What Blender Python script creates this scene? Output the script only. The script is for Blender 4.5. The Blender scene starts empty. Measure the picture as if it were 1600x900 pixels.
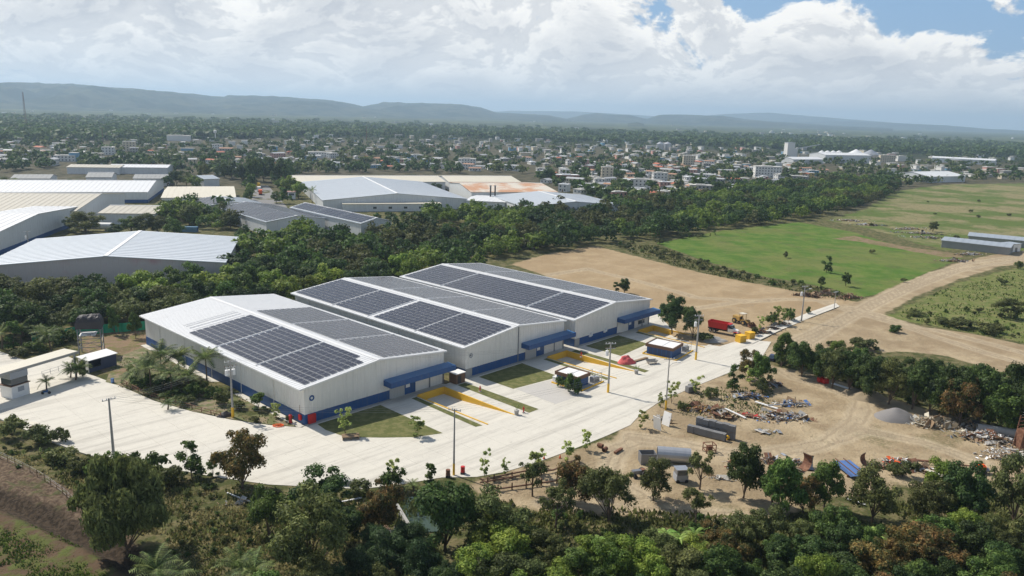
import bpy, bmesh, math, random
import numpy as np
from mathutils import Vector, Matrix
from mathutils.geometry import tessellate_polygon
R = math.radians
rng = random.Random(7)
nr = np.random.RandomState(11)
scene = bpy.context.scene
col = scene.collection

# ------------------------------------------------------------------ camera
FOC, PITCH, ROLL, HGT = 1225.5, 0.2191, 0.0292, 63.56
_fw = np.array([0, math.cos(PITCH), -math.sin(PITCH)])
_r0 = np.array([1., 0, 0]); _u0 = np.cross(_r0, _fw)
_r = math.cos(ROLL) * _r0 + math.sin(ROLL) * _u0
_u = -math.sin(ROLL) * _r0 + math.cos(ROLL) * _u0
cam_d = bpy.data.cameras.new('camera'); cam = bpy.data.objects.new('camera', cam_d); col.objects.link(cam)
cam_d.sensor_width = 36.0; cam_d.lens = 36.0 * FOC / 1600
cam_d.clip_start = 0.5; cam_d.clip_end = 60000
cam.matrix_world = Matrix(((_r[0], _u[0], -_fw[0], 0), (_r[1], _u[1], -_fw[1], 0), (_r[2], _u[2], -_fw[2], HGT), (0, 0, 0, 1)))
scene.camera = cam

# ------------------------------------------------------------------ light
SUN_EL, SUN_DIR = 48.0, np.array([-0.829, 0.559])       # horizontal direction towards the sun
sun_d = bpy.data.lights.new('sun', 'SUN'); sun_d.energy = 5.0; sun_d.angle = R(0.5); sun_d.color = (1.0, 0.935, 0.83)
sun = bpy.data.objects.new('sun', sun_d); col.objects.link(sun)
sv = Vector((SUN_DIR[0] * math.cos(R(SUN_EL)), SUN_DIR[1] * math.cos(R(SUN_EL)), math.sin(R(SUN_EL))))
sun.rotation_euler = sv.to_track_quat('Z', 'Y').to_euler()
scene.view_settings.view_transform = 'Standard'; scene.view_settings.look = 'None'
scene.view_settings.exposure = 0.0; scene.view_settings.gamma = 1.0; scene.view_settings.use_curve_mapping = False
scene.render.engine = 'CYCLES'
scene.cycles.use_denoising = True
scene.cycles.max_bounces = 6; scene.cycles.diffuse_bounces = 3; scene.cycles.glossy_bounces = 2
scene.cycles.transmission_bounces = 3; scene.cycles.volume_bounces = 1; scene.cycles.transparent_max_bounces = 4
scene.cycles.sample_clamp_indirect = 6.0

world = bpy.data.worlds.new('World'); scene.world = world; world.use_nodes = True

class NT:
    """small helper for node trees"""
    def __init__(s, tree): s.t = tree; s.n = tree.nodes; s.l = tree.links
    def new(s, typ, **kw):
        n = s.n.new(typ)
        for k, v in kw.items():
            if k.startswith('_'): setattr(n, k[1:], v)
            else: s.put(n, k.replace('__', ' '), v)
        return n
    def put(s, n, key, v):
        i = n.inputs[int(key[1:])] if key[0] == 'i' and key[1:].isdigit() else n.inputs[key]
        if isinstance(v, bpy.types.NodeSocket): s.l.new(v, i)
        else: i.default_value = v
    def math(s, op, a, b=0.0, clamp=False):
        n = s.n.new('ShaderNodeMath'); n.operation = op; n.use_clamp = clamp
        s.put(n, 'i0', a); s.put(n, 'i1', b); return n.outputs[0]
    def noise(s, vec, scale, detail=4, rough=.55, dist=0.0):
        n = s.n.new('ShaderNodeTexNoise'); s.put(n, 'Vector', vec); s.put(n, 'Scale', scale)
        s.put(n, 'Detail', detail); s.put(n, 'Roughness', rough); s.put(n, 'Distortion', dist); return n.outputs[0]
    def mix(s, f, a, b):
        n = s.n.new('ShaderNodeMix'); n.data_type = 'RGBA'
        s.put(n, 'i0', f); s.put(n, 'i6', a); s.put(n, 'i7', b); return n.outputs[2]
    def ss(s, v, lo, hi):
        n = s.n.new('ShaderNodeMapRange'); n.interpolation_type = 'SMOOTHSTEP'
        s.put(n, 'i0', v); s.put(n, 'i1', lo); s.put(n, 'i2', hi); return n.outputs[0]
    def vm(s, op, a, b):
        n = s.n.new('ShaderNodeVectorMath'); n.operation = op; s.put(n, 'i0', a); s.put(n, 'i1', b); return n.outputs[0]

def C4(c): return (c[0], c[1], c[2], 1.0)

w = NT(world.node_tree); w.n.clear()
sky = w.n.new('ShaderNodeTexSky'); sky.sky_type = 'NISHITA'; sky.sun_disc = False
sky.sun_elevation = R(SUN_EL); sky.sun_rotation = math.atan2(SUN_DIR[0], SUN_DIR[1]); sky.altitude = 60; sky.dust_density = 1.6; sky.air_density = 1.0
tc = w.n.new('ShaderNodeTexCoord').outputs['Generated']
sx = w.n.new('ShaderNodeSeparateXYZ'); w.l.new(tc, sx.inputs[0])
el = w.math('MAXIMUM', sx.outputs[2], 0.0)
# cumulus deck: squashed in height, flattening into streaks towards the horizon
vz = w.math('POWER', w.math('ADD', el, 0.004), 0.62)
cv = w.n.new('ShaderNodeCombineXYZ'); w.l.new(sx.outputs[0], cv.inputs[0]); w.l.new(sx.outputs[1], cv.inputs[1]); w.l.new(vz, cv.inputs[2])
base = w.vm('MULTIPLY', cv.outputs[0], (1.0, 1.0, 1.15))
base = w.vm('ADD', base, (3.18, 1.3, 0.42))
n1 = w.noise(base, 8.0, 11, .60, .35)
up = w.vm('ADD', base, (-0.008, 0.004, 0.017))
n2 = w.noise(up, 8.0, 11, .60, .35)
big = w.noise(base, 1.7, 2, .5)
dens = w.math('ADD', w.math('MULTIPLY', n1, 0.75), w.math('MULTIPLY', big, 0.55))
lowc = w.ss(el, 0.15, 0.0)
dens = w.math('ADD', dens, w.math('MULTIPLY', lowc, 0.115)); dens = w.math('SUBTRACT', dens, w.math('MULTIPLY', w.ss(el, 0.14, 0.42), 0.15))
cover = w.ss(dens, 0.594, 0.640)
lit = w.ss(w.math('SUBTRACT', n1, n2), -0.035, 0.032)
thick = w.ss(dens, 0.66, 0.86)
light = w.math('MULTIPLY', w.math('ADD', 0.62, w.math('MULTIPLY', lit, 0.38)), w.math('SUBTRACT', 1.0, w.math('MULTIPLY', thick, 0.46)))
ccol = w.mix(light, C4((3.6, 4.2, 5.3)), C4((12.9, 12.7, 12.2)))
skyc = w.mix(w.math('SUBTRACT', 0.62, w.math('MULTIPLY', w.ss(el, 0.12, 0.4), 0.5)), sky.outputs[0], C4((3.4, 6.2, 10.2)))
veil = w.ss(el, 0.10, 0.0)
ccol = w.mix(w.math('MULTIPLY', veil, 0.55), ccol, C4((9.4, 9.8, 10.4)))
out = w.mix(cover, skyc, ccol)
bg = w.new('ShaderNodeBackground', Color=out, Strength=0.085)
wo = w.n.new('ShaderNodeOutputWorld'); w.l.new(bg.outputs[0], wo.inputs[0])

# ------------------------------------------------------------------ image <-> ground helpers (1600x900 photo pixels)
def ray(x, y): return _fw + _r * (x - 800) / FOC - _u * (y - 450) / FOC
def G(x, y, z=0.0):
    d = ray(x, y); return Vector((np.array([0, 0, HGT]) + d * (z - HGT) / d[2]).tolist())
def PX(X, Y, Z=0.0):
    d = np.array([X, Y, Z - HGT]); k = d @ _fw
    return 800 + FOC * (d @ _r) / k, 450 - FOC * (d @ _u) / k
def mpp(p): return math.hypot(math.hypot(p[0], p[1]), HGT) / FOC     # metres per photo pixel at ground point p

# ------------------------------------------------------------------ materials
MATS = {}
def mat(name, color, rough=.7, metal=0.0, var=0.0, vscale=1.0, bump=0.0, bscale=20.0, objvar=0.0, streak=0.0, lane=0.0, color2=None, cthr=(.45, .6), spec=.5, coords='Object', translucent=0.0, dirt=0.0):
    if name in MATS: return MATS[name]
    m = bpy.data.materials.new(name); m.use_nodes = True; t = NT(m.node_tree); t.n.clear()
    b = t.n.new('ShaderNodeBsdfPrincipled'); o = t.n.new('ShaderNodeOutputMaterial')
    tcn = t.n.new('ShaderNodeTexCoord'); vec = tcn.outputs['Object']
    if coords == 'World': vec = t.n.new('ShaderNodeNewGeometry').outputs['Position']
    c = C4(color)
    src = None
    if color2:
        f = t.ss(t.noise(vec, vscale, 5, .6), cthr[0], cthr[1]); src = t.mix(f, c, C4(color2))
    if var or objvar:
        v = 1.0
        if var: v = t.math('ADD', 1 - var, t.math('MULTIPLY', t.noise(vec, vscale * 2.7, 6, .65), 2 * var))
        if objvar:
            oi = t.n.new('ShaderNodeObjectInfo').outputs['Random']
            v = t.math('MULTIPLY', v, t.math('ADD', 1 - objvar, t.math('MULTIPLY', oi, 2 * objvar)))
        h = t.n.new('ShaderNodeHueSaturation'); t.put(h, 'Value', v); t.put(h, 'Color', src if src else c); src = h.outputs[0]
    if dirt:
        f = t.ss(t.noise(vec, .35, 7, .7), .5, .75)
        src = t.mix(t.math('MULTIPLY', f, dirt), src if src else c, C4((.2, .17, .13)))
    if streak:      # rain streaks running down
        sv_ = t.vm('MULTIPLY', vec, (1.6, 1.6, .10)); f = t.ss(t.noise(sv_, 1.0, 5, .65), .48, .72)
        src = t.mix(t.math('MULTIPLY', f, streak), src if src else c, C4((.16, .15, .13)))
    if lane:        # traffic wear along the road
        vr = t.n.new('ShaderNodeVectorRotate'); vr.rotation_type = 'Z_AXIS'; t.put(vr, 'Vector', vec); t.put(vr, 'Angle', -.80)
        f = t.ss(t.noise(t.vm('MULTIPLY', vr.outputs[0], (.035, .42, 1)), 1.0, 6, .65), .47, .68); f2 = t.ss(t.noise(vec, .9, 4, .6), .66, .72)
        src = t.mix(t.math('MULTIPLY', f, lane), src if src else c, C4((.27, .25, .22))); src = t.mix(t.math('MULTIPLY', f2, lane * .8), src, C4((.2, .19, .17)))
    t.put(b, 'Base Color', src if src else c); t.put(b, 'Roughness', rough); t.put(b, 'Metallic', metal); t.put(b, 'Specular IOR Level', spec)
    if bump:
        bn = t.n.new('ShaderNodeBump'); t.put(bn, 'Strength', bump); t.put(bn, 'Height', t.noise(vec, bscale, 5, .6)); t.l.new(bn.outputs[0], b.inputs['Normal'])
    if translucent:
        tr = t.n.new('ShaderNodeBsdfTranslucent'); t.put(tr, 'Color', src if src else c)
        mx = t.n.new('ShaderNodeMixShader'); mx.inputs[0].default_value = translucent
        t.l.new(b.outputs[0], mx.inputs[1]); t.l.new(tr.outputs[0], mx.inputs[2]); t.l.new(mx.outputs[0], o.inputs[0])
    else: t.l.new(b.outputs[0], o.inputs[0])
    MATS[name] = m; return m

def leafmat(name, c1, c2, sc=.5):
    """foliage: leaf tone varies leaf by leaf, clump by clump and plant by plant"""
    if name in MATS: return MATS[name]
    m = bpy.data.materials.new(name); m.use_nodes = True; t = NT(m.node_tree); t.n.clear()
    pos = t.n.new('ShaderNodeNewGeometry').outputs['Position']
    f = t.ss(t.math('ADD', t.math('MULTIPLY', t.noise(pos, sc, 3, .6), .6), t.math('MULTIPLY', t.noise(pos, 3.1, 2, .6), .4)), .40, .62)
    c = t.mix(f, C4(c1), C4(c2))
    oi = t.n.new('ShaderNodeObjectInfo').outputs['Random']
    h = t.n.new('ShaderNodeHueSaturation'); t.put(h, 'Color', c)
    t.put(h, 'Hue', t.math('ADD', .482, t.math('MULTIPLY', oi, .030)))
    t.put(h, 'Value', t.math('MULTIPLY', t.math('ADD', 1.15, t.math('MULTIPLY', t.math('FRACT', t.math('MULTIPLY', oi, 7.3)), .9)), t.math('ADD', .55, t.math('MULTIPLY', t.n.new('ShaderNodeNewGeometry').outputs['Random Per Island'], .9))))
    b = t.n.new('ShaderNodeBsdfPrincipled'); t.put(b, 'Base Color', h.outputs[0]); t.put(b, 'Roughness', .62); t.put(b, 'Specular IOR Level', .25)
    tr = t.n.new('ShaderNodeBsdfTranslucent'); t.put(tr, 'Color', h.outputs[0])
    mx = t.n.new('ShaderNodeMixShader'); mx.inputs[0].default_value = .36
    o = t.n.new('ShaderNodeOutputMaterial')
    t.l.new(b.outputs[0], mx.inputs[1]); t.l.new(tr.outputs[0], mx.inputs[2]); t.l.new(mx.outputs[0], o.inputs[0])
    MATS[name] = m; return m

M_WHITEROOF = mat('white painted metal roof', (.68, .69, .70), .5, var=.06, vscale=.25, coords='Object', dirt=.12)
M_CLAD = mat('beige metal cladding', (.78, .765, .72), .5, var=.05, vscale=.3, dirt=.06, streak=.16)
M_BLUE = mat('blue wall paint', (.016, .082, .25), .6, var=.10, vscale=.5, dirt=.08, streak=.25)
M_BLUECAN = mat('blue canopy sheet', (.045, .15, .33), .35, var=.05)
M_DARKTRIM = mat('grey steel trim', (.22, .23, .25), .45, metal=.4)
M_CONC = mat('pale concrete', (.60, .57, .50), .85, var=.11, vscale=.22, bump=.08, bscale=6, objvar=.014, coords='World', dirt=.12, lane=.40)
M_JOINT = mat('dark joint concrete', (.54, .505, .43), .9, var=.1)
M_CONCG = mat('grey weathered concrete', (.36, .35, .33), .9, var=.15, vscale=.8, bump=.15, bscale=8)
M_YEL = mat('yellow kerb paint', (.72, .42, .03), .6, var=.1, vscale=.8, dirt=.25)
M_YEL2 = mat('bright yellow paint', (.8, .47, .02), .5, var=.06)
M_LAWN = mat('mown lawn', (.115, .125, .045), .95, color2=(.17, .165, .070), var=.22, vscale=.6, bump=.5, bscale=9, coords='World', spec=.1)
M_RED = mat('red paint', (.52, .02, .02), .45, var=.06)
M_RUST = mat('rusty iron', (.16, .07, .04), .85, var=.3, vscale=2, color2=(.24, .12, .07))
M_BLACK = mat('black rubber', (.02, .02, .022), .8)
M_GLASS = mat('dark window glass', (.03, .05, .07), .08, spec=.8)
M_PANEL = mat('solar cell glass', (.030, .027, .036), .24, objvar=.15, spec=.5)
M_FRAME = mat('aluminium panel frame', (.62, .63, .65), .45, metal=.3)
M_WHITE = mat('white paint', (.8, .8, .79), .5, var=.03, dirt=.08)
M_GREYPAINT = mat('grey paint', (.33, .35, .38), .55, var=.06, dirt=.15)
M_WOOD = mat('weathered timber', (.25, .17, .10), .85, var=.3, vscale=3)
M_BROWN = mat('brown cornice paint', (.16, .085, .05), .7, var=.1)
M_TRUNK = mat('tree bark', (.12, .085, .06), .95, var=.3, vscale=3, bump=.3)
M_ORANGE = mat('orange paint', (.85, .13, .02), .5)
M_STEEL = mat('galvanised steel', (.45, .46, .48), .4, metal=.6, var=.08)
M_GRAVEL = mat('grey gravel', (.21, .20, .195), .95, var=.3, vscale=6, bump=.8, bscale=9)
M_SANDY = mat('sandy spoil', (.30, .24, .16), .95, var=.25, vscale=3, bump=.6, bscale=6)
M_TARP = mat('black tarpaulin', (.035, .03, .035), .6, var=.3)
M_NET = mat('green shade net', (.02, .30, .17), .8, var=.15)
M_PINK = mat('faded red tarpaulin', (.60, .10, .10), .7, var=.15)
M_WATER = mat('green pond water', (.05, .075, .045), .08, spec=.6, var=.2)
M_BLKBLOCK = mat('grey concrete blocks', (.19, .19, .195), .9, var=.25, vscale=4, objvar=.12)
M_DIRTYW = mat('dirty white scrap', (.50, .48, .44), .8, var=.2, dirt=.5)
M_BLUESHEET = mat('blue metal sheet', (.13, .24, .50), .3, metal=.3, var=.08)

# ------------------------------------------------------------------ mesh builder
class MB:
    def __init__(s): s.v = []; s.f = []; s.mi = []; s.cur = 0
    def face(s, pts):
        i = len(s.v); s.v += [tuple(p) for p in pts]; s.f.append(tuple(range(i, i + len(pts)))); s.mi.append(s.cur)
    def add(s, vs, fs):
        i = len(s.v); s.v += [tuple(p) for p in vs]
        for f in fs: s.f.append(tuple(i + k for k in f)); s.mi.append(s.cur)
        return s
    def box(s, x0, x1, y0, y1, z0, z1, rz=0, c=None):
        vs = [(x, y, z) for z in (z0, z1) for x, y in ((x0, y0), (x1, y0), (x1, y1), (x0, y1))]
        if rz or c:
            c = c or (0, 0, 0); cs, sn = math.cos(rz), math.sin(rz)
            vs = [(x * cs - y * sn + c[0], x * sn + y * cs + c[1], z + c[2]) for x, y, z in vs]
        return s.add(vs, [(3, 2, 1, 0), (4, 5, 6, 7), (0, 1, 5, 4), (1, 2, 6, 5), (2, 3, 7, 6), (3, 0, 4, 7)])
    def obox(s, c, ax, sx, sy, sz):
        """box centred c with rotation matrix ax"""
        vs = [Vector(c) + ax @ Vector((x * sx / 2, y * sy / 2, z * sz / 2)) for z in (-1, 1) for x, y in ((-1, -1), (1, -1), (1, 1), (-1, 1))]
        return s.add(vs, [(3, 2, 1, 0), (4, 5, 6, 7), (0, 1, 5, 4), (1, 2, 6, 5), (2, 3, 7, 6), (3, 0, 4, 7)])
    def tube(s, p, q, r0, r1=None, n=8, caps=True):
        r1 = r0 if r1 is None else r1
        p = Vector(p); q = Vector(q); d = (q - p).normalized()
        a = d.orthogonal().normalized(); b = d.cross(a); vs = []
        for P, rr in ((p, r0), (q, r1)):
            for k in range(n):
                t = 2 * math.pi * k / n; vs.append(P + (a * math.cos(t) + b * math.sin(t)) * rr)
        fs = [(k, (k + 1) % n, n + (k + 1) % n, n + k) for k in range(n)]
        if caps: fs += [tuple(range(n))[::-1], tuple(range(n, 2 * n))]
        return s.add(vs, fs)
    def path(s, pts, r, n=4):
        for a, b in zip(pts[:-1], pts[1:]): s.tube(a, b, r, n=n, caps=False)
        return s
    def prism(s, poly, z0, z1):
        n = len(poly); vs = [(x, y, z0) for x, y in poly] + [(x, y, z1) for x, y in poly]
        return s.add(vs, [tuple(range(n))[::-1], tuple(range(n, 2 * n))] + [(k, (k + 1) % n, n + (k + 1) % n, n + k) for k in range(n)])
    def mesh(s, name, mats):
        me = bpy.data.meshes.new(name); me.from_pydata(s.v, [], s.f)
        if not isinstance(mats, (list, tuple)): mats = [mats]
        for m in mats: me.materials.append(m)
        if len(mats) > 1: me.polygons.foreach_set('material_index', s.mi)
        me.update(); return me

REG = []          # top-level things awaiting their final unique label
def link(name, data, parent=None, loc=None, rz=None):
    o = bpy.data.objects.new(name, data); col.objects.link(o)
    if parent: o.parent = parent
    if loc is not None: o.location = loc
    if rz is not None: o.rotation_euler = (0, 0, rz)
    return o
def part(name, mb, m, parent, **k): return link(name, mb.mesh(name, m), parent, **k)
def thing(name, label, cat, loc=(0, 0, 0), rz=0, group=None, auto=False):
    o = link(name, None, None, loc, rz); o.empty_display_size = .5
    return tag(o, label, cat, group, auto)
def tag(o, label, cat, group=None, auto=False):
    o['label'] = label; o['category'] = cat
    if group: o['group'] = group
    REG.append((o, auto)); return o
def struct(o): o['kind'] = 'structure'; return o
def stuff(o, label=None, cat=None):
    o['kind'] = 'stuff'
    if label: o['label'] = label; o['category'] = cat
    return o
def dup(root, loc, rz=0, sc=1.0, label=None, cat=None, group=None, auto=False):
    r_ = root.copy(); col.objects.link(r_); r_.location = loc; r_.rotation_euler = (0, 0, rz)
    r_.scale = (sc, sc, sc) if not isinstance(sc, tuple) else sc
    for ch in root.children:
        c = ch.copy(); col.objects.link(c); c.parent = r_
        for g in ch.children:
            d = g.copy(); col.objects.link(d); d.parent = c
    if label: r_['label'] = label
    if cat: r_['category'] = cat
    if group: r_['group'] = group
    REG.append((r_, auto)); return r_

# ------------------------------------------------------------------ polygon helpers
def gpoly(px): return [tuple(G(x, y)[:2]) for x, y in px]
def inside(P, X, Y):
    X = np.asarray(X, float); Y = np.asarray(Y, float); r_ = np.zeros(X.shape, bool); n = len(P)
    for i in range(n):
        x0, y0 = P[i]; x1, y1 = P[(i + 1) % n]
        if y0 == y1: continue
        c = ((y0 > Y) != (y1 > Y)) & (X < (x1 - x0) * (Y - y0) / (y1 - y0) + x0)
        r_ ^= c
    return r_
def sdist(P, X, Y, closed=True):
    d = np.full(X.shape, 1e9); n = len(P)
    for i in range(n if closed else n - 1):
        x0, y0 = P[i]; x1, y1 = P[(i + 1) % n]; ex, ey = x1 - x0, y1 - y0
        t = np.clip(((X - x0) * ex + (Y - y0) * ey) / (ex * ex + ey * ey + 1e-9), 0, 1)
        d = np.minimum(d, np.hypot(X - x0 - t * ex, Y - y0 - t * ey))
    if closed: d = np.where(inside(P, X, Y), d, -d)
    return d
def clip(poly, a, b, c):
    """keep a*x+b*y<=c"""
    out_ = []
    for i in range(len(poly)):
        p, q = poly[i], poly[(i + 1) % len(poly)]
        dp = a * p[0] + b * p[1] - c; dq = a * q[0] + b * q[1] - c
        if dp <= 0: out_.append(p)
        if dp * dq < 0:
            t = dp / (dp - dq); out_.append((p[0] + (q[0] - p[0]) * t, p[1] + (q[1] - p[1]) * t))
    return out_
def area(p): return abs(sum(p[i][0] * p[(i + 1) % len(p)][1] - p[(i + 1) % len(p)][0] * p[i][1] for i in range(len(p)))) / 2
def fbm(X, Y, seed=0, octv=5, gain=.5):
    """value noise on arrays"""
    rs = np.random.RandomState(seed); T = rs.rand(256, 256); s = np.zeros_like(X); a = 1.0; tot = 0
    for o_ in range(octv):
        x = X * 2 ** o_ + 17.3 * o_; y = Y * 2 ** o_ + 9.1 * o_
        xi = np.floor(x).astype(int); yi = np.floor(y).astype(int); fx = x - xi; fy = y - yi
        fx = fx * fx * (3 - 2 * fx); fy = fy * fy * (3 - 2 * fy)
        g = lambda i, j: T[i & 255, j & 255]
        s += a * ((g(xi, yi) * (1 - fx) + g(xi + 1, yi) * fx) * (1 - fy) + (g(xi, yi + 1) * (1 - fx) + g(xi + 1, yi + 1) * fx) * fy)
        tot += a; a *= gain
    return s / tot
def mesh_np(name, V, F, mats, smooth=False):
    me = bpy.data.meshes.new(name); V = np.asarray(V, np.float32); F = np.asarray(F, np.int32)
    me.vertices.add(len(V)); me.vertices.foreach_set('co', V.ravel())
    k = F.shape[1]; me.loops.add(F.size); me.loops.foreach_set('vertex_index', F.ravel())
    me.polygons.add(len(F)); me.polygons.foreach_set('loop_start', np.arange(0, F.size, k, dtype=np.int32))
    me.polygons.foreach_set('loop_total', np.full(len(F), k, np.int32))
    if smooth: me.polygons.foreach_set('use_smooth', np.ones(len(F), bool))
    for m in (mats if isinstance(mats, (list, tuple)) else [mats]): me.materials.append(m)
    me.update(calc_edges=True); return me
# ------------------------------------------------------------------ layout polygons (traced from the photo, laid on the ground)
YARD = gpoly([(-70, 668), (0, 653), (45, 672), (80, 688), (118, 703), (160, 716), (215, 724), (270, 733), (330, 744), (420, 757), (500, 761),
  (565, 764), (625, 757), (690, 746), (745, 745), (790, 737), (840, 722), (895, 702), (945, 682), (985, 664), (1000, 648), (1030, 628), (1080, 606),
  (1130, 586), (1165, 572), (1192, 556), (1205, 534), (1160, 530), (1125, 541), (1092, 537), (1062, 521), (1044, 508), (1030, 493), (1022, 484),
  (900, 500), (800, 560), (697, 600), (600, 590), (488, 660), (472, 668), (420, 664), (362, 656), (300, 643), (240, 626), (195, 606), (165, 594), (128, 580),
  (118, 562), (95, 552), (60, 566), (33, 561), (0, 549), (-70, 530)])
TRACK = gpoly([(1185, 560), (1203, 536), (1240, 512), (1296, 480), (1345, 470), (1410, 442), (1490, 412), (1555, 397), (1640, 388), (1640, 407),
  (1560, 417), (1500, 436), (1432, 462), (1378, 492), (1440, 510), (1530, 524), (1640, 548), (1640, 596), (1560, 580), (1480, 556), (1400, 548), (1330, 560), (1262, 548), (1225, 560)])
LOT = gpoly([(798, 412), (850, 398), (928, 384), (1000, 402), (1100, 427), (1200, 447), (1300, 464), (1350, 474), (1300, 492), (1215, 530), (1180, 545), (1090, 545), (1000, 500), (880, 440)])
JUNK = gpoly([(960, 690), (985, 662), (1010, 640), (1080, 606), (1170, 574), (1205, 572), (1260, 583), (1340, 608), (1440, 640), (1520, 660), (1640, 690), (1640, 752),
  (1540, 748), (1400, 760), (1300, 778), (1210, 800), (1150, 815), (1050, 808), (930, 802), (850, 795), (770, 775), (735, 757), (800, 738), (850, 722), (905, 702)])
FIELD = gpoly([(1025, 380), (1130, 360), (1250, 347), (1330, 362), (1400, 383), (1470, 398), (1506, 403), (1440, 430), (1372, 460), (1345, 464), (1290, 449), (1200, 433), (1105, 409)])
ROUGH = gpoly([(1345, 330), (1400, 298), (1480, 288), (1700, 285), (1700, 400), (1560, 394), (1470, 390), (1340, 352), (1290, 345)])
NEAR = gpoly([(1385, 494), (1450, 462), (1520, 434), (1640, 408), (1700, 408), (1700, 560), (1560, 527), (1460, 510)])
BARE2 = gpoly([(1300, 373), (1335, 368), (1350, 372), (1420, 386), (1500, 396), (1506, 403), (1470, 401), (1400, 388), (1340, 377)])
BANK = gpoly([(-80, 690), (0, 712), (60, 735), (120, 768), (185, 815), (240, 880), (250, 930), (150, 860), (0, 790), (-80, 762)])
BARE = gpoly([(120, 525), (235, 512), (250, 560), (215, 600), (150, 575)])
TILL = gpoly([(-80, 752), (0, 770), (60, 795), (130, 830), (215, 880), (260, 930), (-120, 930)])
DITCH = [tuple(G(x, y)[:2]) for x, y in [(-80, 752), (0, 783), (60, 806), (130, 838), (190, 868), (240, 900)]]
POND = gpoly([(622, 790), (634, 776), (690, 768), (700, 792), (690, 822), (640, 824)])
W1P = gpoly([(478, 664), (229, 538), (438, 500), (693, 598)])

# ground sheet on polar rings, zones kept as distances to the traced borders
th = np.concatenate([np.linspace(-180, -46, 40, endpoint=False), np.linspace(-46, 46, 400), np.linspace(46, 180, 40)[1:]])
rr_ = [0.0, 30.0, 60.0]; k_ = 80.0
while k_ < 24000: rr_.append(k_); k_ *= 1.009 if k_ < 700 else 1.02
rr_ = np.array(rr_ + [24000.0])
TH, RR = np.meshgrid(np.radians(th), rr_)
X = RR * np.sin(TH); Y = RR * np.cos(TH)
near = RR < 1400
def zone(P, sh=True):
    d = np.full(X.shape, -60.0); d[near] = np.clip(sdist(P, X[near], Y[near]), -60, 60); return d
zy, zt, zl, zj, zf, zr, zn, zb, zti = [zone(P) for P in (YARD, TRACK, LOT, JUNK, FIELD, ROUGH, NEAR, BARE, TILL)]
zb = np.maximum(zb, zone(BARE2)); zbk = zone(BANK)
zd = np.full(X.shape, 60.0); zd[near] = np.clip(sdist(DITCH, X[near], Y[near], False), 0, 60)
Z = -.02 + (fbm(X / 9, Y / 9, 3, 4) - .5) * .5 * (zy < -1) * (RR < 900)
Z = np.where((zl > 0) & (zy < -1), Z - .05 + (fbm(X / 5, Y / 5, 5, 4) - .5) * .55 * np.clip(zl / 4, 0, 1), Z)
Z = np.where(zti > 0, Z + (fbm(X / 3, Y / 3, 6, 4) - .5) * .6, Z)
Z = np.where(zbk > 0, Z + (fbm(X / 1.4, Y / 1.4, 16, 4) - .45) * .9 * np.clip(zbk / 1.5, 0, 1), Z)
Z -= 1.0 * np.exp(-(zd / 1.1) ** 2) - .5 * np.exp(-((zd - 3.2) / 1.3) ** 2) * (1 + (fbm(X / 1.2, Y / 1.2, 8, 3) - .5) * 1.6)
Z = np.where(zy > 1.6, -2.2, np.where(zy > -1.0, np.minimum(Z, -.06), Z))
TR_ = [[(1195, 556), (1240, 532), (1300, 505), (1370, 468), (1450, 430), (1510, 412), (1600, 398)], [(1225, 560), (1290, 520), (1350, 486), (1420, 452), (1500, 422), (1640, 398)], [(1290, 474), (1340, 488), (1420, 512), (1520, 545), (1640, 580)], [(1330, 480), (1400, 500), (1480, 520), (1640, 562)], [(1030, 500), (1085, 482), (1150, 472), (1230, 468), (1300, 470)], [(960, 700), (1000, 690), (1060, 697), (1130, 706), (1200, 707), (1290, 690), (1332, 660), (1346, 625), (1290, 604), (1240, 590), (1212, 572)],
  [(985, 680), (1020, 684), (1100, 700), (1190, 713), (1270, 700), (1350, 672), (1440, 690), (1530, 720)], [(1342, 660), (1352, 640), (1345, 610)], [(850, 788), (960, 795), (1060, 800), (1150, 806)], [(985, 690), (960, 715), (950, 745), (1000, 775)], [(850, 430), (920, 420), (1000, 440), (1090, 465), (1200, 470)]]
ztr = np.full(X.shape, 60.0)
for q in TR_: ztr[near] = np.minimum(ztr[near], sdist([tuple(G(*p_)[:2]) for p_ in q], X[near], Y[near], False))
Z = np.where((zy < -1) & (RR < 700), Z - .10 * np.exp(-((ztr - .95) / .35) ** 2), Z)
zp = np.full(X.shape, -60.0); zp[near] = sdist(POND, X[near], Y[near]); Z = np.where(zp > -1, -1.1, Z)
n_, m_ = X.shape
idx = np.arange(n_ * m_).reshape(n_, m_)
F = np.stack([idx[:-1, :-1], idx[1:, :-1], idx[1:, 1:], idx[:-1, 1:]], -1).reshape(-1, 4)[:, ::-1]
gm = bpy.data.materials.new('ground soil and grass'); gm.use_nodes = True
me = mesh_np('ground', np.stack([X, Y, Z], -1).reshape(-1, 3), F, gm, True)
for nm, zz in (('zt', zt), ('zl', zl), ('zj', zj), ('zf', zf), ('zr', zr), ('zn', zn), ('zb', zb), ('zti', zti), ('zd', zd), ('ztr', ztr), ('zbk', zbk)):
    a_ = me.attributes.new(nm, 'FLOAT', 'POINT'); a_.data.foreach_set('value', zz.astype(np.float32).ravel())
ground = struct(link('ground', me))
t = NT(gm.node_tree); t.n.clear()
pos = t.n.new('ShaderNodeNewGeometry').outputs['Position']
nz = {s: t.noise(pos, s, 6, .62) for s in (.004, .02, .09, .35, 1.6)}
def at_(nm):
    a = t.n.new('ShaderNodeAttribute'); a.attribute_name = nm; return a.outputs['Fac']
edge = t.math('ADD', t.math('MULTIPLY', t.math('SUBTRACT', nz[.09], .5), 14), t.math('MULTIPLY', t.math('SUBTRACT', nz[.35], .5), 5))
def msk(nm, soft=.8, amp=1.0, off=0.0):
    return t.ss(t.math('ADD', t.math('ADD', at_(nm), t.math('MULTIPLY', edge, amp)), off), -soft, soft)
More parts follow.
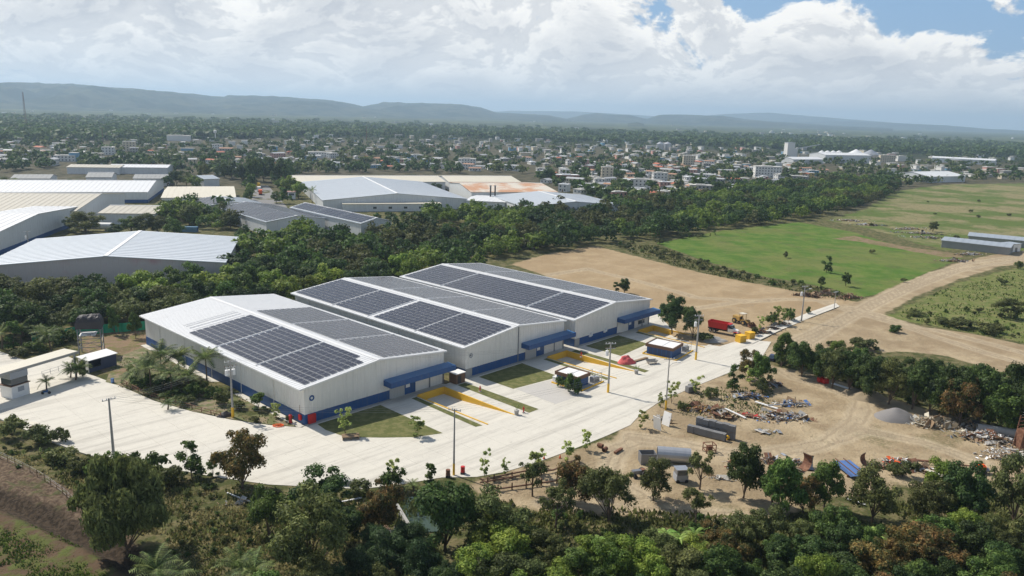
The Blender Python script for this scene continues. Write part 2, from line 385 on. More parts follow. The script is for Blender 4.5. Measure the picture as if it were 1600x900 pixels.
scrub = t.mix(t.ss(nz[.35], .42, .6), C4((.070, .078, .028)), C4((.17, .145, .075)))
scrub = t.mix(t.ss(nz[1.6], .5, .68), scrub, C4((.085, .10, .03)))
plain = t.mix(t.ss(nz[.004], .45, .56), C4((.022, .034, .014)), C4((.10, .12, .045)))
plain = t.mix(t.ss(nz[.02], .52, .60), plain, C4((.045, .06, .022)))
ln = t.n.new('ShaderNodeVectorMath'); ln.operation = 'LENGTH'; t.l.new(pos, ln.inputs[0])
townc = t.mix(t.ss(nz[.09], .4, .6), C4((.055, .055, .030)), C4((.12, .105, .07)))
woodc = t.mix(t.ss(nz[.02], .35, .65), C4((.018, .028, .012)), C4((.035, .045, .02)))
c = t.mix(t.ss(ln.outputs['Value'], 560, 700), scrub, townc)
c = t.mix(t.ss(ln.outputs['Value'], 1500, 1900), c, woodc)
c = t.mix(t.ss(ln.outputs['Value'], 3000, 4200), c, plain)
dirt = t.mix(t.ss(nz[.09], .38, .64), C4((.29, .222, .138)), C4((.42, .335, .218)))
dirt = t.mix(t.math('MULTIPLY', t.ss(nz[.35], .55, .7), .6), dirt, C4((.25, .18, .115)))
dirt = t.mix(t.math('MULTIPLY', t.ss(nz[1.6], .58, .75), .35), dirt, C4((.20, .17, .11)))
grass = t.mix(t.ss(nz[.09], .4, .62), C4((.072, .145, .022)), C4((.125, .18, .038)))
grass = t.mix(t.math('MULTIPLY', t.ss(nz[.02], .46, .6), .55), grass, C4((.17, .17, .06)))
grass = t.mix(t.math('MULTIPLY', t.ss(nz[.35], .52, .68), .4), grass, C4((.05, .10, .018)))
grass = t.mix(t.math('MULTIPLY', t.ss(nz[1.6], .60, .72), .5), grass, C4((.17, .15, .07)))
rough = t.mix(t.ss(nz[.02], .44, .58), C4((.10, .14, .035)), C4((.24, .21, .11)))
rough = t.mix(t.ss(nz[.35], .54, .66), rough, C4((.06, .085, .025)))
nearg = t.mix(t.ss(nz[.35], .44, .62), C4((.13, .16, .045)), C4((.20, .19, .08)))
till = t.mix(t.ss(nz[.35], .43, .58), C4((.115, .078, .05)), C4((.10, .115, .035)))
wt = t.mix(t.ss(nz[.35], .46, .6), C4((.24, .17, .11)), C4((.16, .15, .06)))
c = t.mix(msk('zr', 1.5, 1.5), c, rough)
c = t.mix(msk('zf', .6, .45), c, grass)
c = t.mix(msk('zn', .8, .6), c, nearg)
c = t.mix(msk('zb', .8, .5), c, wt)
c = t.mix(msk('zj', .7, .55, .8), c, dirt)
# scattered weeds inside the working yard
c = t.mix(t.math('MULTIPLY', t.ss(t.noise(t.vm('ADD', pos, (31., 7., 0.)), .06, 5, .6), .56, .63), t.ss(nz[1.6], .36, .55)), c, t.mix(.5, scrub, c))
dirt = t.mix(t.math('MULTIPLY', t.ss(nz[.02], .48, .60), .45), dirt, C4((.27, .20, .125)))
c = t.mix(msk('zl', .7, .35), c, t.mix(.5, dirt, C4((.37, .265, .150))))
c = t.mix(msk('zt', .7, .3), c, dirt)
c = t.mix(msk('zti', .6, .25), c, till)
tr = at_('ztr'); wob = t.math('ADD', tr, t.math('MULTIPLY', t.math('SUBTRACT', nz[.35], .5), 1.6))
rut = t.ss(t.math('ABSOLUTE', t.math('SUBTRACT', wob, .95)), .55, .15); near_ = t.ss(wob, 3.2, 1.5)
isd = t.math('MAXIMUM', t.math('MAXIMUM', msk('zt', .7, .3), msk('zj', .7, .5)), msk('zl', .7, .3))
c = t.mix(t.math('MULTIPLY', t.math('MULTIPLY', near_, isd), .45), c, C4((.50, .42, .30)))
c = t.mix(t.math('MULTIPLY', t.math('MULTIPLY', rut, isd), t.math('MULTIPLY', nz[.09], .75)), c, C4((.24, .185, .125)))
bk = t.mix(t.ss(nz[1.6], .4, .62), C4((.085, .058, .040)), C4((.17, .125, .085)))
bk = t.mix(t.math('MULTIPLY', t.ss(nz[.35], .50, .62), .7), bk, C4((.07, .085, .028)))
c = t.mix(msk('zbk', .6, .3), c, bk)
dd = t.ss(t.math('ADD', at_('zd'), t.math('MULTIPLY', edge, .10)), 3.2, 1.6)
c = t.mix(dd, c, t.mix(t.ss(nz[1.6], .4, .6), C4((.035, .026, .018)), C4((.075, .055, .038))))
b = t.n.new('ShaderNodeBsdfPrincipled'); t.put(b, 'Base Color', c); t.put(b, 'Roughness', .95); t.put(b, 'Specular IOR Level', .1)
bn = t.n.new('ShaderNodeBump'); t.put(bn, 'Strength', .7); t.put(bn, 'Distance', .35)
t.put(bn, 'Height', t.math('ADD', nz[1.6], t.math('MULTIPLY', nz[.35], 2.0))); t.l.new(bn.outputs[0], b.inputs['Normal'])
o = t.n.new('ShaderNodeOutputMaterial'); t.l.new(b.outputs[0], o.inputs[0])

# ------------------------------------------------------------------ main warehouses
YAW = 0.8251; AX = np.array([math.cos(YAW), math.sin(YAW)]); LX = np.array([-math.sin(YAW), math.cos(YAW)])
WO = [(-42.09, 149.45, 39.9, 77.8), (-11.26, 181.35, 39.4, 76.7), (17.49, 210.65, 39.2, 76.3)]
def w2l(i, x, y):
    d = np.array([x - WO[i][0], y - WO[i][1]]); return float(d @ AX), float(d @ LX)
def l2w(i, u, v):
    p = np.array(WO[i][:2]) + AX * u + LX * v; return float(p[0]), float(p[1])
EZ, RISE = 8.0, 2.1
PITU0, PITU1, PITV0, PITV1 = 28.6, 37.0, -25.0, -2.3
def wall_panel(mb, p, q, z0, z1, zt=None, rib=.95, out=.05):
    """clad wall between plan points p and q with upright ribs; zt(s) gives the top at fraction s"""
    p = Vector(p); q = Vector(q); L = (q - p).length; d = (q - p) / L; nrm = Vector((d.y, -d.x)); n = max(1, round(L / rib))
    zt = zt or (lambda s: z1)
    for k in range(n):
        s0, s1 = k / n, (k + 1) / n; sa = s0 + .22 / n
        for a, b, o0, o1 in ((s0, s0 + .05 / n, 0, out), (s0 + .05 / n, sa - .05 / n, out, out), (sa - .05 / n, sa, out, 0), (sa, s1, 0, 0)):
            P0 = p + d * L * a + nrm * o0; P1 = p + d * L * b + nrm * o1
            mb.face([(P0.x, P0.y, z0), (P1.x, P1.y, z0), (P1.x, P1.y, zt(b)), (P0.x, P0.y, zt(a))])
PROTO = {}
def panel_mesh(L_, W_):
    k = (round(L_, 2), round(W_, 2))
    if k not in PROTO:
        mb = MB(); mb.cur = 1; mb.box(-L_ / 2, L_ / 2, -W_ / 2, W_ / 2, -.045, .0)
        mb.cur = 0; [mb.face([(a_ + .022, -W_ / 2 + .02, .004), (b_ - .022, -W_ / 2 + .02, .004), (b_ - .022, W_ / 2 - .02, .004), (a_ + .022, W_ / 2 - .02, .004)]) for a_, b_ in ((-L_ / 2, 0), (0, L_ / 2))]
        PROTO[k] = mb.mesh('solar_panel', [M_PANEL, M_FRAME])
    return PROTO[k]
def warehouse(i, label, blocksL, blocksR):
    x0, y0, W, L = WO[i]
    root = thing('warehouse', label, 'warehouse', (x0, y0, 0), YAW, 'blue and white solar warehouses')
    iu, iv = 1.1, .35; u0, u1, v0, v1 = iu, W - .7, iv, L - .6; S = RISE / (W / 2)
    hz = lambda u: EZ - .12 + S * min(u, W - u)
    # clad walls above the painted block base
    mb = MB(); band = 2.2
    wall_panel(mb, (u0, v0), (W / 2, v0), band, 0, lambda s: hz(u0 + (W / 2 - u0) * s)); wall_panel(mb, (W / 2, v0), (W / 2 + 1.2, v0), band, 0, lambda s: hz(W / 2 + 1.2 * s))
    wall_panel(mb, (W / 2 + 1.2, v0), (22.9 if i < 2 else 21.3, v0), band, 3.5)
    part('front_wall', mb, M_CLAD, root)
    mb = MB(); q = W / 2 + 1.2; wall_panel(mb, (q, v0), (u1, v0), 3.5, 0, lambda s: hz(q + (u1 - q) * s)); part('upper_wall', mb, M_CLAD, root)
    mb = MB(); wall_panel(mb, (u0, v1), (u0, v0), band, EZ - .1); part('side_wall', mb, M_CLAD, root)
    mb = MB(); wall_panel(mb, (u1, v0), (u1, v1), 0, EZ - .1); part('side_wall', mb, M_CLAD, root)
    mb = MB(); wall_panel(mb, (u1, v1), (u0, v1), 0, 0, lambda s: hz(u1 + (u0 - u1) * s)); part('rear_wall', mb, M_CLAD, root)
    mb = MB()
    if i == 0: mb.box(u0 - .06, 22.9, v0 - .06, v0 + .1, -.1, band)
    elif i == 1: mb.box(u0 + 2.3, 22.7, v0 - .06, v0 + .1, -.1, band)
    else: mb.box(u0 + 2.3, 21.3, v0 - .06, v0 + .1, -.1, band)
    part('blue_base_wall', mb, M_BLUE, root)
    mb = MB(); mb.box(u0 - .07, u0 + .1, v0 + .12, v1, -.1, band); part('blue_base_wall', mb, M_BLUE, root)
    if i:
        mb = MB(); mb.box(u0 + .2, u0 + 2.2, v0 - .07, v0 + .5, -.1, band + .05); part('corner_column', mb, M_CONCG, root)
    # plinth strip along the wall foot
    mb = MB(); mb.box(u0 - .1, 22.9, v0 - .9, v0 - .08, -.1, .16); part('plinth', mb, M_CONCG, root)
    # recessed loading front under the canopy
    d0 = 27.3
    mb = MB(); wall_panel(mb, (22.9 if i < 2 else 21.5, v0 + .02), (d0, v0 + .02), 0, 3.6); part('grey_side_panel', mb, M_CLAD if i == 2 else mat('grey cladding', (.42, .43, .43), .55), root)
    mb = MB(); mb.box(d0, d0 + .25, v0 - .05, v0 + .15, 0, 2.9); mb.box(30.2, 30.45, v0 - .05, v0 + .15, 0, 2.9); mb.box(d0 + .25, 30.2, v0 - .05, v0 + .15, 2.65, 2.9)
    dr = part('door', mb, M_BLUE, root); mb = MB(); mb.box(d0 + .25, 30.2, v0 + .02, v0 + .1, 0, 2.65); link('door_leaf', mb.mesh('door_leaf', M_BLUE), dr)
    mb = MB(); mb.box(d0 + .3, d0 + 1.5, v0 - .03, v0 + .02, 1.6, 2.75); link('notice_board', mb.mesh('notice_board', M_WHITE), dr)
    for k, (a, b) in enumerate(((30.5, 34.6), (34.95, u1 - .3))):
        mb = MB(); z = .05
        while z < 3.5: mb.box(a, b, v0 + .03, v0 + .08 + .03 * ((int(z * 5)) % 2), z, z + .2); z += .215
        part('roller_shutter', mb, M_CLAD, root)
    for a in (34.6, u1 - .25):
        mb = MB(); mb.box(a, a + .32, v0 - .12, v0 + .15, 0, 3.6); part('column', mb, M_DARKTRIM, root)
    for v_ in (12, 26, 40, 54, 68):
        mb = MB(); mb.tube((u0 - .12, v_, .1), (u0 - .12, v_, EZ - .3), .075, n=6); part('downpipe', mb, M_CLAD, root)
    if i == 1:
        mb = MB(); mb.tube((19.9, v0 - .12, 0), (19.9, v0 - .12, hz(19.9)), .16, n=6); part('downpipe', mb, M_DARKTRIM, root)
    if i == 2:
        mb = MB(); mb.box(32.6, 36, v0 - .1, v0 + .0, .9, 2.1); part('window', mb, M_GLASS, root)
        for a in (7.5, 14.5):
            mb = MB(); mb.box(a, a + .8, v0 - .45, v0 - .08, 1.7, 2.3); mb.box(a + 1., a + 1.6, v0 - .3, v0 - .08, 1.8, 2.9); part('air_conditioner', mb, M_WHITE, root)
    else:
        mb = MB(); mb.box(13.4, 14.4, v0 - .28, v0 - .07, band - .45, band + .05); part('meter_box', mb, M_BLUE, root)
    # canopy
    a, b = 21.3, 40.6; f = v0 - 2.7
    mb = MB(); mb.add([(a, v0, 5.05), (b, v0, 5.05), (b, f, 4.75), (a, f, 4.75), (a, v0, 4.95), (b, v0, 4.95), (b, f, 4.62), (a, f, 4.62)], [(0, 1, 2, 3)[::-1], (4, 5, 6, 7), (0, 4, 7, 3), (1, 2, 6, 5)])
    x_ = a + .3
    while x_ < b: mb.box(x_, x_ + .06, f + .02, v0, 4.76, 4.83); x_ += 1.0
    cn = part('canopy', mb, M_BLUECAN, root)
    mb = MB(); mb.box(a, b, f - .08, f, 3.65, 4.85); mb.box(a - .08, a, f - .08, v0, 3.65, 4.85); mb.box(b, b + .08, f - .08, v0, 3.65, 4.85)
    link('fascia', mb.mesh('fascia', M_BLUE), cn)
    # emblem: small ring sign
    mb = MB(); ns = 16; cu, cz = u0 + 1.75, 5.45
    if i < 2:
        for k in range(ns):
            t0, t1 = 2 * math.pi * k / ns, 2 * math.pi * (k + 1) / ns
            mb.face([(cu + r__ * math.cos(tt), v0 - .09, cz + r__ * math.sin(tt)) for r__, tt in ((.62, t0), (.62, t1), (.30, t1), (.30, t0))])
        sg = part('emblem', mb, M_BLUE if i == 0 else M_GREYPAINT, root); mb = MB(); mb.box(cu - .26, cu + .1, v0 - .1, v0 - .06, cz - .07, cz + .2); link('emblem_mark', mb.mesh('emblem_mark', M_WHITE if i == 0 else M_BLACK), sg)
    # roof: two slopes with standing seams, ridge cap, eave flashing
    for side in (0, 1):
        mb = MB(); f_ = (lambda u: u) if side == 0 else (lambda u: W - u)
        P = lambda u, v, dz=0: (f_(u), v, EZ + S * u + dz)
        vs = [P(0, 0), P(0, L), P(W / 2, L), P(W / 2, 0), P(0, 0, -.22), P(0, L, -.22), P(W / 2, L, -.22), P(W / 2, 0, -.22)]
        mb.add(vs, [(0, 3, 2, 1), (4, 5, 6, 7), (0, 1, 5, 4), (0, 4, 7, 3), (1, 2, 6, 5)])
        v = .6
        while v < L - .3:
            vs = [P(.02, v), P(.02, v + .1), P(W / 2 - .1, v + .1), P(W / 2 - .1, v), P(.02, v, .05), P(.02, v + .1, .05), P(W / 2 - .1, v + .1, .05), P(W / 2 - .1, v, .05)]
            mb.add(vs, [(4, 7, 6, 5), (0, 1, 5, 4), (2, 3, 7, 6), (1, 2, 6, 5), (0, 4, 7, 3)]); v += 1.0
        part('roof_slope', mb, M_WHITEROOF, root)
    mb = MB(); zr_ = EZ + RISE
    mb.add([(W / 2 - .55, -.06, zr_ - .0), (W / 2, -.06, zr_ + .1), (W / 2 + .55, -.06, zr_), (W / 2 - .55, L + .06, zr_), (W / 2, L + .06, zr_ + .1), (W / 2 + .55, L + .06, zr_)], [(0, 1, 4, 3), (1, 2, 5, 4), (0, 2, 1), (3, 4, 5)])
    part('ridge_cap', mb, M_WHITEROOF, root)
    for e in (0, W):
        mb = MB(); mb.box(e - .12, e + .04, 0, L, EZ - .28, EZ + .03); part('gutter', mb, M_WHITE, root)
    for z_, e in ((0, -.08), (L, L + .0)):
        mb = MB()
        for s_ in (0, 1):
            g = (lambda u: u) if s_ == 0 else (lambda u: W - u)
            vs = [(g(0), e, EZ - .3), (g(W / 2), e, EZ + RISE - .3), (g(W / 2), e, EZ + RISE + .06), (g(0), e, EZ + .06)]
            vs += [(x, y + .08, z) for x, y, z in vs]
            mb.add(vs, [(0, 1, 2, 3), (7, 6, 5, 4), (3, 2, 6, 7), (0, 4, 5, 1)])
        part('gable_flashing', mb, M_WHITE, root)
    # solar panels, the nearest 300 as parts, the rest joined
    th_ = math.atan(S); Lst = []
    for side, blocks in ((0, blocksL), (1, blocksR)):
        for (va, vb, n, ua, rows) in blocks:
            w_ = (vb - va) / n; pl = panel_mesh(w_ - .06, 1.45)
            for a_ in range(n):
                for r__ in range(rows):
                    if i == 0 and side == 0 and va < 2 and a_ == 0 and r__ == rows - 1: continue
                    uc = ua + 1.68 * (r__ + .5); vc = va + w_ * (a_ + .5)
                    uu = uc if side == 0 else W - uc
                    M = Matrix.Translation((uu, vc, EZ + S * uc + .17)) @ Matrix.Rotation(-th_ if side == 0 else th_, 4, 'Y') @ Matrix.Rotation(math.pi / 2, 4, 'Z')
                    Lst.append((side * 1000 + vc * .3, M, pl))
    Lst.sort(key=lambda q: q[0]); rest = MB()
    for k, (_, M, pl) in enumerate(Lst):
        if k < 300:
            o = link('solar_panel', pl, root); o.matrix_local = M
        else:
            for pg in pl.polygons:
                rest.cur = pg.material_index; rest.face([M @ pl.vertices[q].co for q in pg.vertices])
    if rest.v: part('solar_panels', rest, [M_PANEL, M_FRAME], root)['kind'] = 'stuff'
    for side, blocks in ((0, blocksL), (1, blocksR)):
        for (va, vb, n, ua, rows) in blocks[1:]:
            mb = MB(); uA, uB = ua - .6, ua + rows * 1.68 + .2; f_ = (lambda u: u) if side == 0 else (lambda u: W - u)
            mb.add([(f_(uu), vv, EZ + S * uu + zz) for zz in (.05, .2) for uu, vv in ((uA, va - .5), (uB, va - .5), (uB, va - .32), (uA, va - .32))], [(4, 5, 6, 7), (0, 1, 5, 4), (2, 3, 7, 6)])
            part('cable_tray', mb, M_FRAME, root)
    return root
warehouse(0, 'nearest white warehouse with blue base, its near roof end bare of solar panels', [(1.3, 18.8, 5, 1.7, 10), (19.8, 37.0, 5, 1.7, 10), (38.1, 52.7, 4, 1.7, 10)][0:3],
          [(1.2, 18.4, 5, 1.3, 10), (19.4, 37.6, 5, 1.3, 10), (38.7, 55.8, 5, 1.3, 10)])
warehouse(1, 'middle white warehouse of the three solar roofed ones, roof stepped at mid length', [(.9, 18.6, 5, 1.1, 10), (19.3, 37.0, 5, 1.1, 10), (39.2, 55.0, 5, 1.1, 10), (56, 75.9, 6, 1.1, 10)],
          [(1.0, 18.6, 5, 1.5, 10), (19.4, 37.4, 5, 1.5, 10), (38.4, 54.2, 5, 1.5, 10), (55.2, 75.6, 6, 1.5, 10)])
warehouse(2, 'farthest white warehouse of the three solar roofed ones, beside the bare dirt lot', [(.9, 18.2, 5, 1.1, 10), (19.2, 55.5, 10, 1.1, 10), (56.5, 75.2, 5, 1.1, 10)],
          [(1.0, 18.2, 5, 1.5, 10), (19.2, 37.4, 5, 1.5, 10), (38.4, 55.5, 5, 1.5, 10), (56.5, 75.0, 5, 1.5, 10)])
# pipe rails on the bare roof end of the first warehouse
S_ = RISE / 19.95
for v in (54.2, 56.0, 57.9, 59.4):
    mb = MB(); mb.tube((3.5, v, EZ + S_ * 3.5 + .12), (17.5, v, EZ + S_ * 17.5 + .12), .07, n=4)
    part('roof_rail', mb, M_FRAME, bpy.data.objects['warehouse'])

# ------------------------------------------------------------------ yard: base sheet with holes for the dock pits, slabs on top
holes = []
for i in range(3):
    holes.append([l2w(i, u, v) for u, v in ((PITU0, PITV0), (PITU1, PITV0), (PITU1, PITV1), (PITU0, PITV1))])
def sheet(name, poly, z, m, holes_=()):
    loops = [[Vector((x, y, 0)) for x, y in poly]] + [[Vector((x, y, 0)) for x, y in h] for h in holes_]
    tris = tessellate_polygon(loops); pts = [p for l_ in loops for p in l_]
    fs = []
    for a, b_, c_ in tris:
        n_ = (pts[b_] - pts[a]).cross(pts[c_] - pts[a]).z
        fs.append((a, b_, c_) if n_ > 0 else (a, c_, b_))
    me = bpy.data.meshes.new(name); me.from_pydata([(p.x, p.y, z) for p in pts], [], fs); me.materials.append(m)
    return link(name, me)
yl = [w2l(0, x, y) for x, y in YARD]
umin, umax = min(p[0] for p in yl), max(p[0] for p in yl); vmin, vmax = min(p[1] for p in yl), max(p[1] for p in yl)
pits = []
for i in range(3):
    q = [w2l(0, *p) for p in holes[i]]
    pits.append((min(p[0] for p in q), max(p[0] for p in q), min(p[1] for p in q), max(p[1] for p in q)))
foot = [(1.6 + 0, 39, .5, 76)] + [(w2l(0, *l2w(i, 1.3, .5)) + w2l(0, *l2w(i, 39, 76))) for i in (1, 2)]
foot = [foot[0]] + [(f[0], f[2], f[1], f[3]) for f in foot[1:]]
SL = 6.0; nsl = 0; yard = struct(link('concrete_yard', None)); ybase = MB()
u = math.floor(umin / SL) * SL
while u < umax:
    v = math.floor(vmin / SL) * SL
    while v < vmax:
        def cellclip(gap):
            c = yl
            for a_, b_, k in ((1, 0, u + SL - gap), (-1, 0, -u - gap), (0, 1, v + SL - gap), (0, -1, -v - gap)):
                c = clip(c, a_, b_, k)
                if len(c) < 3: return []
            cs = [c]
            for (a0, a1, b0, b1) in pits:
                if a1 < u or a0 > u + SL or b1 < v or b0 > v + SL: continue
                nc = []
                for q in cs:
                    nc += [clip(q, 1, 0, a0), clip(q, -1, 0, -a1)]
                    m_ = clip(clip(q, -1, 0, -a0), 1, 0, a1)
                    nc += [clip(m_, 0, 1, b0), clip(m_, 0, -1, -b1)]
                cs = [q for q in nc if len(q) >= 3 and area(q) > .05]
            return cs
        if not any(f[0] < u and u + SL < f[1] and f[2] < v and v + SL < f[3] for f in foot):
            for q in cellclip(0):
                if area(q) > .05:
                    if sum(q[i][0] * q[(i + 1) % len(q)][1] - q[(i + 1) % len(q)][0] * q[i][1] for i in range(len(q))) < 0: q = q[::-1]
                    ybase.face([(*l2w(0, *p), -.01) for p in q])
            for q in cellclip(.012):
                if area(q) < .3: continue
                me = bpy.data.meshes.new('slab')
                bm = bmesh.new(); vs = [bm.verts.new((*l2w(0, *p), .012)) for p in q]
                f = bm.faces.new(vs); f.normal_update()
                if f.normal.z < 0: f.normal_flip()
                e = bmesh.ops.extrude_face_region(bm, geom=[f]); bmesh.ops.translate(bm, vec=(0, 0, -.05), verts=[g for g in vs])
                bm.to_mesh(me); bm.free(); me.materials.append(M_CONC); link('slab', me, yard); nsl += 1
        v += SL
    u += SL
part('joint_bed', ybase, M_JOINT, yard); print('slabs', nsl)
# dock pits
for i in range(3):
    rt = link('loading_dock', None, None, (WO[i][0], WO[i][1], 0), YAW)
    tag(rt, ['sunken loading ramp with yellow walls in front of the nearest warehouse', 'sunken loading ramp with yellow walls in front of the middle warehouse', 'sunken loading ramp with yellow walls in front of the farthest warehouse'][i], 'loading ramp', 'sunken loading ramps')
    D = -1.3; fl = -8.5
    mb = MB(); mb.add([(PITU0, PITV1, D), (PITU1, PITV1, D), (PITU1, fl, D), (PITU0, fl, D), (PITU1, PITV0, -.0), (PITU0, PITV0, -.0)], [(0, 3, 2, 1), (3, 5, 4, 2)]); part('ramp_floor', mb, M_CONC, rt)
    def rw(ua, ub, vA, vB, top=.22, topB=None):
        """retaining wall following the ramp"""
        mb = MB(); topB = top if topB is None else topB
        mb.add([(ua, vA, D - .2), (ub, vA, D - .2), (ub, vB, D - .2), (ua, vB, D - .2), (ua, vA, top), (ub, vA, top), (ub, vB, topB), (ua, vB, topB)], [(3, 2, 1, 0), (4, 5, 6, 7), (0, 1, 5, 4), (1, 2, 6, 5), (2, 3, 7, 6), (3, 0, 4, 7)]); return mb
    part('retaining_wall', rw(PITU1 - .28, PITU1 + .02, PITV0, PITV1, .06, .42), M_YEL, rt)
    part('retaining_wall', rw(PITU0 - .02, PITU0 + .28, PITV0, PITV1, .16, .16), M_YEL, rt)
    part('retaining_wall', rw(PITU0 + .28, PITU1 - .28, PITV1 - .3, PITV1 + .02, .42, .42), M_YEL, rt)
# lawns, paths and pads on the yard (a few millimetres above the slabs)
def lawn(name, i, poly, z=.03, m=None):
    o = sheet(name, [l2w(i, u, v) for u, v in poly], z, m or M_LAWN); return struct(o)
def blades(poly, dens, h, m, name, label, seed=1):
    xs = [p[0] for p in poly]; ys = [p[1] for p in poly]; rs = np.random.RandomState(seed)
    n = int(area(poly) * dens * 2.5); n = min(n, 60000)
    x = rs.uniform(min(xs), max(xs), n); y = rs.uniform(min(ys), max(ys), n); k = inside(poly, x, y); x = x[k]; y = y[k]; n = len(x)
    a = rs.uniform(0, 6.28, n); hh = h * rs.uniform(.4, 1.3, n); w_ = hh * .45
    lean = rs.uniform(-.5, .5, (n, 2)) * hh[:, None]
    V = np.zeros((n, 3, 3)); V[:, 0] = np.stack([x - np.cos(a) * w_, y - np.sin(a) * w_, 0 * x], -1); V[:, 1] = np.stack([x + np.cos(a) * w_, y + np.sin(a) * w_, 0 * x], -1)
    V[:, 2] = np.stack([x + lean[:, 0], y + lean[:, 1], hh], -1); V[:, :, 2] += .0
    me = mesh_np(name, V.reshape(-1, 3), np.arange(3 * n).reshape(-1, 3), m)
    return stuff(link(name, me), label, 'grass')
ar = []
lw = [w2l(0, *G(x, y)[:2]) for x, y in [(509, 672), (540, 683), (600, 684), (650, 683), (692, 677)]]
lawn('lawn', 0, [(3.2, -1.0)] + lw + [(19.3, -1.0)])
lawn('lawn', 0, [(26.0, -24.2), (27.6, -24.6), (28.3, -2.6), (26.9, -2.6)])
lawn('lawn', 0, [(40.0, -26.5), (43.2, -26.5), (43.2, -3.0), (40.6, -3.0)])
lawn('lawn', 1, [(4.2, -1.2), (4.2, -12.8), (19.2, -14.6), (20.2, -1.0)])
lawn('lawn', 1, [(26.0, -24.0), (27.6, -24.0), (28.3, -2.6), (26.9, -2.6)])
lawn('lawn', 1, [(37.9, -27.2), (40.0, -27.2), (40.4, -3.0), (38.2, -3.0)])
lawn('lawn', 2, [(4.0, -1.2), (4.0, -13.5), (19.6, -12.0), (20.4, -1.0)])
lawn('lawn', 2, [(26.6, -12.0), (27.6, -12.0), (28.3, -2.6), (26.9, -2.6)])
# grey pad between middle lawn and road
lawn('concrete_pad', 1, [(4.6, -13.2), (4.0, -26.0), (16.5, -26.5), (18.6, -15.0)], .026, mat('grey smooth concrete', (.47, .45, .42), .8, var=.12, vscale=.3, coords='World'))
# left-hand garden strip beside the first warehouse
GARD = gpoly([(165, 597), (200, 606), (245, 626), (302, 643), (362, 655), (420, 663), (470, 667), (478, 664), (350, 600), (229, 540), (180, 560)])
struct(sheet('garden_soil', GARD, .03, mat('garden soil with weeds', (.24, .19, .12), .95, color2=(.12, .13, .045), vscale=.5, cthr=(.42, .56), var=.25, coords='World', bump=.6, bscale=5)))
struct(sheet('side_path', [l2w(0, u, v) for u, v in ((-.6, .0), (.9, .0), (.9, 77), (-.6, 77))], .045, M_CONC))

# low kerb along the lower edge of the yard
kp = [G(x, y) for x, y in [(-70, 668), (0, 655), (45, 674), (80, 690), (118, 705), (160, 718)]]
for a_, b_ in zip(kp[:-1], kp[1:]):
    mb = MB(); L_ = (b_ - a_).length; mb.box(0, L_ - .03, -.12, .12, -.1, .2); o = part('kerb', mb, M_CONC, None, loc=a_, rz=math.atan2((b_ - a_).y, (b_ - a_).x)); struct(o)
# kerbed verge past the yard end along the dirt road
vp = gpoly([(1166, 532), (1212, 510), (1262, 489), (1306, 474), (1312, 479), (1268, 496), (1218, 517), (1175, 538)])
struct(sheet('verge_kerb', vp, .12, M_CONC))
sp = gpoly([(640, 757), (745, 742), (748, 746), (650, 763)])

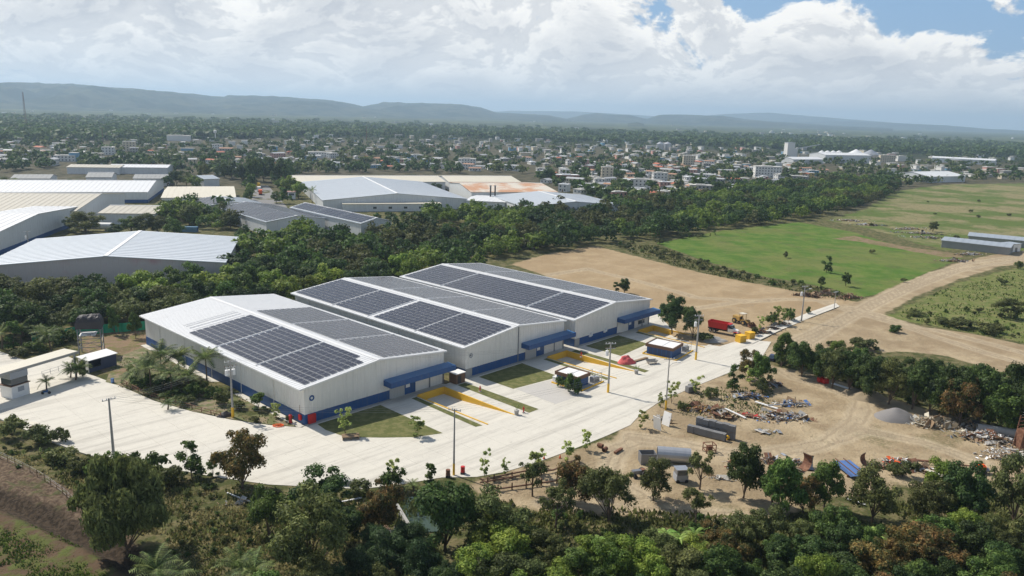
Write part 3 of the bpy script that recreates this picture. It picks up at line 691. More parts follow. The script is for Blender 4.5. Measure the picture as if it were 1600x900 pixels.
# ------------------------------------------------------------------ other industrial buildings
def shed(A, B, ridge=None, C=None, Wd=None, eh=7.0, rise=2.5, label='', roofm=None, wallm=None, base=None, mono=False, wins=0, group='warehouses among the trees', panels=False, caps=True, flip=False, name='warehouse', cat='warehouse'):
    A3, B3 = G(*A, eh), G(*B, eh); ex = (B3 - A3); ex.z = 0; L = ex.length; ex.normalize(); ey = Vector((-ex.y, ex.x, 0))
    P = G(*ridge, eh + rise) if ridge else G(*(C or A), eh)
    wv = Wd or (P - A3).dot(ey); W = wv * (2 if (ridge and not mono) else 1)
    if W < 0 or (Wd and ey.y < 0):                      # make the local y axis point across the building
        A3 = B3; ex = -ex; ey = -ey; W = abs(W)
    root = thing(name, label, cat, (A3.x, A3.y, 0), math.atan2(ex.y, ex.x), group)
    roofm = roofm or M_WHITEROOF; wallm = wallm or M_CLADG
    o_ = .5; hz = lambda y: eh - .1 + rise * (1 - abs(y - W / 2) / (W / 2)) if not mono else eh - .1 + rise * y / W
    for p_, q_, f in (((o_, o_), (L - o_, o_), lambda s: hz(0)), ((L - o_, o_), (L - o_, W - o_), None), ((L - o_, W - o_), (o_, W - o_), lambda s: hz(W)), ((o_, W - o_), (o_, o_), None)):
        mb = MB()
        if f: wall_panel(mb, p_, q_, 0, 0, f, rib=2.0)
        else:
            for a_, b_ in ((0, .5), (.5, 1)):
                pa = (p_[0], p_[1] + (q_[1] - p_[1]) * a_); pb = (p_[0], p_[1] + (q_[1] - p_[1]) * b_)
                wall_panel(mb, pa, pb, 0, 0, (lambda s, pa=pa, pb=pb: hz(pa[1] + (pb[1] - pa[1]) * s)), rib=2.0)
        part('wall', mb, wallm, root)
    if base:
        mb = MB()
        for x0, x1, y0, y1 in ((o_ - .1, L - o_ + .1, o_ - .1, o_), (o_ - .1, L - o_ + .1, W - o_, W - o_ + .1), (o_ - .12, o_ - .02, o_, W - o_), (L - o_ + .06, L - o_ + .14, o_, W - o_)): mb.box(x0, x1, y0, y1, 0, 2.0)
        part('base_wall', mb, base, root)
    sides = (0, 1) if not mono else (0,)
    for s in sides:
        mb = MB(); g = (lambda y: y) if s == 0 else (lambda y: W - y); e = W / 2 if not mono else W; S = rise / e
        n = max(1, int(L / 3.0))
        mb.add([(0, g(0), eh), (L, g(0), eh), (L, g(e), eh + rise), (0, g(e), eh + rise)] + [(0, g(0), eh - .3), (L, g(0), eh - .3), (L, g(e), eh + rise - .3), (0, g(e), eh + rise - .3)],
               [(0, 1, 2, 3), (7, 6, 5, 4), (0, 4, 5, 1), (1, 5, 6, 2), (3, 2, 6, 7), (0, 3, 7, 4)])
        for k in range(1, n):
            x = L * k / n; mb.add([(x - .045, g(.1), eh + S * .1 + .01), (x + .045, g(.1), eh + S * .1 + .01), (x + .045, g(e - .2), eh + rise + .0), (x - .045, g(e - .2), eh + rise + .0),
                (x - .045, g(.1), eh + S * .1 + .1), (x + .045, g(.1), eh + S * .1 + .1), (x + .045, g(e - .2), eh + rise + .08), (x - .045, g(e - .2), eh + rise + .08)], [(4, 5, 6, 7), (0, 4, 7, 3), (1, 2, 6, 5), (0, 1, 5, 4)])
        part('roof_slope', mb, roofm, root)
        if panels and (s == 0 or panels == 2):
            mb = MB(); y = 1.2
            while y < e - 1.2:
                for xa, xb in ((1.5, L * .34), (L * .35, L * .67), (L * .68, L - 1.5)):
                    z = lambda yy: eh + S * yy + .22
                    mb.face([(xa, g(y), z(y)), (xb, g(y), z(y)), (xb, g(y + 1.25), z(y + 1.25)), (xa, g(y + 1.25), z(y + 1.25))])
                y += 1.75
            part('solar_panels', mb, M_PANEL, root)['kind'] = 'stuff'
    if not mono and caps:
        mb = MB(); mb.box(-.05, L + .05, W / 2 - .7, W / 2 + .7, eh + rise - .02, eh + rise + .12); part('ridge_cap', mb, M_WHITE, root)
    for k in range(wins):
        mb = MB(); x = L * (.32 + .62 * k / max(1, wins - 1)) if wins > 1 else L / 2; mb.box(x - 1.1, x + 1.1, o_ - .12, o_ - .07, eh - 3.2, eh - 1.9); part('window', mb, M_GLASS, root)
    root['L'] = L; root['W'] = W
    print(label[:40], 'L %.0f W %.0f' % (L, W)); del root['L']; del root['W']
    return root
M_CLADG = mat('grey white cladding', (.66, .68, .69), .55, var=.06, vscale=.2, dirt=.12, streak=.2)
M_ROOFB = mat('beige metal roof', (.46, .43, .36), .6, var=.08, vscale=.1, dirt=.2)
M_ROOFC = mat('cream metal roof', (.60, .56, .46), .6, var=.06, vscale=.1, dirt=.15)
M_ROOFG = mat('grey metal roof', (.42, .46, .50), .42, metal=.25, var=.08, vscale=.1, dirt=.12)
M_ROOFD = mat('dark grey roof', (.26, .27, .27), .7, var=.15, vscale=.1)
M_RUSTROOF = mat('rusting cream roof', (.60, .55, .47), .7, color2=(.50, .27, .15), vscale=.07, cthr=(.40, .60), var=.1)
M_ROOFL = mat('pale galvanised roof', (.58, .62, .66), .42, metal=.15, var=.10, vscale=.08, dirt=.1)
M_PINKW = mat('grey wall stained pink', (.50, .47, .48), .6, color2=(.48, .30, .33), vscale=.03, cthr=(.54, .66))
sh1 = shed((353, 410), (375, 370), ridge=(170, 396), eh=8, rise=3, label='pale galvanised gabled warehouse behind the trees at far left', roofm=M_ROOFL, wallm=M_PINKW)
shed((118, 330), (-90, 329), ridge=(166.6, 302.4), eh=8, rise=4.5, label='long beige roofed warehouse at left, above the white tank', roofm=M_ROOFB)
shed((-25, 373), (-120, 373), ridge=(43, 333.6), eh=9, rise=3, label='white roofed warehouse cut by the left edge with small dark windows', base=M_BLUE, caps=False)
shed((231, 300), (-80, 300), ridge=(252, 282), eh=7, rise=4, label='long white roofed warehouse behind a hedge at left', base=M_BLUE)
shed((242, 334), (152, 333), ridge=(257, 321.6), eh=6, rise=2, label='small beige roofed shed right of the long beige warehouse', roofm=M_ROOFB)
shed((369, 308), (251, 309), C=(383, 291), eh=6, rise=1, label='low cream roofed building left of the street', roofm=M_ROOFC, caps=False)
shed((415, 347), (337.5, 323.4), ridge=(463, 337), eh=7, rise=2.2, label='solar roofed warehouse left of the one with the tall gable end', roofm=M_ROOFG, panels=2)
shed((316, 322.5), (289, 313), ridge=(363, 314), eh=7, rise=2, label='smallest solar roofed warehouse, behind the other two among trees', roofm=M_ROOFG, panels=1)
shed((563.5, 349.4), (452, 324), ridge=(596, 342), eh=8, rise=2.2, label='solar roofed warehouse with tall pale gable end by the street', roofm=M_ROOFG, panels=1)
shed((690, 318), (535, 318.8), C=(680, 308.7), eh=5, rise=1.2, label='long low cream roofed block with a row of five windows', roofm=M_ROOFC, mono=True, wins=5)
shed((503.4, 312.8), (471, 284), ridge=(611.4, 297.4), eh=7, rise=4, label='widest white gabled warehouse behind the low cream block', roofm=M_ROOFL)
shed((697, 284), (460, 284), ridge=(687, 274.6), eh=7, rise=2.5, label='long cream roof rising behind the widest white warehouse', roofm=M_ROOFC)
shed((814.7, 284.5), (701, 284), ridge=(801.6, 275), eh=7, rise=2.5, label='cream roofed warehouse behind the rusty roof', roofm=M_ROOFC)
shed((872.5, 300), (736, 300), ridge=(849, 286), eh=8, rise=3, label='warehouse with rust stained cream roof', roofm=M_RUSTROOF)
shed((818, 323), (767, 305.5), ridge=(902, 315), eh=7, rise=3, label='pale grey gabled warehouse at the right end of the industrial park', roofm=M_ROOFL)
shed((790, 316), (727, 313), C=(774, 306), eh=6, rise=.8, label='flat roofed white annex below the two dark chimneys', caps=False)
shed((187, 262), (103, 261), Wd=30, eh=6, rise=1.5, label='weathered grey beige roof left of the wide white gable', roofm=M_ROOFB, caps=False)
shed((262, 262), (167, 261), Wd=34, eh=6, rise=1.5, label='wide white gabled roof at the edge of the town trees')
shed((175, 277), (133, 277), Wd=34, eh=6, rise=2.5, label='dark grey gabled shed left of its lighter twin', roofm=M_ROOFD)
shed((262, 279), (207, 279), Wd=34, eh=6, rise=2, label='grey hipped shed behind the long white warehouse', roofm=M_ROOFD, caps=False)
shed((78, 279), (15, 279), Wd=30, eh=5, rise=2, label='dark roofed shed near the upper left edge', roofm=M_ROOFD, caps=False)
shed((344, 279), (318, 280), Wd=26, eh=6, rise=2, label='small pale gabled shed beside the cream roofed building', roofm=M_ROOFG, caps=False)
shed((381, 263), (333, 262), Wd=30, eh=6, rise=2, label='grey roofed shed among the trees left of the street', roofm=M_ROOFG, caps=False)
# cattle sheds by the dirt road
shed((1580, 387), (1470, 375), C=(1586, 381), eh=4, rise=1.0, label='nearer of two long low grey barns beside the dirt road', roofm=M_ROOFG, caps=False, wallm=M_ROOFD, group='barns by the dirt road', name='barn', cat='barn')
shed((1640, 380), (1512, 368), C=(1640, 374), eh=4, rise=1.0, label='farther of two long low grey barns beside the dirt road', roofm=M_ROOFG, caps=False, wallm=M_ROOFD, group='barns by the dirt road', name='barn', cat='barn')
g_ = G(1578, 392); t_ = thing('shed', 'small white block shed at the end of the nearer barn', 'shed', (g_.x, g_.y, 0), .5)
mb = MB(); mb.box(-4, 4, -3, 3, 0, 4); part('wall', mb, M_WHITE, t_); mb = MB(); mb.box(-4.3, 4.3, -3.3, 3.3, 4, 4.25); part('roof', mb, M_ROOFG, t_); mb = MB(); mb.box(-1, 1, -3.06, -2.98, 0, 2.2); part('door', mb, M_DARKTRIM, t_)
# white gas tank on saddles
g_ = G(150, 361); t_ = thing('gas_tank', 'long white horizontal gas tank behind the pale warehouse', 'tank', (g_.x, g_.y, 0), .12)
mb = MB(); n = 18; prof = [(-9.2, .3), (-8.9, 1.0), (-8.3, 1.5), (-7.5, 1.7), (7.5, 1.7), (8.3, 1.5), (8.9, 1.0), (9.2, .3)]
vs = [(x, r__ * math.cos(6.2832 * k / n), 2.6 + r__ * math.sin(6.2832 * k / n)) for x, r__ in prof for k in range(n)]
mb.add(vs, [(j * n + k, j * n + (k + 1) % n, (j + 1) * n + (k + 1) % n, (j + 1) * n + k)[::-1] for j in range(len(prof) - 1) for k in range(n)] + [tuple(range(n)), tuple(range((len(prof) - 1) * n, len(prof) * n))[::-1]])
part('tank_shell', mb, M_WHITE, t_)
for x in (-5, 5): mb = MB(); mb.box(x - .3, x + .3, -1.4, 1.4, 0, 1.6); part('saddle', mb, M_CONCG, t_)
# twin chimneys
for x, y in ((766, 322), (773, 322)):
    g_ = G(x, y); t_ = thing('chimney', 'dark steel chimney, the %s of a pair over the white annex' % ('left' if x < 770 else 'right'), 'chimney', (g_.x, g_.y, 0), 0, 'twin dark chimneys')
    mb = MB(); mb.tube((0, 0, 0), (0, 0, 14), .55, .5, n=8); part('stack', mb, M_TARP, t_); mb = MB(); mb.tube((0, 0, 13.6), (0, 0, 14.4), .7, n=8); part('cap', mb, M_DARKTRIM, t_)
# street of the industrial park
struct(sheet('street', gpoly([(399, 290), (419, 290), (449, 324), (438, 330), (408, 330), (392, 318)]), .06, mat('worn asphalt', (.20, .195, .19), .9, var=.12, coords='World')))
# white car-park cars at far left
def car_mesh(body):
    mb = MB(); secs = [(-2.2, .55, .85), (-2.05, .35, .95), (-1.3, .3, 1.0), (1.9, .3, 1.0), (2.2, .5, .85)]
    mb.prism([(-2.2, -.8), (-2.0, -.9), (2.0, -.9), (2.2, -.75), (2.2, .75), (2.0, .9), (-2.0, .9), (-2.2, .8)], .35, .92); return mb
def make_car(label, g, rz, paint, group=None, auto=False):
    t_ = thing('parked_car', label, 'car', (g[0], g[1], .03), rz, group, auto)
    part('body', car_mesh(0), paint, t_)
    mb = MB(); lo = [(-1.7, -.8), (1.0, -.8), (1.0, .8), (-1.7, .8)]; hi = [(-1.2, -.62), (.35, -.62), (.35, .62), (-1.2, .62)]
    mb.add([(x, y, .92) for x, y in lo] + [(x, y, 1.42) for x, y in hi], [(0, 1, 5, 4), (1, 2, 6, 5), (2, 3, 7, 6), (3, 0, 4, 7)]); part('windows', mb, M_GLASS, t_)
    mb = MB(); mb.add([(x, y, 1.42) for x, y in hi] + [(x, y, 1.5) for x, y in hi], [(4, 5, 6, 7), (0, 1, 5, 4), (1, 2, 6, 5), (2, 3, 7, 6), (3, 0, 4, 7)]); part('roof', mb, paint, t_)
    for x in (-1.35, 1.35):
        for y in (-.88, .88): mb = MB(); mb.tube((x, y - .1, .33), (x, y + .1, .33), .33, n=10); part('wheel', mb, M_BLACK, t_)
    return t_
make_car('white pickup parked beside the white roofed warehouse at left', G(22, 396), 1.1, M_WHITE)
make_car('blue grey car parked left of the white one', G(2, 392), 1.2, M_GREYPAINT)
make_car('dark car half hidden under the roadside trees', G(1207, 562), 1.0, mat('dark blue car paint', (.03, .04, .09), .3))
# trucks on the street
for k, (x, y, p_, lab) in enumerate([(407, 304, M_ORANGE, 'orange truck standing along the street of the industrial park'), (405, 299, M_WHITE, 'white box truck behind the orange truck on the street'), (404, 293, M_YEL2, 'yellow truck farthest along the street')]):
    g_ = G(x, y); t_ = thing('truck', lab, 'truck', (g_.x, g_.y, .06), 1.9, 'trucks on the street')
    mb = MB(); mb.box(-4, 1.8, -1.25, 1.25, .9, 3.6); part('cargo_box', mb, p_, t_); mb = MB(); mb.box(2.0, 4, -1.15, 1.15, .6, 2.7); part('cab', mb, M_WHITE, t_)
    for xx in (-3, -1.8, 3): mb = MB(); mb.tube((xx, -1.2, .5), (xx, 1.2, .5), .5, n=8); part('wheels', mb, M_BLACK, t_)
g_ = G(456, 311); t_ = thing('guard_booth', 'small pink roofed guard booth at the street corner', 'booth', (g_.x, g_.y, 0), .2)
mb = MB(); mb.box(-2.5, 2.5, -2, 2, 0, 5); part('wall', mb, M_CLADG, t_); mb = MB(); mb.box(-3, 3, -2.5, 2.5, 5, 5.5); part('roof', mb, mat('faded pink roof', (.5, .3, .28), .7), t_); mb = MB(); mb.box(-1.8, 1.8, -2.08, -2.0, 2.8, 4.2); part('window', mb, M_GLASS, t_)
g_ = G(290, 362); t_ = thing('container', 'blue shipping container half hidden behind the pale warehouse', 'container', (g_.x, g_.y, 0), .1)
mb = MB(); mb.box(-6, 6, -1.3, 1.3, 0, 2.6); [mb.box(x, x + .12, -1.36, -1.3, .1, 2.5) for x in np.arange(-5.9, 5.9, .5)]; part('body', mb, mat('teal blue paint', (.10, .22, .33), .5), t_); mb = MB(); mb.box(5.98, 6.05, -1.2, 1.2, .1, 2.5); part('door', mb, M_BLUE, t_)
# ------------------------------------------------------------------ utility poles and wires
POLES = []
def pole(px, py, h, label, transformers=0, cross=1, band=True, r=.2, rz=0.6, lamp=False):
    g = G(px, py); t_ = thing('utility_pole', label, 'utility pole', (g.x, g.y, 0), rz, 'utility poles')
    mb = MB(); mb.tube((0, 0, -.3), (0, 0, h), r * 1.35, r * .75, n=10); part('shaft', mb, M_CONCG, t_)
    if band: mb = MB(); mb.tube((0, 0, 0), (0, 0, 2.2), r * 1.5, r * 1.42, n=10); part('painted_base', mb, M_YEL2, t_)
    for k in range(cross):
        z = h - .35 - 1.1 * k; mb = MB(); mb.box(-1.2, 1.2, -.07, .07, z, z + .12)
        c = part('crossarm', mb, M_STEEL, t_)
        for x in (-1.1, -.4, .4, 1.1): mb = MB(); mb.tube((x, 0, z + .12), (x, 0, z + .45), .09, .05, n=6); link('insulator', mb.mesh('insulator', M_WHITE if k == 0 else M_BROWN), c)
    for k in range(transformers):
        a = (-.65, .65, 0)[k]; mb = MB(); mb.tube((a, .45, h - 3.3), (a, .45, h - 2.1), .38, n=12); mb.tube((a, .45, h - 2.1), (a, .45, h - 1.75), .08, n=6); part('transformer', mb, M_WHITE, t_)
    if lamp:
        mb = MB(); mb.path([(0, 0, h - 2), (.8, 0, h - 1.2), (2.2, 0, h - 1.0)], .05, 5); part('lamp_arm', mb, M_STEEL, t_); mb = MB(); mb.box(1.9, 2.7, -.15, .15, h - 1.1, h - .95); part('lamp_head', mb, M_WHITE, t_)
    p = Vector((g.x, g.y, h)); POLES.append(p); return p
p1 = pole(178, 715, 11.5, 'grey utility pole without yellow base in the wide concrete apron at left', band=False, rz=.9)
p2 = pole(364, 652, 12.4, 'utility pole carrying transformers beside the long wall of the nearest warehouse', 3, 2, rz=.6)
p3 = pole(709, 742, 12.6, 'thin utility pole at the lower edge of the concrete road with small yellow base', r=.15, rz=-.3)
p4 = pole(950, 613, 12.2, 'utility pole with yellow base beside the shrub covered switch house', 1, 2, rz=.1)
p5 = pole(1040, 640, 12.0, 'thin utility pole with yellow base among saplings across the road', cross=1, r=.14, rz=.2, lamp=True)
p6 = pole(1087, 562, 12.5, 'utility pole with yellow base beside the blue switch house', 1, 2, rz=.1)
p7 = pole(1252, 502, 11.8, 'utility pole standing along the dirt road kerb', 1, 1, band=False, rz=.4, lamp=True)
p8 = pole(1303, 484, 6.5, 'short bare pole at the far end of the kerb', cross=1, band=False, r=.1)
pole(46, 398, 10, 'utility pole in the car park beside the white roofed warehouse', 1, 1, band=False)
def wire(a, b, offs, sag, label, grp='overhead wires'):
    d = (b - a); s_ = Vector((-d.y, d.x, 0)).normalized(); mb = MB(); pts = []
    for k in range(15):
        t_ = k / 14; pts.append(a.lerp(b, t_) + s_ * offs + Vector((0, 0, -4 * sag * t_ * (1 - t_))))
    mb.path(pts, .013, 4); o = link('overhead_wire', mb.mesh('overhead_wire', M_DARKTRIM)); tag(o, label, 'wire', grp)
z1 = Vector((0, 0, -.1))
edge1 = G(-60, 560, 9); 
for (a, b, nm) in ((p1, p2, 'between the apron pole and the transformer pole'), (p2, p4, 'from the transformer pole past the nearest warehouse front'), (p4, p6, 'between the two poles with yellow bases beside the switch houses'), (p6, p7, 'from the blue switch house pole to the dirt road pole'), (p7, p8, 'from the dirt road pole to the short pole'), (p1, p3, 'from the apron pole to the thin lower pole'), (p3, p5, 'from the thin lower pole to the pole among saplings')):
    for o_, w_ in ((-1.0, 'left'), (.0, 'middle'), (1.0, 'right')): wire(a, b, o_, 1.1, 'thin %s wire %s' % (w_, nm))

# ------------------------------------------------------------------ switch houses beside the yard
def px_frame(front, right, left, z):
    c, r_, l_ = G(*front, z), G(*right, z), G(*left, z); ex = r_ - c; ey = l_ - c
    return c, math.atan2(ex.y, ex.x), ex.length, ey.length
def switch_house(front, right, left, label, doors):
    c, rz, a, b = px_frame(front, right, left, 3.0)
    t_ = thing('switch_house', label, 'switch house', (c.x, c.y, 0), rz, 'blue walled switch houses')
    e = .35
    for x0, x1, y0, y1 in ((e, a - e, e, e + .15), (e, a - e, b - e - .15, b - e), (e, e + .15, e + .15, b - e - .15), (a - e - .15, a - e, e + .15, b - e - .15)):
        mb = MB(); mb.box(x0, x1, y0, y1, .1, 2.3); part('wall', mb, M_BLUE, t_)
    for x0, x1, y0, y1 in ((0, a, 0, .25), (0, a, b - .25, b), (0, .25, .25, b - .25), (a - .25, a, .25, b - .25)):
        mb = MB(); mb.box(x0, x1, y0, y1, 2.2, 3.05); part('cornice', mb, M_BROWN, t_)
    mb = MB(); mb.box(.25, a - .25, .25, b - .25, 2.7, 2.85); mb.box(.25, a - .25, b * .45, b * .45 + .08, 2.85, 2.95); part('roof', mb, M_WHITE, t_)
    for k in range(doors):
        y = e + .6 + k * (b - 2 * e - 1) / max(1, doors)
        mb = MB(); mb.box(e - .06, e + .01, y, y + 1.0, .15, 2.05); part('louvred_door', mb, mat('dark blue grille', (.02, .05, .14), .6), t_)
    mb = MB(); mb.box(a - e, a - e + .06, b * .3, b * .3 + 1.1, .1, 2.1); part('door', mb, M_BLUECAN, t_)
    return c, rz, a, b
def pad(c, rz, x0, x1, y0, y1, label):
    t_ = thing('equipment_pad', label, 'equipment pad', (c.x, c.y, 0), rz, 'equipment pads with yellow kerbs')
    mb = MB(); mb.box(x0, x1, y0, y1, -.1, .10); part('slab', mb, M_CONCG, t_)
    for a0, a1, b0, b1 in ((x0, x1, y0 - .2, y0), (x0 - .2, x0, y0, y1), (x0, x1, y1, y1 + .2)):
        mb = MB(); mb.box(a0, a1, b0, b1, -.1, .3); part('kerb', mb, M_YEL2, t_)
    # transformer cabinets and pipe frame
    for k in range(3):
        mb = MB(); x = x1 - 3.0 + k * 1.0; mb.box(x, x + .75, y0 + 1.0, y0 + 2.0, .1, 1.6 - .15 * k)
        for q in range(5): mb.box(x + .06 + q * .14, x + .11 + q * .14, y0 + .93, y0 + 1.0, .3, 1.3)
        part('transformer_cabinet', mb, M_STEEL, t_)
    for x, y in ((x1 - 3.4, y0 + .4), (x1 - .3, y0 + .4), (x1 - .3, y0 + 3.2), (x1 - 3.4, y0 + 3.2)):
        mb = MB(); mb.tube((x, y, .1), (x, y, 2.6), .06, n=6); part('frame_post', mb, M_STEEL, t_)
    for pa, pb in (((x1 - 3.4, y0 + .4), (x1 - .3, y0 + .4)), ((x1 - .3, y0 + .4), (x1 - .3, y0 + 3.2)), ((x1 - 3.4, y0 + 3.2), (x1 - .3, y0 + 3.2))):
        mb = MB(); mb.tube((*pa, 2.5), (*pb, 2.5), .05, n=6); mb.tube((*pa, 1.3), (*pb, 1.3), .04, n=6); part('frame_rail', mb, M_STEEL, t_)
c, rz, a, b = switch_house((903, 590), (923, 582), (870.5, 578.5), 'switch house half hidden by shrubs in front of the middle warehouse', 2)
pad(c, rz, -.4, a + 3.8, -1.3, b + .4, 'equipment pad with pipe frame around the shrub covered switch house'); SH1 = (c, rz, a, b)
c, rz, a, b = switch_house((1052, 545), (1068, 536), (1019.5, 533), 'blue switch house with brown cornice in front of the farthest warehouse', 5)
pad(c, rz, -.4, a + 4.2, -1.2, b + .4, 'equipment pad with pipe frame around the clear blue switch house')
g_ = G(868.5, 598); t_ = thing('water_cistern', 'white box cabinet left of the shrub covered switch house', 'cabinet', (g_.x, g_.y, .1), YAW)
mb = MB(); mb.box(-.7, .7, -.5, .5, 0, 1.5); mb.box(-.75, .75, -.55, .55, 1.5, 1.6); part('body', mb, M_WHITE, t_); mb = MB(); mb.box(-.5, .5, -.54, -.5, .2, 1.3); part('door', mb, M_CLADG, t_)
# dark clad pump hut by the nearest warehouse corner
h0 = l2w(0, 40.6, -2.6); t_ = thing('pump_hut', 'dark clad pump hut with white roof between the nearest and middle warehouse', 'hut', (*h0, 0), YAW)
for q in ((0, 2.9, 0, .08), (0, 2.9, 2.4, 2.48), (0, .08, .08, 2.4), (2.82, 2.9, .08, 2.4)):
    mb = MB(); mb.box(*q, 0, 2.5)
    part('wall', mb, M_BROWN, t_)
mb = MB(); mb.box(-.15, 3.05, -.15, 2.65, 2.5, 2.65); part('roof', mb, M_WHITE, t_); mb = MB(); mb.box(.5, 1.6, -.05, -.0, .1, 2.1); part('door', mb, M_TARP, t_)
# big palm planters, hydrants along the lawns
def hydrant(u, v, i, label):
    t_ = thing('hydrant', label, 'hydrant', (*l2w(i, u, v), .03), .3, 'red standpipe hydrants')
    mb = MB(); mb.tube((0, 0, 0), (0, 0, 1.25), .14, n=8); mb.tube((0, 0, 1.25), (0, 0, 1.42), .17, .08, n=8); part('standpipe', mb, M_RED, t_)
    mb = MB(); mb.tube((-.32, 0, .9), (.32, 0, .9), .09, n=6); part('outlet', mb, M_RED, t_); mb = MB(); mb.box(-.3, .3, -.3, .3, 0, .12); part('base', mb, M_CONCG, t_)
def pl(px, py): u_, v_ = w2l(0, *G(px, py)[:2]); return u_, v_
hydrant(*pl(750, 612), 0, 'red standpipe hydrant near the corner column of the middle warehouse')
hydrant(*pl(818, 645), 0, 'red standpipe hydrant at the road end of the narrow lawn strip')
hydrant(*pl(908, 558), 0, 'red standpipe hydrant near the corner column of the farthest warehouse')
def planter(px, py, label):
    g = G(px, py); t_ = thing('planter', label, 'planter', (g.x, g.y, .03), 0, 'round planters at the lawn ends')
    mb = MB(); mb.tube((0, 0, 0), (0, 0, 1.0), .42, .55, n=12); part('pot', mb, M_CONCG, t_)
    mb = MB(); rs = random.Random(px)
    for k in range(14):
        a = rs.uniform(0, 6.28); r_ = rs.uniform(.4, .9); mb.face([(0, 0, 1.0), (math.cos(a + .15) * r_ * .6, math.sin(a + .15) * r_ * .6, 1.9), (math.cos(a) * r_, math.sin(a) * r_, 2.3 + rs.uniform(-.3, .5)), (math.cos(a - .15) * r_ * .6, math.sin(a - .15) * r_ * .6, 1.8)])
    part('leaves', mb, leafmat('planter leaves', (.05, .09, .025), (.12, .16, .05)), t_)
planter(807, 648, 'round grey planter at the end of the lawn strip beside the nearest dock ramp')
planter(994, 584, 'round grey planter at the lawn end beside the red tarpaulin')

# red tarpaulin heap, boards and barrow behind it
def heap(px, py, rx, ry, h, m, label, cat, name, seed=0, rough_=.25):
    g = G(px, py); n, k = 22, 9; V = []; rs = np.random.RandomState(seed)
    R_, A_ = np.meshgrid(np.linspace(0, 1, k), np.linspace(0, 2 * np.pi, n, endpoint=False)); x = R_ * np.cos(A_); y = R_ * np.sin(A_)
    nz_ = fbm(x * 2.2 + 5, y * 2.2 + 5 + seed, seed, 4) - .5; z = np.clip((1 - R_ ** 1.5) + nz_ * rough_ * 2 * (1 - R_ ** 4), -.02, 2) * h; z[:, -1] = -.15
    V = np.stack([x * rx * (1 + nz_ * rough_), y * ry * (1 + nz_ * rough_), z], -1)
    id_ = np.arange(n * k).reshape(n, k); F = np.stack([id_, np.roll(id_, -1, 0)], -1); F = np.stack([F[:, :-1, 0], F[:, 1:, 0], F[:, 1:, 1], F[:, :-1, 1]], -1).reshape(-1, 4)
    me = mesh_np(name, V.reshape(-1, 3), F, m, True); o = link(name, me, None, (g.x, g.y, 0), rs.rand() * .5); tag(o, label, cat); return o
heap(979, 567, 2.6, 1.8, 2.0, M_PINK, 'faded red tarpaulin heaped on the concrete near the farthest warehouse', 'tarpaulin', 'tarpaulin_heap', 3, .5)
def plank(px, py, L_, w_, t_, rz, m, label, cat='board', name='board', z=.06, tilt=0.0, group=None):
    g = G(px, py); o = link(name, MB().box(-L_ / 2, L_ / 2, -w_ / 2, w_ / 2, 0, t_).mesh(name, m), None, (g.x, g.y, z)); o.rotation_euler = (0, tilt, rz); tag(o, label, cat, group); return o
plank(1000, 563, 6.0, .8, .25, .75, M_WOOD, 'long weathered plank stack beside the red tarpaulin', z=.1)
g_ = G(1018, 568); t_ = thing('mixing_trough', 'grey mixing trough standing beside the plank stack', 'trough', (g_.x, g_.y, .05), .3)
mb = MB(); mb.add([(-1.6, -.8, 1.0), (1.6, -.8, 1.0), (1.6, .8, 1.0), (-1.6, .8, 1.0), (-1.2, -.5, .4), (1.2, -.5, .4), (1.2, .5, .4), (-1.2, .5, .4)], [(0, 1, 5, 4)[::-1], (1, 2, 6, 5)[::-1], (2, 3, 7, 6)[::-1], (3, 0, 4, 7)[::-1], (4, 5, 6, 7)]); part('basin', mb, M_CONCG, t_)
for x, y in ((-1.1, -.4), (1.1, -.4), (1.1, .4), (-1.1, .4)): mb = MB(); mb.box(x - .06, x + .06, y - .06, y + .06, 0, .5); part('leg', mb, M_RUST, t_)

# things by the front corner of the nearest warehouse
t_ = thing('fire_cabinet', 'tall red cabinet on the blue front wall beside the corner', 'cabinet', (*l2w(0, 1.75, .15), 0), YAW)
mb = MB(); mb.box(0, 1.7, -.35, .1, .05, 2.1); part('body', mb, M_RED, t_); mb = MB(); mb.box(.1, .82, -.39, -.35, .15, 2.0); part('door', mb, M_RED, t_); mb = MB(); mb.box(.88, 1.6, -.39, -.35, .15, 2.0); part('door', mb, M_RED, t_)
t_ = thing('fire_hose_box', 'slim red hose box on the side wall by the corner', 'hose box', (*l2w(0, .85, 1.6), .9), YAW)
mb = MB(); mb.box(-.25, .1, -.4, .4, 0, 1.1); part('body', mb, M_RED, t_); mb = MB(); mb.tube((-.1, 0, 1.1), (-.1, 0, 3.2), .04, n=5); part('pipe', mb, M_RUST, t_)
g_ = G(454, 661); t_ = thing('fire_cylinder', 'red standing cylinder on the path beside the nearest warehouse corner', 'cylinder', (g_.x, g_.y, 0), 0)
mb = MB(); mb.tube((0, 0, 0), (0, 0, 1.7), .36, n=12); mb.tube((0, 0, 1.7), (0, 0, 1.9), .36, .15, n=12); part('tank', mb, M_RED, t_); mb = MB(); mb.tube((0, 0, 1.9), (0, 0, 2.05), .08, n=6); part('valve', mb, M_BLACK, t_)
mb = MB(); rs = random.Random(4); pts = []
for k in range(60): a = k * .45; pts.append(((.9 + .25 * math.sin(a * .37)) * math.cos(a), (.6 + .2 * math.sin(a * .7)) * math.sin(a), .06 + .004 * k))
g_ = G(435, 666); mb.path(pts, .05, 4); o = link('fire_hose', mb.mesh('fire_hose', M_ORANGE), None, (g_.x, g_.y, 0)); tag(o, 'orange hose coiled on the concrete near the red cylinder', 'hose')
g_ = G(548, 685); t_ = thing('timber_crate', 'dark timber crate lying on the concrete in front of the sapling', 'crate', (g_.x, g_.y, .02), .25)
for k in range(6): mb = MB(); mb.box(-1.7, 1.7, -.9 + k * .31, -.65 + k * .31, .6, .68); part('slat', mb, M_WOOD, t_)
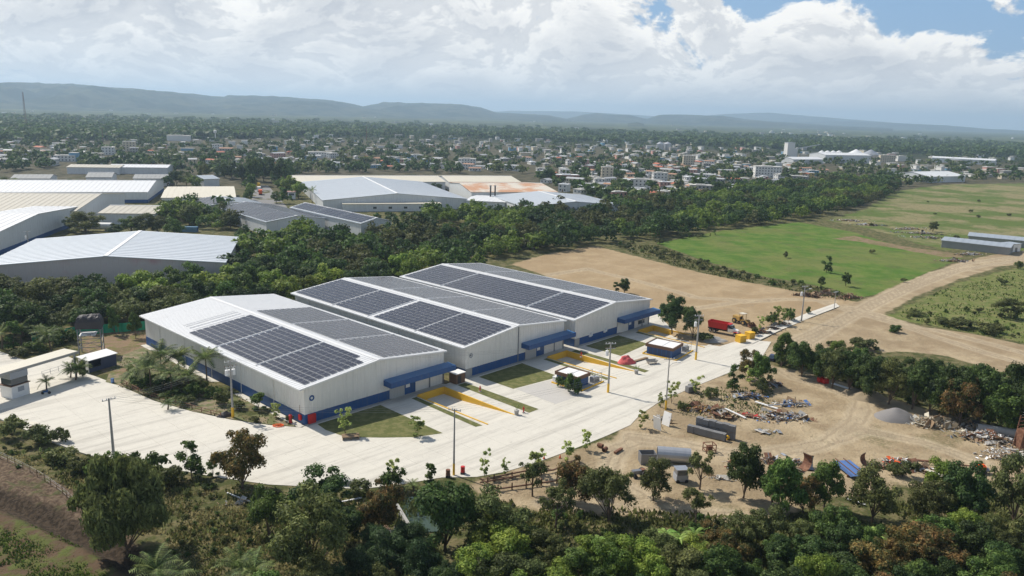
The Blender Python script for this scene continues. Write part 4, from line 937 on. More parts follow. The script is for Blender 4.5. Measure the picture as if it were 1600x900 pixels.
for k in (-1.6, 0, 1.5): mb = MB(); mb.box(k, k + .12, -.9, .9, 0, .6); part('bearer', mb, M_WOOD, t_)
# black bags at the transformer pole
heap(352, 650, 1.7, 1.0, 1.0, M_TARP, 'heap of black refuse bags beside the transformer pole', 'refuse', 'refuse_heap', 8, .6)

# ------------------------------------------------------------------ gatehouse
A3 = G(122, 549, 6.2); L3_ = G(0, 585, 6.2); ex = L3_ - A3; rz = math.atan2(ex.y, ex.x)
t_ = thing('gate_canopy', 'long flat pale canopy roof spanning the entrance gate', 'canopy', (A3.x, A3.y, 0), rz)
wd = 4.6
mb = MB(); mb.box(0, ex.length * 1.5, -wd, 0, 5.85, 6.25); part('roof_slab', mb, M_ROOFC, t_)
mb = MB(); mb.box(-.05, ex.length * 1.5, 0, .12, 5.7, 6.32); part('fascia', mb, M_CONCG, t_)
mb = MB(); mb.box(.6, .95, -.6, -.25, 0, 5.85); part('column', mb, M_GREYPAINT, t_)
g_ = G(47, 615); t_ = thing('gatehouse', 'white gatehouse with grey glazed upper part under the entrance canopy', 'gatehouse', (g_.x, g_.y, 0), rz)
for nm_, q, m in (('wall', (0, 4.0, -.15, 0, 0, 2.85), M_WHITE), ('wall', (-.0, .15, -3.4, -.15, 0, 2.85), M_WHITE), ('wall', (3.85, 4.0, -3.4, -.15, 0, 2.85), M_WHITE), ('wall', (0, 4.0, -3.55, -3.4, 0, 2.85), M_CONCG),
                  ('glazing', (.1, 3.9, -3.3, -.1, 2.95, 4.4), M_GLASS), ('ledge', (-.25, 4.25, -3.8, .25, 2.8, 2.93), M_BROWN), ('upper_band', (0, 4.0, -3.5, 0, 4.4, 5.8), M_GREYPAINT)):
    mb = MB(); mb.box(*q); part(nm_, mb, m, t_)
mb = MB(); mb.box(1.2, 2.6, .0, .06, 1.3, 2.3); part('notice_board', mb, M_GREYPAINT, t_)
def rail_fence(pts, h, m, label, posts=1.8, rails=3, pick=None, cat='fence', name='railing', grp=None, pr=.04):
    o_ = pts[0]; t_ = thing(name, label, cat, (o_.x, o_.y, 0), 0, grp)
    for a_, b_ in zip(pts[:-1], pts[1:]):
        a_ = a_ - o_; b_ = b_ - o_; L_ = (b_ - a_).length; n = max(1, int(L_ / posts))
        for k in range(n + 1):
            p = a_.lerp(b_, k / n); mb = MB(); mb.tube((p.x, p.y, 0), (p.x, p.y, h), pr * 1.3, n=5); part('post', mb, m, t_)
        for k in range(rails):
            z = h * (k + 1) / rails - .05; mb = MB(); mb.tube((a_.x, a_.y, z), (b_.x, b_.y, z), pr, n=5); part('rail', mb, m, t_)
    return t_
rail_fence([G(66, 588), G(104, 576)], 1.2, M_GREYPAINT, 'grey gate railing between the gatehouse and the palm bed', 2.0, 2)
rail_fence([G(-10, 612), G(20, 602)], 1.4, M_GREYPAINT, 'grey gate railing left of the gatehouse', .9, 3)
c, rz2, a, b = px_frame((137, 563), (181, 551), (127, 560), 3.2)
t_ = thing('guard_hut', 'low dark walled hut with white sloping roof beside the entrance canopy', 'hut', (c.x, c.y, 0), rz2)
b = 4.0
mb = MB(); mb.add([(-.3, -.3, 3.1), (a + .3, -.3, 3.1), (a + .3, b, 3.5), (-.3, b, 3.5)] + [(-.3, -.3, 3.0), (a + .3, -.3, 3.0), (a + .3, b, 3.4), (-.3, b, 3.4)], [(0, 1, 2, 3), (7, 6, 5, 4), (0, 4, 5, 1), (0, 3, 7, 4), (1, 5, 6, 2), (3, 2, 6, 7)]); part('roof', mb, M_WHITE, t_)
DBL = mat('dark blue grey render', (.075, .09, .15), .8, var=.15)
mb = MB(); mb.box(a * .45, a, 0, .15, 0, 3.0); part('wall', mb, DBL, t_)
mb = MB(); mb.box(0, .15, 0, b - .3, 0, 3.0); part('wall', mb, M_CLAD, t_)
mb = MB(); mb.box(a - .15, a, .15, b - .3, 0, 3.0); part('wall', mb, DBL, t_)
mb = MB(); mb.box(.15, a - .15, b - .45, b - .3, 0, 3.2); part('wall', mb, DBL, t_)
mb = MB(); mb.box(.15, a * .45, 0, .15, 0, 1.0); part('wall', mb, DBL, t_)
# scaffold tower with torn tarpaulin
g_ = G(144, 552); t_ = thing('scaffold_tower', 'dark scaffold tower topped by a torn black tarpaulin behind the hut', 'tower', (g_.x, g_.y, 0), .35)
for x in (-2.6, 2.6):
    for y in (-2.0, 2.0): mb = MB(); mb.tube((x, y, 0), (x, y, 9.2), .14, n=6); part('leg', mb, M_DARKTRIM, t_)
for z in (2.2, 4.4, 6.4):
    for q in (((-2.6, -2, z), (2.6, -2, z)), ((2.6, -2, z), (2.6, 2, z)), ((-2.6, 2, z), (2.6, 2, z)), ((-2.6, -2, z), (-2.6, 2, z))): mb = MB(); mb.tube(*q, .08, n=5); part('beam', mb, M_DARKTRIM, t_)
for z in (0, 2.2, 4.4):
    for q in (((-2.6, -2, z), (2.6, -2, z + 2.2)), ((2.6, -2, z), (-2.6, -2, z + 2.2)), ((2.6, -2, z), (2.6, 2, z + 2.2))): mb = MB(); mb.tube(*q, .05, n=4); part('brace', mb, M_DARKTRIM, t_)
mb = MB(); mb.box(-2.4, 1.4, -1.8, 1.8, 5.2, 5.3); part('platform', mb, M_WHITE, t_)
nx, ny = 18, 14; vs = []; 
for j in range(ny):
    for i_ in range(nx):
        x = -3.0 + 6.0 * i_ / (nx - 1); y = -2.3 + 4.6 * j / (ny - 1); e_ = min(i_, nx - 1 - i_, j, ny - 1 - j)
        vs.append((x, y, 9.5 + float(fbm(np.array(x * .9 + 9), np.array(y * .9 + 4), 4, 3)) * 1.2 - (1.6 if e_ == 0 else .4 if e_ == 1 else 0)))
mb = MB(); mb.add(vs, [(j * nx + i_, j * nx + i_ + 1, (j + 1) * nx + i_ + 1, (j + 1) * nx + i_) for j in range(ny - 1) for i_ in range(nx - 1)])
for q in (((-3, -2.3), (3, -2.3)), ((3, -2.3), (3, 2.3)), ((3, 2.3), (-3, 2.3)), ((-3, 2.3), (-3, -2.3))): mb.face([(*q[0], 8.9), (*q[1], 8.9), (*q[1], 6.9), (*q[0], 7.2)])
part('tarpaulin', mb, M_TARP, t_)
# green shade-net fence
t_ = thing('net_fence', 'green shade net fence at the forest edge behind the scaffold tower', 'fence', (0, 0, 0))
np_ = [G(x, y) for x, y in ((50, 534), (90, 529), (125, 524), (155, 521), (185, 519), (212, 517), (232, 515))]
for a_, b_ in zip(np_[:-1], np_[1:]):
    mb = MB(); n = 6
    for k in range(n):
        p = a_.lerp(b_, k / n); q = a_.lerp(b_, (k + 1) / n); w0 = .18 * math.sin(k * 2.1); w1 = .18 * math.sin(k * 2.1 + 2.1)
        h_ = 2.6; mb.face([(p.x, p.y + w0, 0), (q.x, q.y + w1, 0), (q.x, q.y + w1, h_), (p.x, p.y + w0, h_)])
    part('net_panel', mb, M_NET, t_); mb = MB(); mb.tube((a_.x, a_.y, 0), (a_.x, a_.y, 2.9), .08, n=5); part('post', mb, M_WOOD, t_)
# rusty pipe fence along the garden
rail_fence([G(x, y) for x, y in ((190, 600), (225, 617), (262, 628), (300, 640), (345, 652))], 1.1, M_RUST, 'rusty pipe fence along the palm garden by the yard', 2.4, 2, name='pipe_fence', pr=.07)
g_ = G(176, 598); t_ = thing('water_drum', 'blue water drum at the yard edge below the low hut', 'drum', (g_.x, g_.y, 0)); mb = MB(); mb.tube((0, 0, 0), (0, 0, 1.0), .38, n=12); part('drum', mb, M_BLUESHEET, t_); mb = MB(); mb.tube((0, 0, 1.0), (0, 0, 1.06), .4, n=12); part('lid', mb, M_BLUE, t_)
g_ = G(72, 616); t_ = thing('motorcycle', 'dark motorcycle parked in front of the gatehouse beside a small palm', 'motorcycle', (g_.x, g_.y, .02), .3)
for x in (-.65, .65): mb = MB(); mb.tube((x, -.06, .32), (x, .06, .32), .32, n=12); part('wheel', mb, M_BLACK, t_)
mb = MB(); mb.box(-.5, .4, -.12, .12, .45, .75); mb.box(.1, .5, -.15, .15, .7, .95); part('body', mb, M_BLUE, t_); mb = MB(); mb.box(-.75, .05, -.14, .14, .78, .88); part('seat', mb, M_BLACK, t_); mb = MB(); mb.tube((.5, -.35, 1.1), (.5, .35, 1.1), .03, n=5); mb.tube((.65, 0, .35), (.5, 0, 1.1), .04, n=5); part('handlebar', mb, M_STEEL, t_)
# three-wheeled cart at the lower left
g_ = G(54, 676); t_ = thing('golf_cart', 'open cart with pale flat roof at the lower left edge of the apron', 'cart', (g_.x, g_.y, .02), -.35)
for x in (-.9, .9):
    for y in (-.5, .5): mb = MB(); mb.tube((x, y - .08, .28), (x, y + .08, .28), .28, n=10); part('wheel', mb, M_BLACK, t_)
mb = MB(); mb.box(-1.2, 1.2, -.55, .55, .3, .6); mb.box(.7, 1.2, -.5, .5, .6, .95); part('body', mb, M_TARP, t_); mb = MB(); mb.box(-.6, .0, -.5, .5, .6, .8); mb.box(-.75, -.6, -.5, .5, .6, 1.25); part('seat', mb, M_BROWN, t_)
mb = MB(); mb.box(-1.1, .9, -.6, .6, 1.85, 1.92); part('roof', mb, M_ROOFC, t_)
for x in (-1.0, .8):
    for y in (-.5, .5): mb = MB(); mb.tube((x, y, .6), (x, y, 1.85), .03, n=5); part('roof_post', mb, M_STEEL, t_)

# ------------------------------------------------------------------ dump truck and wheel loader
def wheel(mb, x, y, r_, w_, z=None): mb.tube((x, y - w_ / 2, z or r_), (x, y + w_ / 2, z or r_), r_, n=14)
g0, g1 = G(1121, 519), G(1156, 526); d = g1 - g0; rz = math.atan2(d.y, d.x)
t_ = thing('dump_truck', 'red dump truck with white cab parked at the edge of the dirt lot', 'dump truck', (g0.x, g0.y, 0), rz)
mb = MB(); lo = [(-2.6, -1.15, 1.5), (3.2, -1.15, 1.5), (3.2, 1.15, 1.5), (-2.6, 1.15, 1.5)]; hi = [(-2.9, -1.3, 3.4), (3.4, -1.3, 3.4), (3.4, 1.3, 3.4), (-2.9, 1.3, 3.4)]
hi2 = [(x * .97, y * .93, z) for x, y, z in hi]; lo2 = [(x * .97, y * .93, 1.7) for x, y, z in lo]
mb.add(lo + hi + hi2 + lo2, [(3, 2, 1, 0), (0, 1, 5, 4), (1, 2, 6, 5), (2, 3, 7, 6), (3, 0, 4, 7), (4, 5, 9, 8), (5, 6, 10, 9), (6, 7, 11, 10), (7, 4, 8, 11), (8, 9, 13, 12), (9, 10, 14, 13), (10, 11, 15, 14), (11, 8, 12, 15), (12, 13, 14, 15)])
for k in range(9):
    for s in (-1, 1): x = -2.3 + k * .68; mb.add([(x, s * 1.16, 1.6), (x + .12, s * 1.16, 1.6), (x + .12, s * 1.36, 3.35), (x, s * 1.36, 3.35), (x, s * 1.08, 1.6), (x + .12, s * 1.08, 1.6), (x + .12, s * 1.2, 3.35), (x, s * 1.2, 3.35)], [(0, 1, 2, 3), (0, 3, 7, 4), (1, 5, 6, 2), (4, 5, 1, 0), (3, 2, 6, 7)])
bed = part('dump_body', mb, M_RED, t_)
mb = MB(); [mb.box(-2.85, 3.35, s - .05, s + .05, 3.36, 3.46) for s in (-1.25, 1.25)]; mb.box(3.3, 4.3, -1.2, 1.2, 3.3, 3.42); link('top_rail', mb.mesh('top_rail', M_RED), bed)
mb = MB(); mb.box(-3.0, 6.6, -.45, .45, .85, 1.25); part('chassis', mb, M_BLACK, t_)
mb = MB(); mb.box(3.6, 5.0, -1.1, 1.1, 1.1, 2.1); mb.add([(3.6, -1.1, 2.1), (5.0, -1.1, 2.1), (5.0, 1.1, 2.1), (3.6, 1.1, 2.1), (3.65, -1.0, 3.0), (4.7, -1.0, 3.0), (4.7, 1.0, 3.0), (3.65, 1.0, 3.0)], [(4, 5, 6, 7), (3, 0, 4, 7)]); cab = part('cab', mb, M_WHITE, t_)
mb = MB(); mb.add([(5.0, -1.05, 2.12), (5.0, 1.05, 2.12), (4.72, .95, 2.98), (4.72, -.95, 2.98)], [(0, 1, 2, 3)]); [mb.add([(3.7, s, 2.15), (4.95, s, 2.15), (4.68, s * .92, 2.95), (3.75, s * .92, 2.95)], [(0, 1, 2, 3)]) for s in (-1.08, 1.08)]; link('windscreen', mb.mesh('windscreen', M_GLASS), cab)
mb = MB(); mb.add([(5.0, -1.0, 1.0), (6.7, -.75, 1.0), (6.7, .75, 1.0), (5.0, 1.0, 1.0), (5.0, -.9, 2.05), (6.6, -.6, 1.8), (6.6, .6, 1.8), (5.0, .9, 2.05)], [(4, 5, 6, 7), (0, 1, 5, 4), (1, 2, 6, 5), (2, 3, 7, 6)]); part('bonnet', mb, M_WHITE, t_)
mb = MB(); mb.box(6.7, 6.95, -1.15, 1.15, .6, 1.05); part('bumper', mb, M_RED, t_)
for s in (-1, 1):
    mb = MB(); mb.add([(5.2, s * .8, 1.3), (6.6, s * .8, 1.3), (6.6, s * 1.2, 1.15), (5.2, s * 1.2, 1.25), (5.2, s * .8, 1.4), (6.6, s * .8, 1.4), (6.6, s * 1.2, 1.25), (5.2, s * 1.2, 1.35)], [(0, 1, 2, 3), (4, 5, 6, 7), (2, 3, 7, 6), (1, 2, 6, 5)]); part('mudguard', mb, M_RED, t_)
    for x in (-1.9, -.55, 5.9):
        mb = MB(); wheel(mb, x, s * 1.0, .55, .5); wv = part('wheel', mb, M_BLACK, t_); mb = MB(); wheel(mb, x, s * 1.0, .28, .56, .55); link('rim', mb.mesh('rim', M_STEEL), wv)
    mb = MB(); mb.box(6.71, 6.78, s * .85 - .15, s * .85 + .15, 1.1, 1.35); part('headlight', mb, M_WHITE, t_)
mb = MB(); mb.tube((3.45, 1.0, 1.2), (3.45, 1.0, 3.6), .09, n=6); part('exhaust', mb, M_STEEL, t_)
g_ = G(1159, 506); t_ = thing('wheel_loader', 'dusty yellow wheel loader with raised canopy behind the dump truck', 'loader', (g_.x, g_.y, 0), rz - .35)
ML = mat('dusty yellow paint', (.42, .26, .07), .7, var=.2, dirt=.4)
mb = MB(); mb.box(-3.2, -.4, -.9, .9, 1.0, 2.3); part('engine_cover', mb, ML, t_); mb = MB(); mb.box(-.4, 1.6, -.6, .6, .9, 1.5); part('frame', mb, ML, t_)
for x in (-.6, .9):
    for y in (-.75, .75): mb = MB(); mb.box(x - .05, x + .05, y - .05, y + .05, 1.5, 3.4); part('cab_post', mb, ML, t_)
mb = MB(); mb.box(-.8, 1.1, -.95, .95, 3.4, 3.55); part('cab_roof', mb, M_ROOFC, t_)
mb = MB(); mb.box(-.4, .3, -.4, .4, 1.5, 1.8); mb.box(-.5, -.35, -.4, .4, 1.5, 2.4); part('seat', mb, M_BLACK, t_)
for s in (-1, 1):
    for x in (-2.2, 1.5): mb = MB(); wheel(mb, x, s * 1.05, .8, .6); wv = part('wheel', mb, M_BLACK, t_); mb = MB(); wheel(mb, x, s * 1.05, .4, .66, .8); link('rim', mb.mesh('rim', ML), wv)
    mb = MB(); mb.obox((2.6, s * .55, 1.2), Matrix.Rotation(.3, 3, 'Y'), 2.6, .18, .3); part('lift_arm', mb, ML, t_)
mb = MB(); mb.add([(3.6, -1.4, .1), (4.7, -1.4, .1), (4.9, -1.4, .3), (3.5, -1.4, 1.3), (3.6, 1.4, .1), (4.7, 1.4, .1), (4.9, 1.4, .3), (3.5, 1.4, 1.3)], [(0, 1, 2, 3), (7, 6, 5, 4), (0, 4, 5, 1), (1, 5, 6, 2), (3, 7, 4, 0)]); part('bucket', mb, M_RUST, t_)
# yellow site boxes
for px_, py_, lab, w_ in ((1157, 534, 'yellow steel box at the road end, nearer of the pair', 2.5), (1171, 529, 'yellow steel box at the road end, farther of the pair', 2.3)):
    g_ = G(px_, py_); t_ = thing('steel_box', lab, 'box', (g_.x, g_.y, 0), .55, 'yellow steel boxes')
    mb = MB(); mb.box(-w_ / 2, w_ / 2, -1.0, 1.0, 0, 2.0); [mb.box(-w_ / 2 + k * .5, -w_ / 2 + k * .5 + .08, -1.05, -1.0, .1, 1.9) for k in range(1, 5)]; part('body', mb, M_YEL, t_)
    mb = MB(); mb.box(-w_ / 2 - .05, w_ / 2 + .05, -1.05, 1.05, 2.0, 2.08); part('lid', mb, M_YEL2, t_)

# ------------------------------------------------------------------ junk yard
def debris(px, py, rx, ry, n, mats_, label, seed, big=1.0, zmax=.9, name='debris_pile', cat='debris pile', flat=.5):
    """a tipped heap of broken boards, bars and lumps"""
    g = G(px, py); rs = random.Random(seed); mb = MB(); n = int(n * 1.5); big *= .82; mats_ = [M_DIRTYW if (m_ is M_WHITE and q % 2 == 0) else m_ for q, m_ in enumerate(mats_)] + [M_SANDY, M_WOOD]
    for k in range(n):
        a = rs.uniform(0, 6.283); q = min(1.25, abs(rs.gauss(0, .55)) + .1 * rs.random()); x, y = rx * q * math.cos(a), ry * q * math.sin(a)
        z = (1 - q) * zmax * rs.uniform(.3, 1); mb.cur = rs.randrange(len(mats_))
        e = Matrix.Rotation(rs.uniform(0, 6.28), 3, 'Z') @ Matrix.Rotation(rs.gauss(0, flat), 3, 'X') @ Matrix.Rotation(rs.gauss(0, flat), 3, 'Y')
        kd = rs.random()
        if kd < .035: s = (rs.uniform(1.8, 3.2), rs.uniform(.8, 1.5), rs.uniform(.03, .1))
        elif kd < .40: s = (rs.uniform(.8, 2.6) * big, rs.uniform(.08, .3) * big, rs.uniform(.04, .12))
        elif kd < .7: s = (rs.uniform(.4, 1.3) * big, rs.uniform(.3, 1.0) * big, rs.uniform(.03, .15))
        else: s = (rs.uniform(.2, .6) * big, rs.uniform(.2, .5) * big, rs.uniform(.15, .4) * big)
        mb.obox((x, y, z + .12), e, *s)
    o = link(name, mb.mesh(name, mats_), None, (g.x, g.y, 0), rs.uniform(-.3, .3)); return stuff(o, label, cat)
MX = [M_DIRTYW, M_WOOD, M_RUST, M_CONCG, M_GREYPAINT, M_BLUESHEET, M_DIRTYW, M_WOOD]
debris(1222, 652, 6, 3.2, 260, MX + [M_WHITE], 'heap of white and blue scrap in the middle of the working yard', 1)
debris(1235, 632, 4.5, 2.2, 120, [M_WHITE, M_WOOD, M_BLUESHEET, M_CONCG], 'scattered blue and white scrap beside the tipped scrap heap', 2)
debris(1170, 620, 4.5, 2.6, 90, [M_WHITE, M_WOOD, M_GREYPAINT, M_BLUESHEET], 'scattered pale scrap between the saplings and the lawn edge', 3)
debris(1205, 601, 3.0, 1.5, 60, [M_GREYPAINT, M_RUST, M_CONCG, M_TARP], 'dark grey scrap heap below the roadside tree', 4)
debris(1098, 640, 4.5, 2.2, 140, [M_RUST, M_WOOD, M_YEL, M_CONCG, M_RUST], 'tangle of rusty rods behind the concrete block stacks', 5, 1.3)
debris(1130, 652, 3.4, 1.4, 70, [M_RUST, M_WOOD, M_WHITE], 'rusty and white scrap behind the right block stacks', 6)
debris(1035, 657, 2.0, 1.2, 40, [M_WHITE, M_GREYPAINT, M_WOOD], 'white broken panels beside the concrete block stacks', 7)
debris(1168, 650, 3.6, .9, 30, [M_RUST, M_RUST, M_RED], 'long rusty beams lying on the open dirt', 8, 1.5, .3, flat=.1)
debris(1195, 675, 2.5, 1.0, 30, [M_WHITE, M_WOOD, M_STEEL], 'flat white and metal scraps on the open dirt', 9, 1.0, .2, flat=.08)
debris(1540, 686, 6.5, 3.2, 330, [M_WHITE, M_WHITE, M_WOOD, M_CONCG, M_GREYPAINT, M_RUST], 'large heap of white rubble beside the concrete pipe', 10, 1.0, 1.6)
debris(1578, 712, 6, 3.4, 330, [M_WHITE, M_WHITE, M_WOOD, M_CONCG], 'white rubble heap at the right edge below the rusty tower', 11, .8, 1.1)
debris(1517, 668, 2.5, 1.6, 90, [M_WHITE, M_TARP, M_CONCG], 'small dark and white scrap heap under the hedge trees', 12)
debris(1395, 727, 5.5, 1.8, 200, [M_RUST, M_WOOD, M_GREYPAINT, M_WHITE, M_TARP, M_ORANGE], 'long row of rusty scrap right of the blue metal sheets', 13, 1.2, 1.0)
debris(1432, 733, 4.0, 1.6, 110, [M_RUST, M_GREYPAINT, M_WOOD], 'dark rusty scrap heap near the long white beam', 14, 1.1)
debris(1158, 727, 3.0, 1.6, 90, [M_RUST, M_GREYPAINT, M_RED, M_WOOD], 'scrapped red and grey machine parts behind the lower trees', 15, 1.0, 1.2)
debris(1200, 722, 2.0, 1.2, 60, [M_GREYPAINT, M_STEEL, M_RUST], 'grey and rusty scrap near the bent drum shells', 16, .9, 1.0)
debris(1126, 748, 2.2, 1.1, 45, [M_WHITE, M_CONCG], 'small white rubble patch among the lower trees', 17, .6, .4)
debris(1475, 748, 3.6, 1.0, 50, [M_WHITE, M_WHITE, M_STEEL], 'white sheets scattered on the ground below the long beam', 18, 1.2, .2, flat=.1)
debris(605, 832, 3.0, 1.3, 40, [M_WHITE, M_WOOD], 'pale rubble between the foreground trees left of the pond', 19, .8, .3)
debris(372, 785, 2.5, .9, 25, [M_WHITE, M_CONCG], 'white rubble under the single round tree', 20, .6, .3)
for k, (x, y, lab) in enumerate([(1515, 398, 'waste heap at the bend of the dirt road'), (1490, 408, 'white waste heap along the green field corner'), (1440, 365, 'waste scattered behind the green field left of the barns'), (1360, 352, 'waste line at the upper edge of the green field'), (1545, 392, 'dark waste heap in front of the nearer barn'), (1420, 358, 'pale waste heap above the field end'), (1325, 345, 'small white waste heap near the forest edge'), (1455, 372, 'waste heap just left of the nearer barn')]):
    debris(x, y, 14 if y < 380 else 8, 4 if y < 380 else 2.5, 120, [M_WHITE, M_GREYPAINT, M_WOOD, M_TARP], lab, 30 + k, 1.4, .8)
for k, (x, y, lab) in enumerate([(1290, 461, 'heap of dead brown branches by the dirt lot corner'), (1328, 466, 'dark heap of dead branches near the road junction'), (1260, 463, 'brown brush heap at the edge of the dirt lot')]):
    debris(x, y, 5.5, 2.0, 260, [M_TRUNK, M_RUST, M_WOOD], lab, 50 + k, .9, 1.3, 'brush_heap', 'brush heap', .9)
for k, (x, y, lab) in enumerate([(1192, 521, 'black and white scrap on the verge nearest the yellow boxes'), (1207, 514, 'dark scrap heap at the middle of the planted verge'), (1224, 507, 'dark burnt scrap on the planted verge below the saplings')]):
    debris(x, y, 3.2, 1.3, 90, [M_TARP, M_RUST, M_WHITE, M_TARP], lab, 60 + k, .8, .9)

# concrete block stacks
bm_ = MB()
for z in range(7):
    for x in range(4):
        for y in range(3):
            j = .012 * ((x * 7 + y * 3 + z * 5) % 3 - 1); bm_.box(-.84 + x * .42, -.84 + x * .42 + .40, -.63 + y * .42 + j, -.63 + y * .42 + .40 + j, .14 + z * .2, .14 + z * .2 + .19)
blk = bm_.mesh('blocks', M_BLKBLOCK)
pm = MB(); [pm.box(-.85, .85, y, y + .12, .08, .13) for y in (-.6, -.3, 0, .3, .5)]; [pm.box(x, x + .1, -.62, .62, 0, .08) for x in (-.8, -.05, .7)]; pm = pm.mesh('pallet', M_WOOD)
front_row = [(1081, 676), (1093, 678.5)]; a0, a1 = G(1078, 675), G(1141, 691); dv = (a1 - a0); L_ = dv.length; ea = dv / L_; eb = Vector((-ea.y, ea.x, 0)); rzb = math.atan2(ea.y, ea.x)
first = None
spots = [(0.3, 0, 0, 'leftmost stack of the front row'), (0.3, 0, 1, 'upper stack at the left end of the front row'), (2.2, .1, 0, 'second stack from the left in the front row'), (4.1, 0, 0, 'third stack from the left in the front row'), (6.0, 0, 0, 'fourth stack from the left in the front row'), (7.9, 0, 0, 'fifth stack from the left in the front row'), (9.8, .05, 0, 'rightmost stack of the front row'),
         (1.8, 2.0, 1, 'upper stack at the left of the back row'), (3.7, 2.0, 0, 'second stack from the left in the back row'), (3.7, 2.0, 1, 'upper second stack in the back row'), (5.7, 2.1, 1, 'upper third stack in the back row'), (7.7, 2.0, 1, 'upper fourth stack in the back row'), (9.7, 2.0, 1, 'upper fifth stack in the back row'), (11.7, 1.7, 1, 'upper rightmost stack in the back row'), (11.7, 1.7, 0, 'rightmost stack in the back row'),
         (1.8, 2.0, 0, 'leftmost stack of the back row'), (5.7, 2.1, 0, 'third stack in the back row'), (7.7, 2.0, 0, 'fourth stack in the back row'), (9.7, 2.0, 0, 'fifth stack in the back row')]
for x, y, lv, lab in spots:
    p = a0 + ea * x * (L_ / 12.2) + eb * y; h_ = 0 if lv == 0 else 1.56
    if lv == 1 and y == 0: continue
    t_ = thing('block_stack', 'grey concrete blocks, ' + lab, 'block stack', (p.x, p.y, h_), rzb + rng.uniform(-.05, .05), 'stacks of grey concrete blocks'); t_.scale = (.80, .90, rng.uniform(.8, 1.0) if lv else 1.0)
    link('pallet', pm, t_); o = link('blocks', blk, t_); o['kind'] = 'stuff'
for k, (x, y, lab) in enumerate([(1077, 613, 'stack of dark concrete blocks at the road edge'), (1081, 610, 'stack of dark concrete blocks just behind another at the road edge')]):
    g_ = G(x, y); t_ = thing('block_stack', lab, 'block stack', (g_.x, g_.y, .03), .5, 'stacks of grey concrete blocks'); link('pallet', pm, t_); o = link('blocks', blk, t_); o['kind'] = 'stuff'
# white leaning panels
for x, y, tl, lab in ((1026, 671, .15, 'white board standing on edge at the road side of the block stacks'), (1041, 664, -.2, 'second white board standing on edge behind the first')):
    g_ = G(x, y); t_ = thing('panel_board', lab, 'board', (g_.x, g_.y, 0), -.9, 'white boards by the block stacks'); mb = MB(); mb.obox((0, 0, 1.4), Matrix.Rotation(tl, 3, 'X'), 2.0, .12, 2.9); part('sheet', mb, M_WHITE, t_)
    mb = MB(); mb.tube((.6, .0, 2.0), (.6, 1.3, 0), .06, n=4); part('prop', mb, M_WOOD, t_)
def cyl(px, py, L_, r_, rz, m, label, cat, name, hollow=True):
    g = G(px, py); t_ = thing(name, label, cat, (g.x, g.y, 0), rz); mb = MB(); n = 18
    def ring(x, q): return [(x, q * math.cos(6.2832 * k / n), r_ + q * math.sin(6.2832 * k / n)) for k in range(n)]
    mb.add(ring(-L_ / 2, r_) + ring(L_ / 2, r_) + ring(L_ / 2, r_ * .88) + ring(-L_ / 2, r_ * .88), [(j * n + k, j * n + (k + 1) % n, ((j + 1) % 4) * n + (k + 1) % n, ((j + 1) % 4) * n + k)[::-1] for j in range(4) for k in range(n)])
    part('shell', mb, m, t_)
    for x in (-L_ * .3, 0, L_ * .3):
        mb = MB(); q = r_ * 1.03; mb.add([(x - .08, p[1], p[2]) for p in ring(0, q)] + [(x + .08, p[1], p[2]) for p in ring(0, q)], [(k, n + k, n + (k + 1) % n, (k + 1) % n) for k in range(n)]); part('band', mb, m, t_)
    return t_
cyl(1052, 722, 6.2, 1.45, -.12, M_STEEL, 'large grey steel cylinder lying beside a round tree', 'cylinder', 'steel_cylinder')
cyl(1560, 680, 8.2, .95, -.35, M_CONCG, 'long grey pipe lying under the hedge at right', 'pipe', 'large_pipe')
g_ = G(1063, 752); t_ = thing('scrap_cab', 'scrapped grey machine cab standing in front of the steel cylinder', 'machine cab', (g_.x, g_.y, 0), .15)
for q in ((-1.1, 1.1, -.9, .9, .3, 1.5),): mb = MB(); mb.box(*q); part('body', mb, M_GREYPAINT, t_)
mb = MB(); mb.box(-1.0, 1.0, -.85, .85, 1.5, 2.5); part('upper_body', mb, M_DARKTRIM, t_); mb = MB(); mb.box(-.8, .8, -.92, -.86, 1.6, 2.3); part('window', mb, M_GLASS, t_); mb = MB(); mb.box(-1.15, 1.15, -.95, .95, 2.5, 2.62); part('roof', mb, M_STEEL, t_)
for x in (-.8, .8): mb = MB(); wheel(mb, x, -.8, .35, .25); part('wheel', mb, M_BLACK, t_)
g_ = G(1011, 722); t_ = thing('open_tank', 'dark open box tank left of the steel cylinder', 'tank', (g_.x, g_.y, 0), .1)
for q in ((-1.5, 1.5, -1.1, -1.0), (-1.5, 1.5, 1.0, 1.1), (-1.5, -1.4, -1.0, 1.0), (1.4, 1.5, -1.0, 1.0)): mb = MB(); mb.box(*q, 0, 2.0); part('side', mb, M_DARKTRIM, t_)
g_ = G(1000, 745); t_ = thing('scrap_tractor', 'old dark tractor wreck under the tree left of the steel cylinder', 'tractor', (g_.x, g_.y, 0), .3)
mb = MB(); mb.box(-1.6, .2, -.4, .4, .7, 1.4); part('engine', mb, M_DARKTRIM, t_)
for x, y, r_ in ((-1.2, -.6, .4), (-1.2, .6, .4), (.6, -.8, .7), (.6, .8, .7)): mb = MB(); wheel(mb, x, y, r_, .3); part('wheel', mb, M_BLACK, t_)
mb = MB(); mb.box(.1, .9, -.4, .4, 1.0, 1.5); part('seat', mb, M_RUST, t_)
g_ = G(1108, 706); t_ = thing('rusty_frame', 'rusty open square frame standing on the dirt above the round trees', 'frame', (g_.x, g_.y, 0), .2)
for x in (-1, 1):
    for y in (-.8, .8): mb = MB(); mb.box(x - .07, x + .07, y - .07, y + .07, 0, 1.7); part('post', mb, M_RUST, t_)
